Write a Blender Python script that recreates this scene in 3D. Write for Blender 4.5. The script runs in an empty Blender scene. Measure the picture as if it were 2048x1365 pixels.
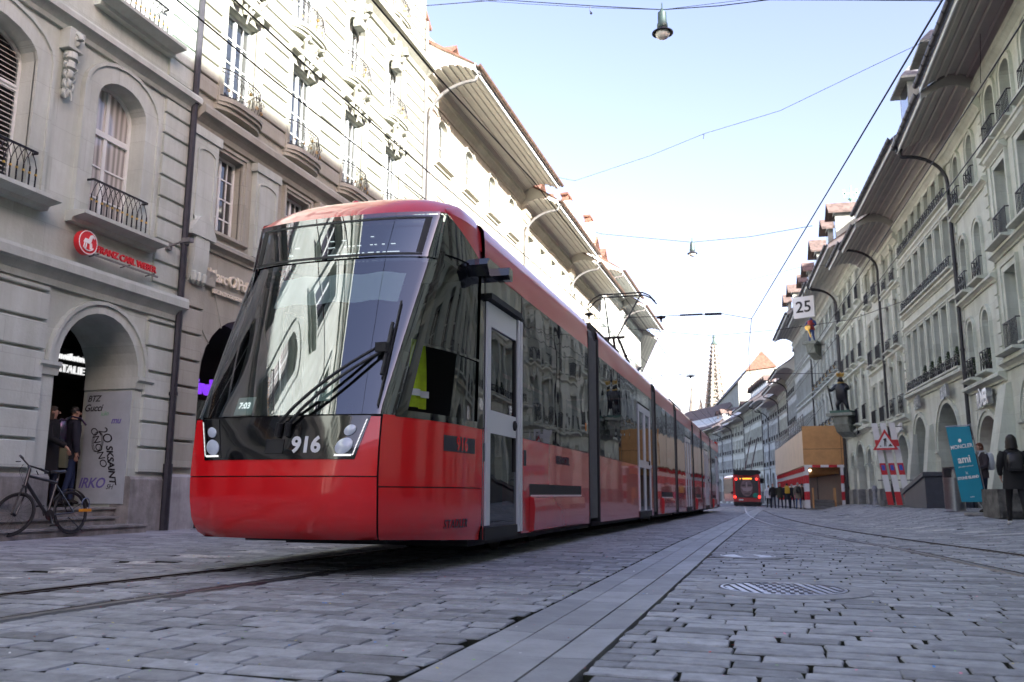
import bpy, math, random
from mathutils import Vector, Matrix
from mathutils.geometry import tessellate_polygon
R = math.radians
SC = bpy.context.scene
COL = SC.collection
rnd = random.Random(7)
# ------------------------------------------------------------------ camera
F, CX, CY, CH = 1700., 1024., 682.5, .68
_th = math.atan(303/1700.); _yaw = R(17); _roll = math.atan(44/9530.)
fw = Vector((-math.sin(_yaw)*math.cos(_th), math.cos(_yaw)*math.cos(_th), math.sin(_th)))
r0 = Vector((math.cos(_yaw), math.sin(_yaw), 0)); u0 = r0.cross(fw)
cr = r0*math.cos(_roll)+u0*math.sin(_roll); cu = cr.cross(fw)
cam = bpy.data.cameras.new('camera'); camo = bpy.data.objects.new('camera', cam); COL.objects.link(camo)
m = Matrix((cr, cu, -fw)).transposed().to_4x4(); m.translation = (0, 0, CH); camo.matrix_world = m
cam.lens = 1700/2048*36; cam.sensor_width = 36; cam.clip_start = .05; cam.clip_end = 2000
cam.dof.use_dof = True; cam.dof.focus_distance = 7.4; cam.dof.aperture_fstop = 3.2
SC.camera = camo
# ------------------------------------------------------------------ world, sun, exposure
SUN = Vector((1, -.80, .44)).normalized()
w = bpy.data.worlds.new('World'); SC.world = w; w.use_nodes = True
nt = w.node_tree; nt.nodes.clear()
sky = nt.nodes.new('ShaderNodeTexSky'); sky.sky_type = 'NISHITA'; sky.sun_disc = False
sky.sun_elevation = math.asin(SUN.z); sky.sun_rotation = math.atan2(SUN.x, SUN.y)
sky.air_density = 1.0; sky.dust_density = 2.6; sky.ozone_density = 1.0
bg = nt.nodes.new('ShaderNodeBackground'); bg.inputs[1].default_value = .056
wo = nt.nodes.new('ShaderNodeOutputWorld')
tint = nt.nodes.new('ShaderNodeMixRGB'); tint.blend_type = 'MULTIPLY'; tint.inputs[0].default_value = 1; tint.inputs[2].default_value = (1.06,.87,.95,1)
nt.links.new(sky.outputs[0], tint.inputs[1]); nt.links.new(tint.outputs[0], bg.inputs[0]); nt.links.new(bg.outputs[0], wo.inputs[0])
sl = bpy.data.lights.new('sun', 'SUN'); sl.energy = 2.4; sl.angle = R(.6); sl.color = (1, .97, .92)
so = bpy.data.objects.new('sun', sl); COL.objects.link(so)
so.rotation_euler = SUN.to_track_quat('Z', 'Y').to_euler(); so.location = (20, -20, 40)
vs = SC.view_settings; vs.view_transform = 'Standard'; vs.look = 'None'; vs.exposure = 3.35; vs.gamma = 1
SC.cycles.max_bounces = 9; SC.cycles.transparent_max_bounces = 8; SC.cycles.caustics_reflective = False
SC.cycles.sample_clamp_indirect = 6
# ------------------------------------------------------------------ helpers
class MB:
    def __init__(s): s.v = []; s.f = []; s.m = []; s.T = None
    def add(s, vs, fs, mi=0):
        n = len(s.v)
        if s.T is not None: vs = [tuple(s.T @ Vector(p)) for p in vs]
        s.v += [tuple(p) for p in vs]
        for f in fs: s.f.append([n+i for i in f]); s.m.append(mi)
        return s
    def box(s, x0, x1, y0, y1, z0, z1, mi=0):
        return s.add([(x0,y0,z0),(x1,y0,z0),(x1,y1,z0),(x0,y1,z0),(x0,y0,z1),(x1,y0,z1),(x1,y1,z1),(x0,y1,z1)],
              [(3,2,1,0),(4,5,6,7),(0,1,5,4),(1,2,6,5),(2,3,7,6),(3,0,4,7)], mi)
    def quad(s, a, b, c, d, mi=0): return s.add([a,b,c,d], [(0,1,2,3)], mi)
    def prism(s, pts, a, b, axis='x', mi=0, caps=True):
        # outline pts = 2-d; axis = extrude direction: x -> (y,z) outline, y -> (x,z), z -> (x,y)
        n = len(pts)
        def mk(p, t): return {'x': (t,p[0],p[1]), 'y': (p[0],t,p[1]), 'z': (p[0],p[1],t)}[axis]
        vs = [mk(p,a) for p in pts]+[mk(p,b) for p in pts]
        fs = [(i,(i+1)%n,n+(i+1)%n,n+i) for i in range(n)]
        if caps: fs += [tuple(range(n))[::-1], tuple(range(n,2*n))]
        return s.add(vs, fs, mi)
    def tube(s, path, r, n=8, mi=0, r1=None):
        P = [Vector(p) for p in path]; N = len(P); vs = []; fs = []
        up = Vector((0,0,1))
        for i,p in enumerate(P):
            d = (P[min(i+1,N-1)]-P[max(i-1,0)]).normalized()
            a = d.cross(up)
            if a.length < 1e-3: a = d.cross(Vector((1,0,0)))
            a.normalize(); b = d.cross(a)
            rr = r if r1 is None else r+(r1-r)*i/(N-1)
            for k in range(n):
                t = 2*math.pi*k/n; vs.append(p+a*rr*math.cos(t)+b*rr*math.sin(t))
        for i in range(N-1):
            for k in range(n): fs.append((i*n+k,i*n+(k+1)%n,(i+1)*n+(k+1)%n,(i+1)*n+k))
        fs += [tuple(range(n))[::-1], tuple(range((N-1)*n,N*n))]
        return s.add(vs, fs, mi)
    def lathe(s, prof, c=(0,0,0), n=16, mi=0, ax='z'):
        vs = []; fs = []
        for r,z in prof:
            for k in range(n):
                t = 2*math.pi*k/n; q = (r*math.cos(t), r*math.sin(t), z)
                if ax == 'x': q = (q[2],q[0],q[1])
                if ax == 'y': q = (q[0],q[2],q[1])
                vs.append((c[0]+q[0],c[1]+q[1],c[2]+q[2]))
        for i in range(len(prof)-1):
            for k in range(n): fs.append((i*n+k,i*n+(k+1)%n,(i+1)*n+(k+1)%n,(i+1)*n+k))
        fs += [tuple(range(n))[::-1], tuple(range((len(prof)-1)*n,len(prof)*n))]
        return s.add(vs, fs, mi)
    def grid(s, fn, us, ws, mi=0):
        nu, nw = len(us), len(ws)
        vs = [fn(u,w_) for u in us for w_ in ws]
        fs = [(i*nw+j,(i+1)*nw+j,(i+1)*nw+j+1,i*nw+j+1) for i in range(nu-1) for j in range(nw-1)]
        return s.add(vs, fs, mi)
    def loft(s, rings, mi=0, caps=True):
        n = len(rings[0]); vs = [p for r in rings for p in r]; fs = []
        for i in range(len(rings)-1):
            for k in range(n): fs.append((i*n+k,i*n+(k+1)%n,(i+1)*n+(k+1)%n,(i+1)*n+k))
        if caps: fs += [tuple(range(n))[::-1], tuple(range((len(rings)-1)*n,len(rings)*n))]
        return s.add(vs, fs, mi)
    def mesh(s, name, mats, smooth=None, fix=True):
        me = bpy.data.meshes.new(name); me.from_pydata(s.v, [], s.f)
        for q in mats: me.materials.append(q)
        me.polygons.foreach_set('material_index', s.m)
        if fix:
            import bmesh
            bm = bmesh.new(); bm.from_mesh(me); bmesh.ops.recalc_face_normals(bm, faces=bm.faces); bm.to_mesh(me); bm.free()
        if smooth is not None:
            me.polygons.foreach_set('use_smooth', [True]*len(me.polygons))
            me.set_sharp_from_angle(angle=R(smooth))
        me.update(); return me
def link(name, data, parent=None, loc=(0,0,0), rotz=0, rot=None):
    o = bpy.data.objects.new(name, data); COL.objects.link(o); o.parent = parent; o.location = loc
    o.rotation_euler = rot if rot else (0,0,rotz); return o
def obj(name, mb, mats, parent=None, loc=(0,0,0), rotz=0, smooth=None, world=False, fix=True):
    if not isinstance(mats, (list, tuple)): mats = [mats]
    if world and parent is not None:      # mesh drawn in world coordinates: shift to the (unrotated) parent chain
        off = Vector(parent.location); q = parent.parent
        while q: off += Vector(q.location); q = q.parent
        mb.v = [tuple(Vector(p)-off) for p in mb.v]
    return link(name, mb.mesh(name, mats, smooth, fix), parent, loc, rotz)
def tag(o, label=None, cat=None, group=None, kind=None):
    if label: o['label'] = label
    if cat: o['category'] = cat
    if group: o['group'] = group
    if kind: o['kind'] = kind
    return o
def thing(name, label, cat, loc=(0,0,0), rotz=0, group=None):
    return tag(link(name, None, None, loc, rotz), label, cat, group)
def mat(name, col, rough=.6, metal=0, var=.0, vscale=3., bump=0., bscale=30., coat=0., spec=.5, emit=None, es=1., col2=None, dirt=0., alpha=1, streak=0.):
    M = bpy.data.materials.new(name); M.use_nodes = True; t = M.node_tree; b = t.nodes['Principled BSDF']
    b.inputs['Base Color'].default_value = (*col,1); b.inputs['Roughness'].default_value = rough
    b.inputs['Metallic'].default_value = metal; b.inputs['Specular IOR Level'].default_value = spec
    b.inputs['Coat Weight'].default_value = coat; b.inputs['Coat Roughness'].default_value = .03
    if emit: b.inputs['Emission Color'].default_value = (*emit,1); b.inputs['Emission Strength'].default_value = es
    if alpha < 1: b.inputs['Alpha'].default_value = alpha
    geo = None
    if var or bump or dirt or streak:
        geo = t.nodes.new('ShaderNodeNewGeometry')
    if var or dirt or streak:
        n = t.nodes.new('ShaderNodeTexNoise'); n.inputs['Scale'].default_value = vscale; n.inputs['Detail'].default_value = 6; n.inputs['Roughness'].default_value = .65
        t.links.new(geo.outputs['Position'], n.inputs['Vector'])
        rp = t.nodes.new('ShaderNodeValToRGB'); e = rp.color_ramp.elements
        c2 = col2 or tuple(c*(1-var) for c in col); c1 = tuple(min(1,c*(1+var*.5)) for c in col)
        e[0].position = .32; e[0].color = (*c2,1); e[1].position = .68; e[1].color = (*c1,1)
        t.links.new(n.outputs['Fac'], rp.inputs['Fac']); last = rp.outputs['Color']
        if streak:   # vertical water stains with a shape of their own
            mp = t.nodes.new('ShaderNodeMapping'); mp.inputs['Scale'].default_value = (2.6,2.6,.22)
            t.links.new(geo.outputs['Position'], mp.inputs['Vector'])
            n2 = t.nodes.new('ShaderNodeTexNoise'); n2.inputs['Scale'].default_value = 1.3; n2.inputs['Detail'].default_value = 7; n2.inputs['Roughness'].default_value = .7
            t.links.new(mp.outputs[0], n2.inputs['Vector'])
            r2 = t.nodes.new('ShaderNodeValToRGB'); r2.color_ramp.elements[0].position = .40; r2.color_ramp.elements[1].position = .62
            s = 1-streak; r2.color_ramp.elements[0].color = (s,s,s*.97,1); r2.color_ramp.elements[1].color = (1,1,1,1)
            t.links.new(n2.outputs['Fac'], r2.inputs['Fac'])
            mx = t.nodes.new('ShaderNodeMixRGB'); mx.blend_type = 'MULTIPLY'; mx.inputs['Fac'].default_value = 1
            t.links.new(last, mx.inputs[1]); t.links.new(r2.outputs['Color'], mx.inputs[2]); last = mx.outputs[0]
        t.links.new(last, b.inputs['Base Color'])
    if bump:
        n3 = t.nodes.new('ShaderNodeTexNoise'); n3.inputs['Scale'].default_value = bscale; n3.inputs['Detail'].default_value = 4
        t.links.new(geo.outputs['Position'], n3.inputs['Vector'])
        bp = t.nodes.new('ShaderNodeBump'); bp.inputs['Strength'].default_value = bump; bp.inputs['Distance'].default_value = .02
        t.links.new(n3.outputs['Fac'], bp.inputs['Height']); t.links.new(bp.outputs['Normal'], b.inputs['Normal'])
        if coat: t.links.new(bp.outputs['Normal'], b.inputs['Coat Normal'])
    return M
def ramp_tone(M, lo=.75, hi=1.2, scale=None):
    """multiply the base colour by a per-stone tone attribute"""
    t = M.node_tree; b = t.nodes['Principled BSDF']
    a = t.nodes.new('ShaderNodeAttribute'); a.attribute_name = 'tone'
    mr = t.nodes.new('ShaderNodeMapRange'); mr.inputs['To Min'].default_value = lo; mr.inputs['To Max'].default_value = hi
    t.links.new(a.outputs['Fac'], mr.inputs['Value'])
    mx = t.nodes.new('ShaderNodeMixRGB'); mx.blend_type = 'MULTIPLY'; mx.inputs['Fac'].default_value = 1
    src = b.inputs['Base Color'].links[0].from_socket if b.inputs['Base Color'].links else None
    if src: t.links.new(src, mx.inputs[1])
    else: mx.inputs[1].default_value = b.inputs['Base Color'].default_value
    t.links.new(mr.outputs[0], mx.inputs[2]); t.links.new(mx.outputs[0], b.inputs['Base Color'])
def text_mb(body, size, depth=.01, bold=0., spacing=1., align='CENTER', shear=0.):
    c = bpy.data.curves.new('t', 'FONT'); c.body = body; c.size = size; c.extrude = depth; c.offset = bold
    c.align_x = align; c.align_y = 'CENTER'; c.space_character = spacing; c.shear = shear; c.resolution_u = 3
    o = bpy.data.objects.new('t', c); COL.objects.link(o); dg = bpy.context.evaluated_depsgraph_get()
    me = bpy.data.meshes.new_from_object(o.evaluated_get(dg)); mb = MB()
    mb.v = [tuple(v.co) for v in me.vertices]; mb.f = [list(p.vertices) for p in me.polygons]; mb.m = [0]*len(mb.f)
    bpy.data.objects.remove(o); bpy.data.curves.remove(c); bpy.data.meshes.remove(me); return mb
def sstep(a, b, x):
    t = max(0, min(1, (x-a)/(b-a))); return t*t*(3-2*t)
def gz(x, y):   # height of the street
    return -.0065*max(0, y-12) + sstep(2.2, 4.6, x)*(.12+.26*sstep(17, 26, y))
# ------------------------------------------------------------------ materials
K = {}
K['plaster'] = mat('sandstone_grey_green', (.53,.60,.56), .85, var=.14, vscale=1.1, bump=.25, bscale=22, streak=.12)
K['plaster2'] = mat('sandstone_cream', (.40,.41,.355), .85, var=.10, vscale=.9, bump=.25, bscale=22, streak=.12)
K['plaster6'] = mat('sandstone_ivory', (.48,.465,.395), .85, var=.10, vscale=.9, bump=.25, bscale=22, streak=.12)
K['plaster3'] = mat('sandstone_warm', (.68,.72,.645), .85, var=.14, vscale=1.1, bump=.25, bscale=22, streak=.12)
K['plaster4'] = mat('sandstone_pale', (.60,.65,.64), .85, var=.10, vscale=1.1, bump=.2, bscale=22, streak=.16)
K['plaster5'] = mat('sandstone_dark', (.38,.41,.37), .85, var=.16, vscale=1.3, bump=.3, bscale=22, streak=.28)
K['plinth'] = mat('plinth_stone', (.30,.30,.29), .8, var=.35, vscale=3.5, bump=.4, bscale=35, streak=.3)
K['marble'] = mat('pale_marble', (.46,.47,.48), .5, var=.3, vscale=3., streak=.3)
K['white'] = mat('white_paint', (.68,.73,.72), .5, var=.06, vscale=2)
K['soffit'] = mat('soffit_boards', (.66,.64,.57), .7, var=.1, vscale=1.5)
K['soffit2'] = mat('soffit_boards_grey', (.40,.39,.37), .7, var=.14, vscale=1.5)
K['batten'] = mat('soffit_battens', (.60,.58,.53), .7)
K['iron'] = mat('wrought_iron', (.025,.025,.03), .5, .6)
K['gold'] = mat('gilding', (.75,.48,.14), .35, .9)
K['pipe_black'] = mat('pipe_black', (.035,.036,.045), .5, .3, var=.3, vscale=6)
K['copper'] = mat('pipe_copper', (.20,.135,.10), .5, .5, var=.3, vscale=5)
K['zinc'] = mat('pipe_zinc', (.20,.20,.195), .5, .3, var=.25, vscale=5)
K['dark'] = mat('dark_interior', (.03,.028,.027), .9)
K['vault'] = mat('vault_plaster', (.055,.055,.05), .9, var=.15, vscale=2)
K['door_wood'] = mat('door_wood', (.05,.032,.022), .5, var=.4, vscale=5)
def ashlar(M, bw, rh, dark=.80, vary=.07):
    """dressed stone: faint courses with a slightly different tone from block to block"""
    t = M.node_tree; b = t.nodes['Principled BSDF']; g = t.nodes.new('ShaderNodeNewGeometry')
    sp = t.nodes.new('ShaderNodeSeparateXYZ'); cb_ = t.nodes.new('ShaderNodeCombineXYZ'); t.links.new(g.outputs['Position'], sp.inputs[0])
    t.links.new(sp.outputs['Y'], cb_.inputs['X']); t.links.new(sp.outputs['Z'], cb_.inputs['Y'])
    bk = t.nodes.new('ShaderNodeTexBrick'); bk.inputs['Scale'].default_value = 1; bk.inputs['Brick Width'].default_value = bw; bk.inputs['Row Height'].default_value = rh
    bk.inputs['Mortar Size'].default_value = .006; bk.inputs['Mortar Smooth'].default_value = .3; bk.inputs['Bias'].default_value = 0
    bk.inputs['Color1'].default_value = (1,1,1,1); v = 1-vary*2; bk.inputs['Color2'].default_value = (v,v,v*.98,1); bk.inputs['Mortar'].default_value = (dark,dark,dark,1)
    t.links.new(cb_.outputs[0], bk.inputs['Vector'])
    mx = t.nodes.new('ShaderNodeMixRGB'); mx.blend_type = 'MULTIPLY'; mx.inputs['Fac'].default_value = 1
    t.links.new(b.inputs['Base Color'].links[0].from_socket, mx.inputs[1]); t.links.new(bk.outputs['Color'], mx.inputs[2]); t.links.new(mx.outputs[0], b.inputs['Base Color'])
for k_,bw_,rh_ in (('plaster',1.15,.52),('plaster2',.9,.41),('plaster3',.95,.46),('plaster4',1.0,.48),('plaster5',.9,.4),('plaster6',1.0,.47)): ashlar(K[k_],bw_,rh_)
def tile_mat(name, c):
    M = mat(name, c, .8, var=.0); t = M.node_tree; b = t.nodes['Principled BSDF']
    g = t.nodes.new('ShaderNodeNewGeometry'); mp = t.nodes.new('ShaderNodeMapping'); mp.inputs['Scale'].default_value = (1,1,1)
    t.links.new(g.outputs['Position'], mp.inputs['Vector'])
    v = t.nodes.new('ShaderNodeTexVoronoi'); v.inputs['Scale'].default_value = 5.5
    t.links.new(mp.outputs[0], v.inputs['Vector'])
    hs = t.nodes.new('ShaderNodeMixRGB'); hs.inputs[1].default_value = (*[q*.6 for q in c],1); hs.inputs[2].default_value = (*[min(1,q*1.5) for q in c],1)
    t.links.new(v.outputs['Color'], hs.inputs['Fac']); t.links.new(hs.outputs[0], b.inputs['Base Color'])
    wv = t.nodes.new('ShaderNodeTexWave'); wv.bands_direction = 'Z'; wv.wave_profile = 'SAW'; wv.inputs['Scale'].default_value = 1.6; wv.inputs['Distortion'].default_value = .6
    t.links.new(g.outputs['Position'], wv.inputs['Vector'])
    bp = t.nodes.new('ShaderNodeBump'); bp.inputs['Strength'].default_value = .9; bp.inputs['Distance'].default_value = .05
    t.links.new(wv.outputs['Fac'], bp.inputs['Height']); t.links.new(bp.outputs['Normal'], b.inputs['Normal']); return M
K['tile'] = tile_mat('roof_tiles_red', (.17,.085,.06)); K['tile2'] = tile_mat('roof_tiles_brown', (.11,.08,.07))
K['slate'] = tile_mat('roof_slate', (.14,.14,.145))
def glass_mat(name, base, folds=False):
    M = mat(name, base, .04, spec=.9, bump=0); t = M.node_tree; b = t.nodes['Principled BSDF']
    b.inputs['Coat Weight'].default_value = .6
    tc = t.nodes.new('ShaderNodeTexCoord')
    n = t.nodes.new('ShaderNodeTexNoise'); n.inputs['Scale'].default_value = 1.6; n.inputs['Detail'].default_value = 1
    t.links.new(tc.outputs['Object'], n.inputs['Vector'])
    bp = t.nodes.new('ShaderNodeBump'); bp.inputs['Strength'].default_value = .12; bp.inputs['Distance'].default_value = .05
    t.links.new(n.outputs['Fac'], bp.inputs['Height']); t.links.new(bp.outputs['Normal'], b.inputs['Normal']); t.links.new(bp.outputs['Normal'], b.inputs['Coat Normal'])
    if folds:
        wv = t.nodes.new('ShaderNodeTexWave'); wv.bands_direction = 'X'; wv.inputs['Scale'].default_value = 2.6; wv.inputs['Distortion'].default_value = 3.5; wv.inputs['Detail'].default_value = 2
        mp = t.nodes.new('ShaderNodeMapping'); mp.inputs['Scale'].default_value = (1,1,.12); t.links.new(tc.outputs['Object'], mp.inputs['Vector']); t.links.new(mp.outputs[0], wv.inputs['Vector'])
        cr_ = t.nodes.new('ShaderNodeValToRGB'); cr_.color_ramp.elements[0].color = (*[q*.55 for q in base],1); cr_.color_ramp.elements[1].color = (*[min(1,q*1.2) for q in base],1)
        t.links.new(wv.outputs['Fac'], cr_.inputs['Fac']); t.links.new(cr_.outputs['Color'], b.inputs['Base Color'])
    return M
K['glass'] = glass_mat('window_glass', (.02,.025,.03)); K['glass_c'] = glass_mat('window_glass_curtain', (.42,.42,.40), True)
K['shop'] = glass_mat('shop_glass', (.015,.016,.02))
# ------------------------------------------------------------------ STREET
K['stone'] = mat('paving_sandstone', (.33,.342,.375), .62, var=.36, vscale=9, bump=.35, bscale=55, spec=.45)
ramp_tone(K['stone'], .62, 1.25)
K['bed'] = mat('joint_earth', (.022,.02,.018), .95, var=.4, vscale=20, col2=(.02,.028,.012))
K['slab'] = mat('gutter_slab', (.31,.32,.345), .55, var=.22, vscale=4, bump=.25, bscale=60)
ramp_tone(K['slab'], .80, 1.15)
K['stone_l'] = mat('pavement_sandstone', (.34,.35,.38), .65, var=.3, vscale=5, bump=.4, bscale=50)
ramp_tone(K['stone_l'], .72, 1.15)
K['rail'] = mat('rail_steel', (.30,.30,.34), .38, .9, var=.25, vscale=8)
K['rail_side'] = mat('rail_rust', (.045,.034,.03), .6, .4)
K['mark'] = mat('worn_white_marking', (.62,.62,.62), .7, var=.35, vscale=14, col2=(.3,.3,.31))
K['lid'] = mat('cast_iron_lid', (.40,.41,.47), .38, .7, var=.2, vscale=20)
K['ring'] = mat('lid_concrete', (.31,.32,.35), .75, var=.25, vscale=9, bump=.3)
# ground sheet out to the horizon
gb = MB()
xs = [-400,-120,-60,-30,-14,-11,-8,-4,-1,2.2,3,3.8,4.6,6,8,14,30,60,120,400]
ys = [-300,-100,-40,-10,0,4,8,12,17,20,23,26,34,45,60,80,100,130,180,260,500]
gb.grid(lambda x,y: (x,y,gz(min(x,30),min(y,200))-.055), xs, ys)
tag(obj('ground', gb, K['bed'], smooth=30), kind='structure')
def trk_l(y):     # centre line of the tram's own track
    T = [(-30,-5.9),(-6,-4.9),(0,-4.62),(4,-4.47),(6,-4.26),(8,-4.03),(10,-3.91),(12,-3.88),(200,-3.88)]
    return interp(T, y)
def trk_r(y):     # the curved track on the right
    T = [(-10,4.6),(0,3.6),(5,2.95),(9,2.45),(12,1.98),(15.5,1.33),(21,.55),(27,.0),(34,-.45),(46,-.95),(60,-1.45),(87,-2.5),(120,-4.9),(150,-12),(170,-20)]
    return interp(T, y)
def interp(T, y):
    if y <= T[0][0]: return T[0][1]
    for i in range(len(T)-1):
        if y <= T[i+1][0]:
            y0,x0 = T[i]; y1,x1 = T[i+1]
            p0 = T[max(i-1,0)]; p3 = T[min(i+2,len(T)-1)]
            m0 = (x1-p0[1])/(y1-p0[0]) if y1 != p0[0] else 0; m1 = (p3[1]-x0)/(p3[0]-y0)
            h = y1-y0; t = (y-y0)/h
            return (2*t**3-3*t*t+1)*x0+(t**3-2*t*t+t)*h*m0+(-2*t**3+3*t*t)*x1+(t**3-t*t)*h*m1
    return T[-1][1]
XL_EDGE = -9.0
def right_face(y):
    T = [(-40,7.0),(15,6.4),(29.7,6.0),(38.5,5.42),(57,4.2),(75,3.0),(95,1.3),(125,-2.8),(152,-10),(175,-22)]
    if y <= T[0][0]: return T[0][1]
    for i in range(len(T)-1):
        if y <= T[i+1][0]: return T[i][1]+(T[i+1][1]-T[i][1])*(y-T[i][0])/(T[i+1][0]-T[i][0])
    return T[-1][1]
lids = [(.02,6.66,.44),(-.32,9.95,.30)]
marks = []
for k,yy in enumerate([2.4,3.4,4.4,5.3,6.15,7.05,7.95,8.8,9.7,10.6,11.5]): marks.append((-6.18+.055*k,yy,.20,.17))
for (mx_,my_) in [(4.5,13.3),(4.1,14.6),(3.75,15.9),(3.40,17.3),(3.05,18.7),(2.72,20.2),(2.40,21.9),(2.1,23.8),(1.8,26),(1.5,28.5),(1.25,31.4),(1.0,34.6),(.78,38),(.55,42)]: marks.append((mx_,my_,.30,.17+.002*my_))
def stones(y0, y1, xr, zfun, rowh, slen, tones, V, FC, TN, rr, skip, gap=.015, ht=.05, mk=None):
    """rows of rounded setts laid across the street"""
    y = y0
    while y < y1:
        h = rowh*rr.uniform(.86,1.16); xa, xb = xr(y); x = xa-rr.uniform(0,slen)
        row_skew = rr.uniform(-.01,.01)
        while x < xb:
            L = slen*rr.uniform(.68,1.4)
            x0 = max(x+gap*rr.uniform(.15,.55), xa); x1 = min(x+L-gap*rr.uniform(.15,.55), xb)
            cx, cy = (x0+x1)/2, y+h/2
            if x1-x0 > .05 and not skip(cx,cy,(x1-x0)/2):
                ga = gap*rr.uniform(.35,1.1); gb_ = gap*rr.uniform(.35,1.1)
                ya, yb = y+ga, y+h-gb_
                c = .028*rr.uniform(.1,1)**1.5; d = .022*rr.uniform(.1,1)
                dz = rr.uniform(-.003,.003); tx = rr.uniform(-.010,.010); ty = rr.uniform(-.012,.012)
                j = lambda: rr.uniform(-.009,.009)
                o = [(x0+c+j(),ya+j()),(x1-c,ya+j()),(x1+j(),ya+d),(x1+j(),yb-d),(x1-c,yb+j()),(x0+c,yb+j()),(x0+j(),yb-d),(x0+j(),ya+d)]
                base = dz; n = len(V); b = .005
                for (a,bb) in o:
                    V.append((a,bb,zfun(a,bb)+base-ht))
                for (a,bb) in o:
                    V.append((a,bb,zfun(a,bb)+base-.007+tx*(a-cx)+ty*(bb-cy)))
                for (a,bb) in o:
                    a2 = a+(b if a < cx else -b); b2 = bb+(b if bb < cy else -b)
                    V.append((a2,b2,zfun(a,bb)+base+tx*(a-cx)+ty*(bb-cy)))
                tn = rr.random()
                for k in range(8):
                    q = (k+1)%8
                    FC.append((n+k,n+q,n+8+q,n+8+k)); FC.append((n+8+k,n+8+q,n+16+q,n+16+k))
                FC.append(tuple(n+16+k for k in range(8))); TN.extend([tn]*17)
            x += L
        y += h
def stone_obj(name, V, FC, TN, m, parent=None):
    me = bpy.data.meshes.new(name); me.from_pydata(V, [], FC); me.materials.append(m); me.materials.append(K['bed'])
    me.polygons.foreach_set('material_index', [1 if (len(f) == 4 and min(f)%24 < 8 and len(FC) > 3000 and (max(f)-min(f)) >= 8 and (min(f)%24)+0 < 8 and max(f)%24 < 16) else 0 for f in FC])
    at = me.attributes.new('tone', 'FLOAT', 'FACE'); at.data.foreach_set('value', TN); me.update()
    return link(name, me, parent)
def near_rail(x, y, hw):
    for f in (trk_l, trk_r):
        c = f(y)
        for s in (-.5,.5):
            if abs(x-(c+s)) < hw*.5+.085: return True
    return False
def in_mark(x, y):
    for (a,b,c,d) in marks:
        if abs(x-a) < c and abs(y-b) < d: return True
    return False
def mkskip(want_mark):
    def f(x, y, hw):
        if abs(x+1.05) < .30: return True
        for (a,b,r) in lids:
            if (x-a)**2+(y-b)**2 < (r+(.10 if r > .4 else .03))**2: return True
        return in_mark(x,y) != want_mark
    return f
# split the carriageway in strips between the rails so that setts butt against them
def strips(y):
    a = [trk_l(y)-.5, trk_l(y)+.5, -1.05, trk_r(y)-.5, trk_r(y)+.5]
    return a
def xr_fn(i):
    g = .098
    def f(y):
        l, r_ = trk_l(y), trk_r(y)
        e = [XL_EDGE, l-.5-g, l-.5+g, l+.5-g, l+.5+g, -1.37, -.735, r_-.5-g, r_-.5+g, r_+.5-g, r_+.5+g, right_face(y)-.6]
        a, b = e[2*i], e[2*i+1]
        if i == 3 and b < a: return (a, a)
        if i == 4: a = max(a, -.735)
        return (a, b)
    return f
V, FC, TN = [], [], []
rr = random.Random(3)
sk = mkskip(False)
for i in range(6):
    stones(1.0, 30, xr_fn(i), gz, .165, .33, None, V, FC, TN, rr, sk)
for i in range(6):
    if i == 3: continue
    stones(30, 75, xr_fn(i), gz, .26, .5, None, V, FC, TN, rr, sk, gap=.011)
tag(stone_obj('paving_stones', V, FC, TN, K['stone']), kind='structure')
V, FC, TN = [], [], []
sk = mkskip(True); rr2 = random.Random(3)
for i in range(6):
    stones(1.0, 30, xr_fn(i), lambda x,y: gz(x,y)+.002, .165, .33, None, V, FC, TN, rr2, sk)
stones(30, 45, lambda y: (-.6, 4), lambda x,y: gz(x,y)+.003, .26, .5, None, V, FC, TN, rr2, sk)
tag(stone_obj('road_marking', V, FC, TN, K['mark']), kind='structure')
# far carriageway: one sheet with joints drawn by a brick texture
K['far_pave'] = mat('far_paving', (.19,.19,.205), .65)
t = K['far_pave'].node_tree; b_ = t.nodes['Principled BSDF']; gg = t.nodes.new('ShaderNodeNewGeometry'); bk = t.nodes.new('ShaderNodeTexBrick')
bk.inputs['Scale'].default_value = 1; bk.inputs['Brick Width'].default_value = .5; bk.inputs['Row Height'].default_value = .26; bk.inputs['Mortar Size'].default_value = .02
bk.inputs['Color1'].default_value = (.16,.16,.175,1); bk.inputs['Color2'].default_value = (.23,.23,.245,1); bk.inputs['Mortar'].default_value = (.05,.05,.05,1)
t.links.new(gg.outputs['Position'], bk.inputs['Vector']); t.links.new(bk.outputs['Color'], b_.inputs['Base Color'])
fb = MB(); fb.grid(lambda u,y: (-30+60*u,y,gz(min(-30+60*u,6),y)-.004), [0,.2,.4,.46,.5,.55,.6,.65,1], [75,90,110,130,160,200,240])
tag(obj('road', fb, K['far_pave'], smooth=30), kind='structure')
fb = MB(); fb.grid(lambda x,y: (x,y,gz(x,y)-.004), [-30,-20,-9,-4,0,4,7.2,15], [-60,-40,-20,-8,1.0])
tag(obj('road', fb, K['far_pave'], smooth=30), kind='structure')
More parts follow.
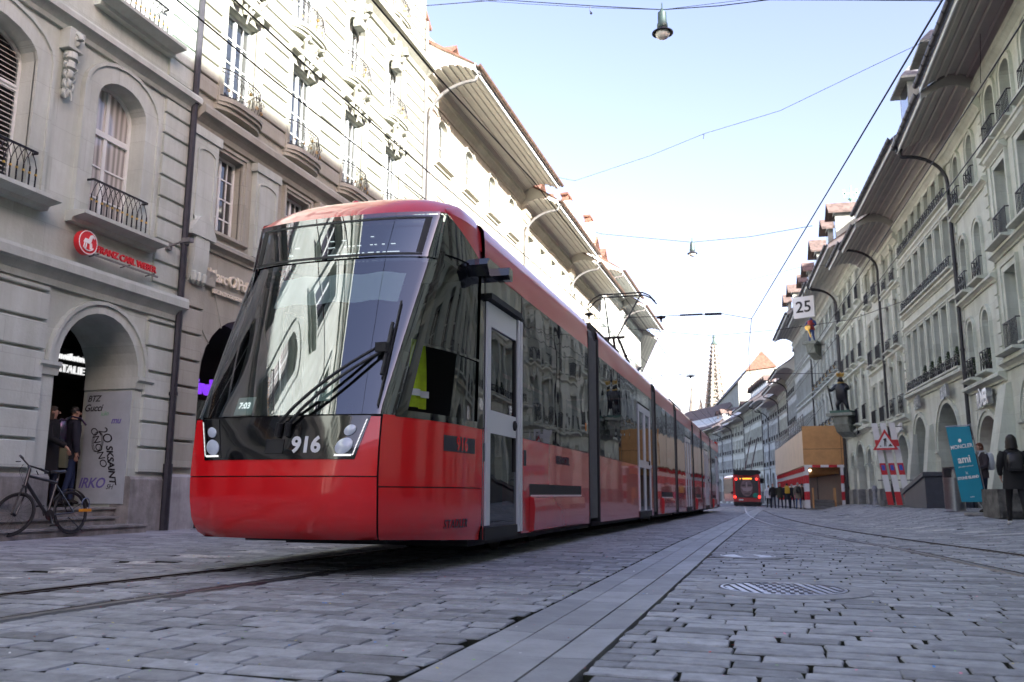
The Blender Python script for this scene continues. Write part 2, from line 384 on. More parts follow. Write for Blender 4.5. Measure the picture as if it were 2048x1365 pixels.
# drainage channel: two rows of slabs with a shallow gutter between
V, FC, TN = [], [], []
rr3 = random.Random(11)
def slab(x0, x1, y0, y1, za, zb, tone):
    n = len(V); g = .002; z = gz((x0+x1)/2,(y0+y1)/2)+rr3.uniform(-.0015,.0015)
    ring = [(x0+g,y0+g,za),(x1-g,y0+g,zb),(x1-g,y1-g,zb),(x0+g,y1-g,za)]
    for (a,b,c) in ring: V.append((a,b,gz(a,b)-.06))
    for (a,b,c) in ring: V.append((a,b,gz(a,b)+c+rr3.uniform(-.001,.001)))
    for k in range(4): FC.append((n+k,n+(k+1)%4,n+4+(k+1)%4,n+4+k)); TN.append(tone)
    FC.append((n+4,n+5,n+6,n+7)); TN.append(tone)
for (x0,x1,lmin,lmax,za,zb) in [(-1.345,-1.175,.45,.85,0,-.006),(-1.17,-.95,.42,.62,-.004,-.004),(-.945,-.755,.55,1.0,-.006,0)]:
    y = .6
    while y < 75:
        L = rr3.uniform(lmin,lmax); slab(x0,x1,y,y+L,za,zb,rr3.random()); y += L
tag(stone_obj('drainage_channel', V, FC, TN, K['slab']), kind='structure')
# left pavement flags
V, FC, TN = [], [], []
rr4 = random.Random(5)
stones(-2, 60, lambda y: (-10.38, XL_EDGE-.01), lambda x,y: gz(x,y)+.004, .42, .62, None, V, FC, TN, rr4, lambda x,y,h: False, gap=.008, ht=.08)
stones(-2, 60, lambda y: (right_face(y)-.59, right_face(y)-.03), lambda x,y: gz(x,y)+.01, .42, .6, None, V, FC, TN, rr4, lambda x,y,h: False, gap=.008, ht=.08)
tag(stone_obj('pavement', V, FC, TN, K['stone_l']), kind='structure')
# grooved rails
def rail(f, off, label, y0=-20, y1=150, grp=''):
    mb = MB(); ys_ = [y0+i*.5 for i in range(int((50-y0)/.5))]+[50+i*2 for i in range(int((y1-50)/2)+1)]
    prof = [(-.085,-.06),(-.085,-.022),(-.068,-.012),(-.060,.005),(.004,.006),(.008,-.045),(.052,-.045),(.056,.001),(.072,.001),(.085,-.018),(.085,-.06)]
    vs = []; n = len(prof); s = 1 if off > 0 else -1
    for y in ys_:
        x = f(y)+off
        for (a,b) in prof: vs.append((x-s*a, y, gz(x,y)+b+.002))
    mb_f = []; ms = []
    for i in range(len(ys_)-1):
        for k in range(n-1):
            mb_f.append((i*n+k,i*n+k+1,(i+1)*n+k+1,(i+1)*n+k)); ms.append(0 if k in (2,3,7) else 1)
    mb.v = vs; mb.f = mb_f; mb.m = ms
    return tag(obj('tram_rail', mb, [K['rail'],K['rail_side']]), label, 'rail', 'steel tram rails in the street')
rail(trk_l, .5, 'near rail of the red tram track, running under its door side')
rail(trk_l, -.5, 'far rail of the red tram track, nearer the painted dashes')
rail(trk_r, -.5, 'left rail of the curved empty track, nearer the manhole cover')
rail(trk_r, .5, 'right rail of the curved empty track, nearer the pavement clutter')
# manhole covers
def lid(cx, cy, r, label, big=True):
    rw_ = .17 if r > .4 else .09
    T = thing('manhole_cover', label, 'manhole cover', (cx,cy,gz(cx,cy)), .25, 'manhole covers in the cobbles')
    mb = MB(); mb.lathe([(r+rw_,-.05),(r+rw_,.004),(r+rw_-.01,.009),(r+.012,.009),(r+.012,-.05)], n=48)
    # flatten ring top into the street
    obj('concrete_ring', mb, K['ring'], T, smooth=30)
    mb = MB(); mb.lathe([(r,-.05),(r,.010),(r-.02,.011),(r-.022,.002),(r-.035,.002),(r-.036,-.05)], n=48)
    mb.lathe([(r-.04,-.05),(r-.04,-.004),(.001,-.004)], n=48)
    n = 13
    for i in range(n):
        x = -r+.06+(2*r-.12)*i/(n-1)
        hh = math.sqrt(max(0,(r-.045)**2-x*x))
        if abs(x) < r*.33:      # lettering block in the middle
            for j in range(7):
                yy = -hh+.03+j*(2*hh-.06)/6
                mb.box(x-.011,x+.014,yy-.02,yy+.018,-.004,.008)
        else: mb.box(x-.019,x+.019,-hh,hh,-.004,.008)
    obj('iron_lid', mb, K['lid'], T, smooth=None)
lid(.02, 6.66, .44, 'large round ribbed manhole cover in a stone ring, nearest the camera')
lid(-.32, 9.95, .30, 'small bright manhole cover farther up beside the drainage channel')
# confetti scattered in the joints
cb = MB(); rc = random.Random(21)
cm = [mat('confetti_'+n, c, .7) for n,c in [('yellow',(.75,.62,.12)),('pink',(.75,.3,.42)),('blue',(.08,.3,.75)),('white',(.8,.8,.8)),('red',(.6,.06,.05)),('green',(.3,.55,.2))]]
for k in range(1500):
    y = 2.2+rc.random()**1.6*16; x = -6+rc.random()*(7.5+y*.25); r_ = rc.uniform(.003,.0075)
    z = gz(x,y)+rc.uniform(.001,.004); a = rc.random()*6.28; tz = rc.uniform(-.3,.6)*r_
    cb.add([(x+r_*math.cos(a+q*math.pi/3),y+r_*math.sin(a+q*math.pi/3),z+.002+tz*math.cos(q*math.pi/3)) for q in range(6)], [(0,1,2,3,4,5)], rc.randrange(6))
tag(obj('confetti', cb, cm, fix=False), 'scattered coloured paper confetti lying on the cobbles', 'confetti', kind='stuff')
# ------------------------------------------------------------------ THE TRAM
K['red'] = mat('red_paint', (.82,.008,.014), .22, coat=.7, spec=.5)
K['red_side'] = mat('red_film', (.64,.014,.026), .22, coat=.8, bump=.04, bscale=.9)
K['roofred'] = mat('roof_red', (.62,.016,.03), .28, coat=.6, bump=.05, bscale=1.2)
K['black'] = mat('gloss_black', (.008,.008,.009), .08, spec=.7, coat=1)
K['rubber'] = mat('rubber', (.018,.018,.019), .6)
K['under'] = mat('underframe', (.02,.02,.021), .7)
K['bellows'] = mat('bellows', (.13,.135,.14), .7, var=.15, vscale=6)
K['alu'] = mat('light_grey_frame', (.74,.76,.80), .35, coat=.3)
K['led'] = mat('led_white', (.8,.8,.8), .4, emit=(1,1,1), es=.13)
K['tail_led'] = mat('tail_led', (.6,.02,.01), .4, emit=(1,.03,.02), es=.5)
K['lens'] = mat('lamp_lens', (.62,.68,.78), .12, coat=1, spec=.9)
K['amber'] = mat('amber', (.7,.22,.02), .3, coat=.5)
K['num_white'] = mat('number_white', (.82,.82,.82), .5)
K['num_dark'] = mat('number_dark', (.035,.035,.05), .5)
K['seam'] = mat('seam', (.02,.004,.005), .6)
def grime(M, z0, z1, amt):
    """road dust thrown up over the lowest part of the body"""
    t = M.node_tree; b = t.nodes['Principled BSDF']; g = t.nodes.new('ShaderNodeNewGeometry'); sp = t.nodes.new('ShaderNodeSeparateXYZ'); t.links.new(g.outputs['Position'], sp.inputs[0])
    mr = t.nodes.new('ShaderNodeMapRange'); mr.inputs['From Min'].default_value = z1; mr.inputs['From Max'].default_value = z0; t.links.new(sp.outputs['Z'], mr.inputs['Value'])
    n = t.nodes.new('ShaderNodeTexNoise'); n.inputs['Scale'].default_value = 5; n.inputs['Detail'].default_value = 8; n.inputs['Roughness'].default_value = .75; t.links.new(g.outputs['Position'], n.inputs['Vector'])
    m1 = t.nodes.new('ShaderNodeMath'); m1.operation = 'MULTIPLY'; t.links.new(mr.outputs[0], m1.inputs[0]); t.links.new(n.outputs['Fac'], m1.inputs[1])
    m2 = t.nodes.new('ShaderNodeMath'); m2.operation = 'MULTIPLY'; m2.inputs[1].default_value = amt; m2.use_clamp = True; t.links.new(m1.outputs[0], m2.inputs[0])
    mx = t.nodes.new('ShaderNodeMixRGB'); mx.inputs[1].default_value = b.inputs['Base Color'].default_value; mx.inputs[2].default_value = (.16,.13,.12,1); t.links.new(m2.outputs[0], mx.inputs['Fac']); t.links.new(mx.outputs[0], b.inputs['Base Color'])
    m3 = t.nodes.new('ShaderNodeMath'); m3.operation = 'SUBTRACT'; m3.inputs[0].default_value = b.inputs['Coat Weight'].default_value; t.links.new(m2.outputs[0], m3.inputs[1]); m3.use_clamp = True; t.links.new(m3.outputs[0], b.inputs['Coat Weight'])
grime(K['red'], .2, .62, .7); grime(K['red_side'], .1, .75, .8)
# reflective side glazing, faintly rippled
def ripple_glass(name, tint, bump, scale, trans):
    M = bpy.data.materials.new(name); M.use_nodes = True; t = M.node_tree; t.nodes.clear()
    out = t.nodes.new('ShaderNodeOutputMaterial'); mix = t.nodes.new('ShaderNodeMixShader')
    gl = t.nodes.new('ShaderNodeBsdfGlossy'); gl.inputs['Roughness'].default_value = .012; gl.inputs['Color'].default_value = (.93,.95,1,1)
    tr = t.nodes.new('ShaderNodeBsdfTransparent'); tr.inputs['Color'].default_value = (*tint,1)
    fr = t.nodes.new('ShaderNodeFresnel'); fr.inputs['IOR'].default_value = 1.5
    ad = t.nodes.new('ShaderNodeMath'); ad.operation = 'MULTIPLY_ADD'; ad.inputs[1].default_value = 1.0; ad.inputs[2].default_value = trans; ad.use_clamp = True
    g = t.nodes.new('ShaderNodeNewGeometry'); n = t.nodes.new('ShaderNodeTexNoise'); n.inputs['Scale'].default_value = scale; n.inputs['Detail'].default_value = 1.5
    t.links.new(g.outputs['Position'], n.inputs['Vector'])
    bp = t.nodes.new('ShaderNodeBump'); bp.inputs['Strength'].default_value = bump; bp.inputs['Distance'].default_value = .05
    t.links.new(n.outputs['Fac'], bp.inputs['Height'])
    t.links.new(bp.outputs['Normal'], gl.inputs['Normal']); t.links.new(bp.outputs['Normal'], fr.inputs['Normal'])
    t.links.new(fr.outputs[0], ad.inputs[0]); t.links.new(ad.outputs[0], mix.inputs[0])
    t.links.new(tr.outputs[0], mix.inputs[1]); t.links.new(gl.outputs[0], mix.inputs[2]); t.links.new(mix.outputs[0], out.inputs[0]); return M
K['screen'] = ripple_glass('windscreen_glass', (.56,.66,.66), .055, 1.3, .15)
K['sideglass'] = ripple_glass('side_glass', (.10,.11,.12), .13, 1.1, .02)
XT = -3.88
ZT=[.28,.35,.45,.62,.80,1.02,1.28,2.80,3.30]
YC=[6.26,6.15,6.10,6.07,6.07,6.10,6.15,6.86,7.06]
YK=[6.40,6.29,6.24,6.21,6.20,6.21,6.24,7.02,7.20]
HC=[.80,.84,.86,.87,.87,.87,.87,.94,.99]
HS=[1.12,1.14,1.15,1.15,1.15,1.15,1.15,1.15,1.10]
def zl(T,z):
    if z<=ZT[0]: return T[0]
    for i in range(len(ZT)-1):
        if z<=ZT[i+1]:
            t=(z-ZT[i])/(ZT[i+1]-ZT[i]);return T[i]*(1-t)+T[i+1]*t
    return T[-1]
def NP(u, z, off=0.):
    def q(u,z):
        s=-1 if u<0 else 1;a=abs(u)
        yc,yk,hc,hs=(zl(T,z) for T in (YC,YK,HC,HS))
        if a<=1: x=hc*a;y=yc+(yk-yc)*(.25*a*a+.75*a**3.2)
        else:
            t=a-1;x=hc+(hs-hc)*(1-max(0,1-t)**2.8);y=yk+(7.95-yk)*t
        return Vector((XT+s*x,y,z))
    p = q(u,z)
    if off:
        a = q(u+.01,z)-q(u-.01,z); b = q(u,z+.01)-q(u,z-.01); n = a.cross(b).normalized()
        p = p+n*off
    return p
def lin(a, b, n): return [a+(b-a)*i/n for i in range(n+1)]
tram = thing('tram', 'long red articulated low-floor tram numbered 916 at the front, black windows and a red roof', 'tram', (XT, 6.1, 0))
def tp(name, mb, mats, parent=None, smooth=None, fix=True):
    for i,p in enumerate(mb.v): mb.v[i] = (p[0], p[1], p[2]+gz(-4, p[1]))
    return obj(name, mb, mats, parent or tram, smooth=smooth, world=True, fix=fix)
def patch(mb, u0, u1, z0, z1, off=0, nu=30, nz=10, mi=0, f0=None, f1=None):
    """patch of the nose surface; f0/f1 give lower/upper border as functions of u"""
    us = lin(u0,u1,nu)
    n = len(mb.v); nw = nz+1
    for u in us:
        a = f0(u) if f0 else z0; b = f1(u) if f1 else z1
        for j in range(nw): mb.v.append(tuple(NP(u, a+(b-a)*j/nz, off)))
    for i in range(nu):
        for j in range(nz):
            mb.f.append([n+i*nw+j, n+(i+1)*nw+j, n+(i+1)*nw+j+1, n+i*nw+j+1]); mb.m.append(mi)
    return mb
# --- front shell: red bumper below, red brow panel above, side skirts
mb = MB(); patch(mb,-1,1,.30,.795,nu=44,nz=12); patch(mb,-1.0,1.0,.805,1.28,nu=44,nz=8)
for s in (-1,1):
    a,b = (1.01,2) if s>0 else (-2,-1.01)
    patch(mb,a,b,.22,.715,nu=24,nz=8,f0=lambda u:.30-.07*(abs(u)-1)); patch(mb,a,b,.725,1.30,nu=24,nz=8)
front = tp('front_shell', mb, [K['red']], smooth=50, fix=False)
mb = MB(); patch(mb,-1.0,1.0,.78,.82,off=-.012,nu=40,nz=1)
for a,b in ((1.0,2),(-2,-1.0)): patch(mb,a,b,.70,.74,off=-.01,nu=20,nz=1)
for a in (-1.015,.985): patch(mb,a,a+.03,.30,1.29,off=-.012,nu=1,nz=12)
mb.grid(lambda x,y:(XT+x*.8,y,.3), [-1,0,1],[6.3,7,8])
tp('panel_gap', mb, K['seam'], front, fix=False)
# bottom lip of the nose
# --- black mask with lamps and number
mk0 = lambda u: .935; 
mb = MB()
def mask_pt(a,b,off):   # a -1..1, b 0..1
    z = .935+(1.285-.935)*b; hw = .80+.115*b
    return tuple(NP(a*hw, z, off))
mb.grid(lambda a,b: mask_pt(a,b,.007), lin(-1,1,30), lin(0,1,6))
mask = tp('front_mask', mb, K['black'], smooth=60, fix=False)
def nose_decal(tmb, uc, z0, off, sx=1., slant=0):
    out = MB(); out.f = tmb.f; out.m = tmb.m
    for (x,y,z) in tmb.v: out.v.append(tuple(NP(uc+(x*sx)/.88, z0+y, off+z)))
    return out
tp('fleet_number', nose_decal(text_mb('916', .175, .002, .006), .325, 1.045, .012), K['num_white'], mask)
mb = MB()
mb.grid(lambda a,b: tuple(NP(-.0+.085*a, 1.04+.05*b, .010)), [-1,1], [-1,1], 0)
for a0,a1,b0,b1 in ((-1.1,1.1,-1.15,-1),(-1.1,1.1,1,1.15),(-1.1,-1,-1,1),(1,1.1,-1,1)):
    mb.grid(lambda a,b: tuple(NP(.085*a, 1.04+.05*b, .014)), [a0,a1],[b0,b1],0)
tp('coupler_cover', mb, K['rubber'], mask, fix=False)
for s in (1,-1):
    mb = MB()
    def hp(a,b,off,s=s):     # a 0..1 inner->outer, b 0..1 bottom->top
        z = .95+(1.275-.95)*b; u0 = .585+.10*b; u1 = .785+.115*b
        return tuple(NP(s*(u0+(u1-u0)*a), z, off))
    mb.grid(lambda a,b: hp(a,b,.011), lin(0,1,6), lin(0,1,6))
    hl = tp('headlight', mb, K['black'], smooth=60, fix=False)
    for (a,b,r) in ((.42,.66,.042),(.42,.27,.062)):
        c = Vector(hp(a,b,.013)); t1 = (Vector(hp(a+.1,b,.013))-c).normalized(); t2 = (Vector(hp(a,b+.1,.013))-c).normalized(); nn = t1.cross(t2).normalized()*(s)
        mb = MB(); n = 24; vs = []
        for rr_,h in ((r*1.12,.0),(r*1.12,.008),(r,.010),(r*.5,.014),(.001,.016)):
            for k in range(n): vs.append(tuple(c+t1*rr_*math.cos(2*math.pi*k/n)+t2*rr_*math.sin(2*math.pi*k/n)+nn*h))
        mb.add(vs, [(i*n+k,i*n+(k+1)%n,(i+1)*n+(k+1)%n,(i+1)*n+k) for i in range(4) for k in range(n)])
        tp('lamp', mb, K['lens'], hl, smooth=60)
    mb = MB(); n = 26
    for k in range(n):
        b0 = .05+.9*k/n; mb.grid(lambda a,b: hp(a,b,.016), [.93,.985],[b0,b0+.02])
    for k in range(14):
        a0 = .12+.80*k/14; mb.grid(lambda a,b: hp(a,b,.016), [a0,a0+.04],[.025,.075])
    tp('light_strip', mb, K['led'], hl, fix=False)
# --- windscreen, visor, cab side windows
def wsl(u): return 1.29
mb = MB(); patch(mb,-1.10,1.10,1.30,2.80,off=0,nu=56,nz=20)
tp('windscreen', mb, K['screen'], smooth=60, fix=False)
mb = MB(); patch(mb,-1.08,1.08,2.815,3.30,off=.004,nu=44,nz=8)
visor = tp('destination_visor', mb, K['screen'], smooth=60, fix=False)
mb = MB(); patch(mb,-1.10,1.10,2.80,3.30,off=-.06,nu=30,nz=4)
tp('visor_backing', mb, K['black'], visor, smooth=60, fix=False)
mb = MB()
def vz(b): return 2.86+.36*b
# glossy border frame round the display window
for (u0,u1,b0,b1) in ((-.92,.92,-.08,-.02),(-.92,.92,1.0,1.06),(-.92,-.86,0,1),(.86,.92,0,1)):
    mb.grid(lambda u,b: tuple(NP(u, vz(b), .008)), lin(u0,u1,14), [b0,b1])
tp('visor_frame', mb, K['rubber'], visor, fix=False)
mb = MB()
segs = [(-.50,.30),(-.56,.04),(-.57,-.14),(-.10,.42),(-.10,.18),(.03,.42)]
for (u,b) in segs: mb.grid(lambda a,c: tuple(NP(a, 2.93+b*.3+c, -.052)), [u,u+.05],[0,.009])
x = -.08
for (a,b_) in ((0,.16),(.2,.14),(.36,.03),(.42,.03),(.48,.03),(.56,.08),(.68,.04),(.76,.04),(.82,.16)):
    mb.grid(lambda u,c: tuple(NP(u, 2.90+c, -.052)), [x+a*.78,x+a*.78+b_*.78],[0,.010])
for (a,b_) in ((.04,.03),(.2,.03),(.26,.03),(.32,.03),(.38,.06),(.56,.04),(.62,.03),(.72,.04),(.84,.06)):
    mb.grid(lambda u,c: tuple(NP(u, 2.985+c, -.052)), [x+a*.78,x+a*.78+b_*.78],[0,.010])
mb.grid(lambda u,c: tuple(NP(u, 3.075+c, -.052)), [.34,.375],[0,.010])
tp('display_text', mb, K['led'], visor, fix=False)
mb = MB()
for s in (1,-1):
    if s < 0: patch(mb,-1.93,-1.10,1.31,2.90,off=-.012,nu=16,nz=14)
    else:      # the driver's sliding pane stands open
        for u0_,u1_,z0_,z1_ in ((1.10,1.15,1.31,2.90),(1.15,1.53,1.95,2.90),(1.53,1.93,1.31,2.90)): patch(mb,u0_,u1_,z0_,z1_,off=-.012,nu=8,nz=14)
K['cabglass'] = ripple_glass('cab_glass', (.40,.42,.42), .14, 1.1, .05)
tp('cab_side_window', mb, K['cabglass'], smooth=60, fix=False)
mb = MB()
for s in (1,-1):
    def pa(u0,u1,z0,z1,o=.004,nu=3,nz=12):
        a,b = sorted((s*u0,s*u1)); patch(mb,a,b,z0,z1,off=o,nu=nu,nz=nz)
    pa(1.085,1.15,1.30,2.90); pa(1.90,2.0,1.29,3.10)
    pa(1.08,2.0,1.29,1.35,nu=14,nz=1); pa(1.15,1.92,1.94,1.965,nu=10,nz=1); pa(1.52,1.55,1.34,1.95,nu=1,nz=4)
tp('window_pillar', mb, K['black'], smooth=50, fix=False)
# black side field above the window and the red roof sweep
def sweep(u): # lower border of the red field on the flank
    return 3.30-.36*max(0,abs(u)-1.06)/.94
mb = MB()
for s in (1,-1):
    a,b = sorted((s*1.06,s*2.0)); patch(mb,a,b,2.88,3.3,off=.003,nu=16,nz=4,f0=lambda u:2.88,f1=lambda u:max(sweep(u),2.89))
tp('upper_side_panel', mb, K['black'], smooth=50, fix=False)
mb = MB()
for s in (1,-1):
    a,b = sorted((s*1.06,s*2.0)); patch(mb,a,b,2.88,3.3,off=.004,nu=16,nz=4,f0=sweep,f1=lambda u:3.31)
# roof dome from the visor edge back to the first section
def roofp(u, t):
    p = NP(u,3.30,.004); s = t
    back = Vector((XT+(p.x-XT)*(1-.0*s), 7.96, 0)); q = Vector((p.x, p.y+(7.96-p.y)*(1-(1-s)**1.0), 0))
    # rise to the crown
    hx = abs(q.x-XT)/1.12
    crown = 3.58-.17*hx**4
    y0 = p.y; k = min(1,(q.y-y0)/.45)
    k = 1-(1-k)**2
    z = 3.30+(crown-3.30)*k if t > 0 else 3.30
    return (q.x, q.y, z)
mb.grid(lambda u,t: roofp(u,t), lin(-1.06,1.06,34), [0,.04,.1,.2,.3,.45,.6,.8,1])
# shoulders
def shp(u, t):
    s = 1 if u > 0 else -1; p = NP(u,3.30,.004); 
    q = Vector((XT+s*(abs(p.x-XT)*(1-t)+t*.99*zl(HC,3.3)/ .99), p.y, 3.30+ (3.58-.17*(.88)**4-3.30)*(1-(1-t)**2)*min(1,(p.y-7.18)/.45+.15)))
    return tuple(q)
mb.grid(lambda u,t: shp(u,t), lin(1.06,2,14), [0,.3,.6,1]); mb.grid(lambda u,t: shp(u,t), lin(-2,-1.06,14), [0,.3,.6,1])
tp('front_roof', mb, K['roofred'], smooth=60, fix=False)
mb = MB(); mb.lathe([(.05,0),(.05,.035),(.03,.06),(.001,.07)], c=(XT-.12,7.55,3.57), n=16); tp('antenna', mb, K['roofred'], smooth=60)
# camera arm at the cab door
mb = MB()
mb.prism([(7.55,2.86),(7.62,2.76),(7.9,2.76),(7.96,2.82),(7.96,2.92),(7.6,2.93)], -2.78, -2.56, 'x'); mb.prism([(7.80,2.80),(7.84,2.76),(7.93,2.76),(7.93,2.87),(7.82,2.88)], -2.56, -2.42, 'x')
tp('mirror_camera', mb, K['black'])
mb = MB(); mb.prism([(7.5,2.86),(7.6,2.78),(7.9,2.78),(7.9,2.92),(7.6,2.93)], -5.16,-4.98,'x'); tp('mirror_camera', mb, K['black'])
# wiper
mb = MB()
for (ua,za,ub,zb) in ((.01,1.20,.83,1.90),(.12,1.20,.85,1.84)):
    mb.tube([tuple(NP(ua+(ub-ua)*t, za+(zb-za)*t, .035+.05*math.sin(math.pi*t))) for t in lin(0,1,12)], .014, 6)
mb.tube([tuple(NP(.02,1.12,.02)),tuple(NP(.05,1.22,.05))], .028, 8); mb.tube([tuple(NP(.12,1.12,.02)),tuple(NP(.14,1.22,.05))], .028, 8)
mb.tube([tuple(NP(.35,1.455,.06)),tuple(NP(.43,1.46,.07))], .012, 6)
wp = tp('wiper', mb, K['rubber'])
mb = MB(); mb.tube([tuple(NP(.871+(.950-.871)*t, 2.33+(1.36-2.33)*t, .022)) for t in lin(0,1,14)], .010, 6)
mb.tube([tuple(NP(.86+(.905-.86)*t, 2.10+(1.62-2.10)*t, .042)) for t in lin(0,1,8)], .017, 6); mb.box(*[c for p,q in zip(tuple(NP(.84,1.86,.05)),(.05,.04,.04)) for c in (p-q,p+q)])
tp('wiper_blade', mb, K['rubber'], wp)
# cab interior seen through the glass
mb = MB()
mb.box(XT-.75,XT+.75,6.45,7.6,.55,1.0); mb.box(XT-1.05,XT+1.05,7.6,8.5,.55,1.0); mb.box(XT-1.08,XT+1.08,8.45,8.5,1.0,3.2); mb.box(XT-.85,XT+.85,7.45,8.5,2.95,3.2)
mb.prism([(6.34,1.0),(6.36,1.22),(6.58,1.30),(6.95,1.24),(6.98,1.0)], XT-.74, XT+.74, 'x')
mb.box(XT+.02,XT+.45,7.55,7.68,1.1,2.05); mb.box(XT-.02,XT+.5,7.2,7.68,1.28,1.4); mb.box(XT-.85,XT-.35,6.5,6.56,1.28,1.62)
mb.tube([(XT-.80,6.4,1.25),(XT-.78,7.0,2.8)],.03,8)
tp('cab_interior', mb, K['dark'])
mb = MB(); mb.grid(lambda u,z: tuple(NP(u, z+.012*math.sin(u*14), -.10)), lin(-.60,.80,24), [2.42,2.72])
tp('sun_blind', mb, mat('blind_cloth', (.80,.86,.82), .8, var=.05, vscale=3), smooth=60, fix=False)
mb = MB(); mb.grid(lambda u,z: tuple(NP(u, z, -.09)), [-.64,-.42], [1.36,1.52]); mb.grid(lambda u,z: tuple(NP(u, z, -.08)), [.2,.42], [1.46,1.62])
tp('cab_screen', mb, mat('screen_dark', (.05,.08,.09), .3, emit=(.25,.32,.3), es=.05), fix=False)
mb = MB()
tm = text_mb('7:03', .075, .001, .002)
for (x,y,z) in tm.v: mb.v.append(tuple(NP(-.53+x/.9, 1.44+y, -.085)))
mb.f = tm.f; mb.m = tm.m
tp('clock_digits', mb, K['led'])
yv = mat('hi_vis_yellow', (.55,.72,.03), .7, var=.2, vscale=8)
mb = MB(); mb.grid(lambda a,z: (XT+.86+.02*math.sin(a*9+z*3), 6.78+a*(.34-.10*(z-1.45))+ .03*z, z), lin(0,1,10), lin(1.42,2.02,8))
mb.grid(lambda a,z: (XT+.885+.02*math.sin(a*9+z*3), 6.78+a*(.34-.10*(z-1.45))+.03*z, z), lin(0,1,10), [1.52,1.58], 1)
tp('hi_vis_vest', mb, [yv, K['alu']], smooth=60, fix=False)
# --- body sections
def sec_prof(off=0.):
    return [(1.15+off,2.94),(1.15+off,3.10),(1.145+off,3.24),(1.135,3.33),(1.10,3.385),(1.03,3.42),(.80,3.46),(.4,3.50),(0,3.51)]
def wrap(mb, prof, y0, y1, mi=0):
    for s in (1,-1):
        mb.grid(lambda k,y: (XT+s*prof[k][0], y, prof[k][1]), list(range(len(prof))), [y0,(y0+y1)/2,y1], mi)
def side_rect(mb, x, y0, y1, z0, z1, mi=0, both=True):
    for s in ((1,-1) if both else (1,)):
        X = XT+s*x
        mb.quad((X,y0,z0),(X,y1,z0),(X,y1,z1),(X,y0,z1), mi)
def door(y0, y1, single=False, detail=True):
    """glazed plug door, its two leaves framed in light grey"""
    mb = MB(); X = 1.158
    for s in (1,-1):
        def bx(a,b,c,d,mi=0,x0=1.12,x1=1.17):
            l,h = sorted((XT+s*x0,XT+s*x1)); mb.box(l,h,a,b,c,d,mi)
        if single:
            bx(y0+.02,y0+.14,.36,2.60); bx(y1-.30,y1-.27,.9,2.6,1,1.12,1.168); bx(y0+.14,y1-.27,2.36,2.60); bx(y0+.14,y1-.27,1.27,1.50)
            bx(y1-.19,y1-.11,.26,2.62); bx(y1-.07,y1-.01,.26,2.62)
            bx(y0+.0,y1-.2,.22,.34,1); bx(y0+.0,y1-.22,2.62,2.68,1,1.12,1.22)
        else:
            ym = (y0+y1)/2
            for a,b in ((y0,ym-.01),(ym+.01,y1)):
                bx(a,a+.09,.36,2.60); bx(b-.09,b,.36,2.60); bx(a+.09,b-.09,2.46,2.60); bx(a+.09,b-.09,1.27,1.42)
            bx(y0,y1,.22,.34,1)
    d = tp('door', mb, [K['alu'],K['rubber']])
    mb = MB(); side_rect(mb,1.150,y0,y1,.34,2.62)
    tp('door_glass', mb, K['sideglass'], d, fix=False)
    mb = MB(); 
    for s in (1,-1): mb.box(*sorted((XT+s*.90,XT+s*.93)),y0,y1,.3,2.9)
    tp('door_lobby', mb, K['dark'], d)
    if detail:
        mb = MB()
        for s in (1,): mb.lathe([(.055,0),(.055,.018),(.03,.028),(.001,.03)], c=(XT+1.17,y1-.34,1.40), n=16, ax='x')
        tp('door_button', mb, K['rubber'], d, smooth=50)
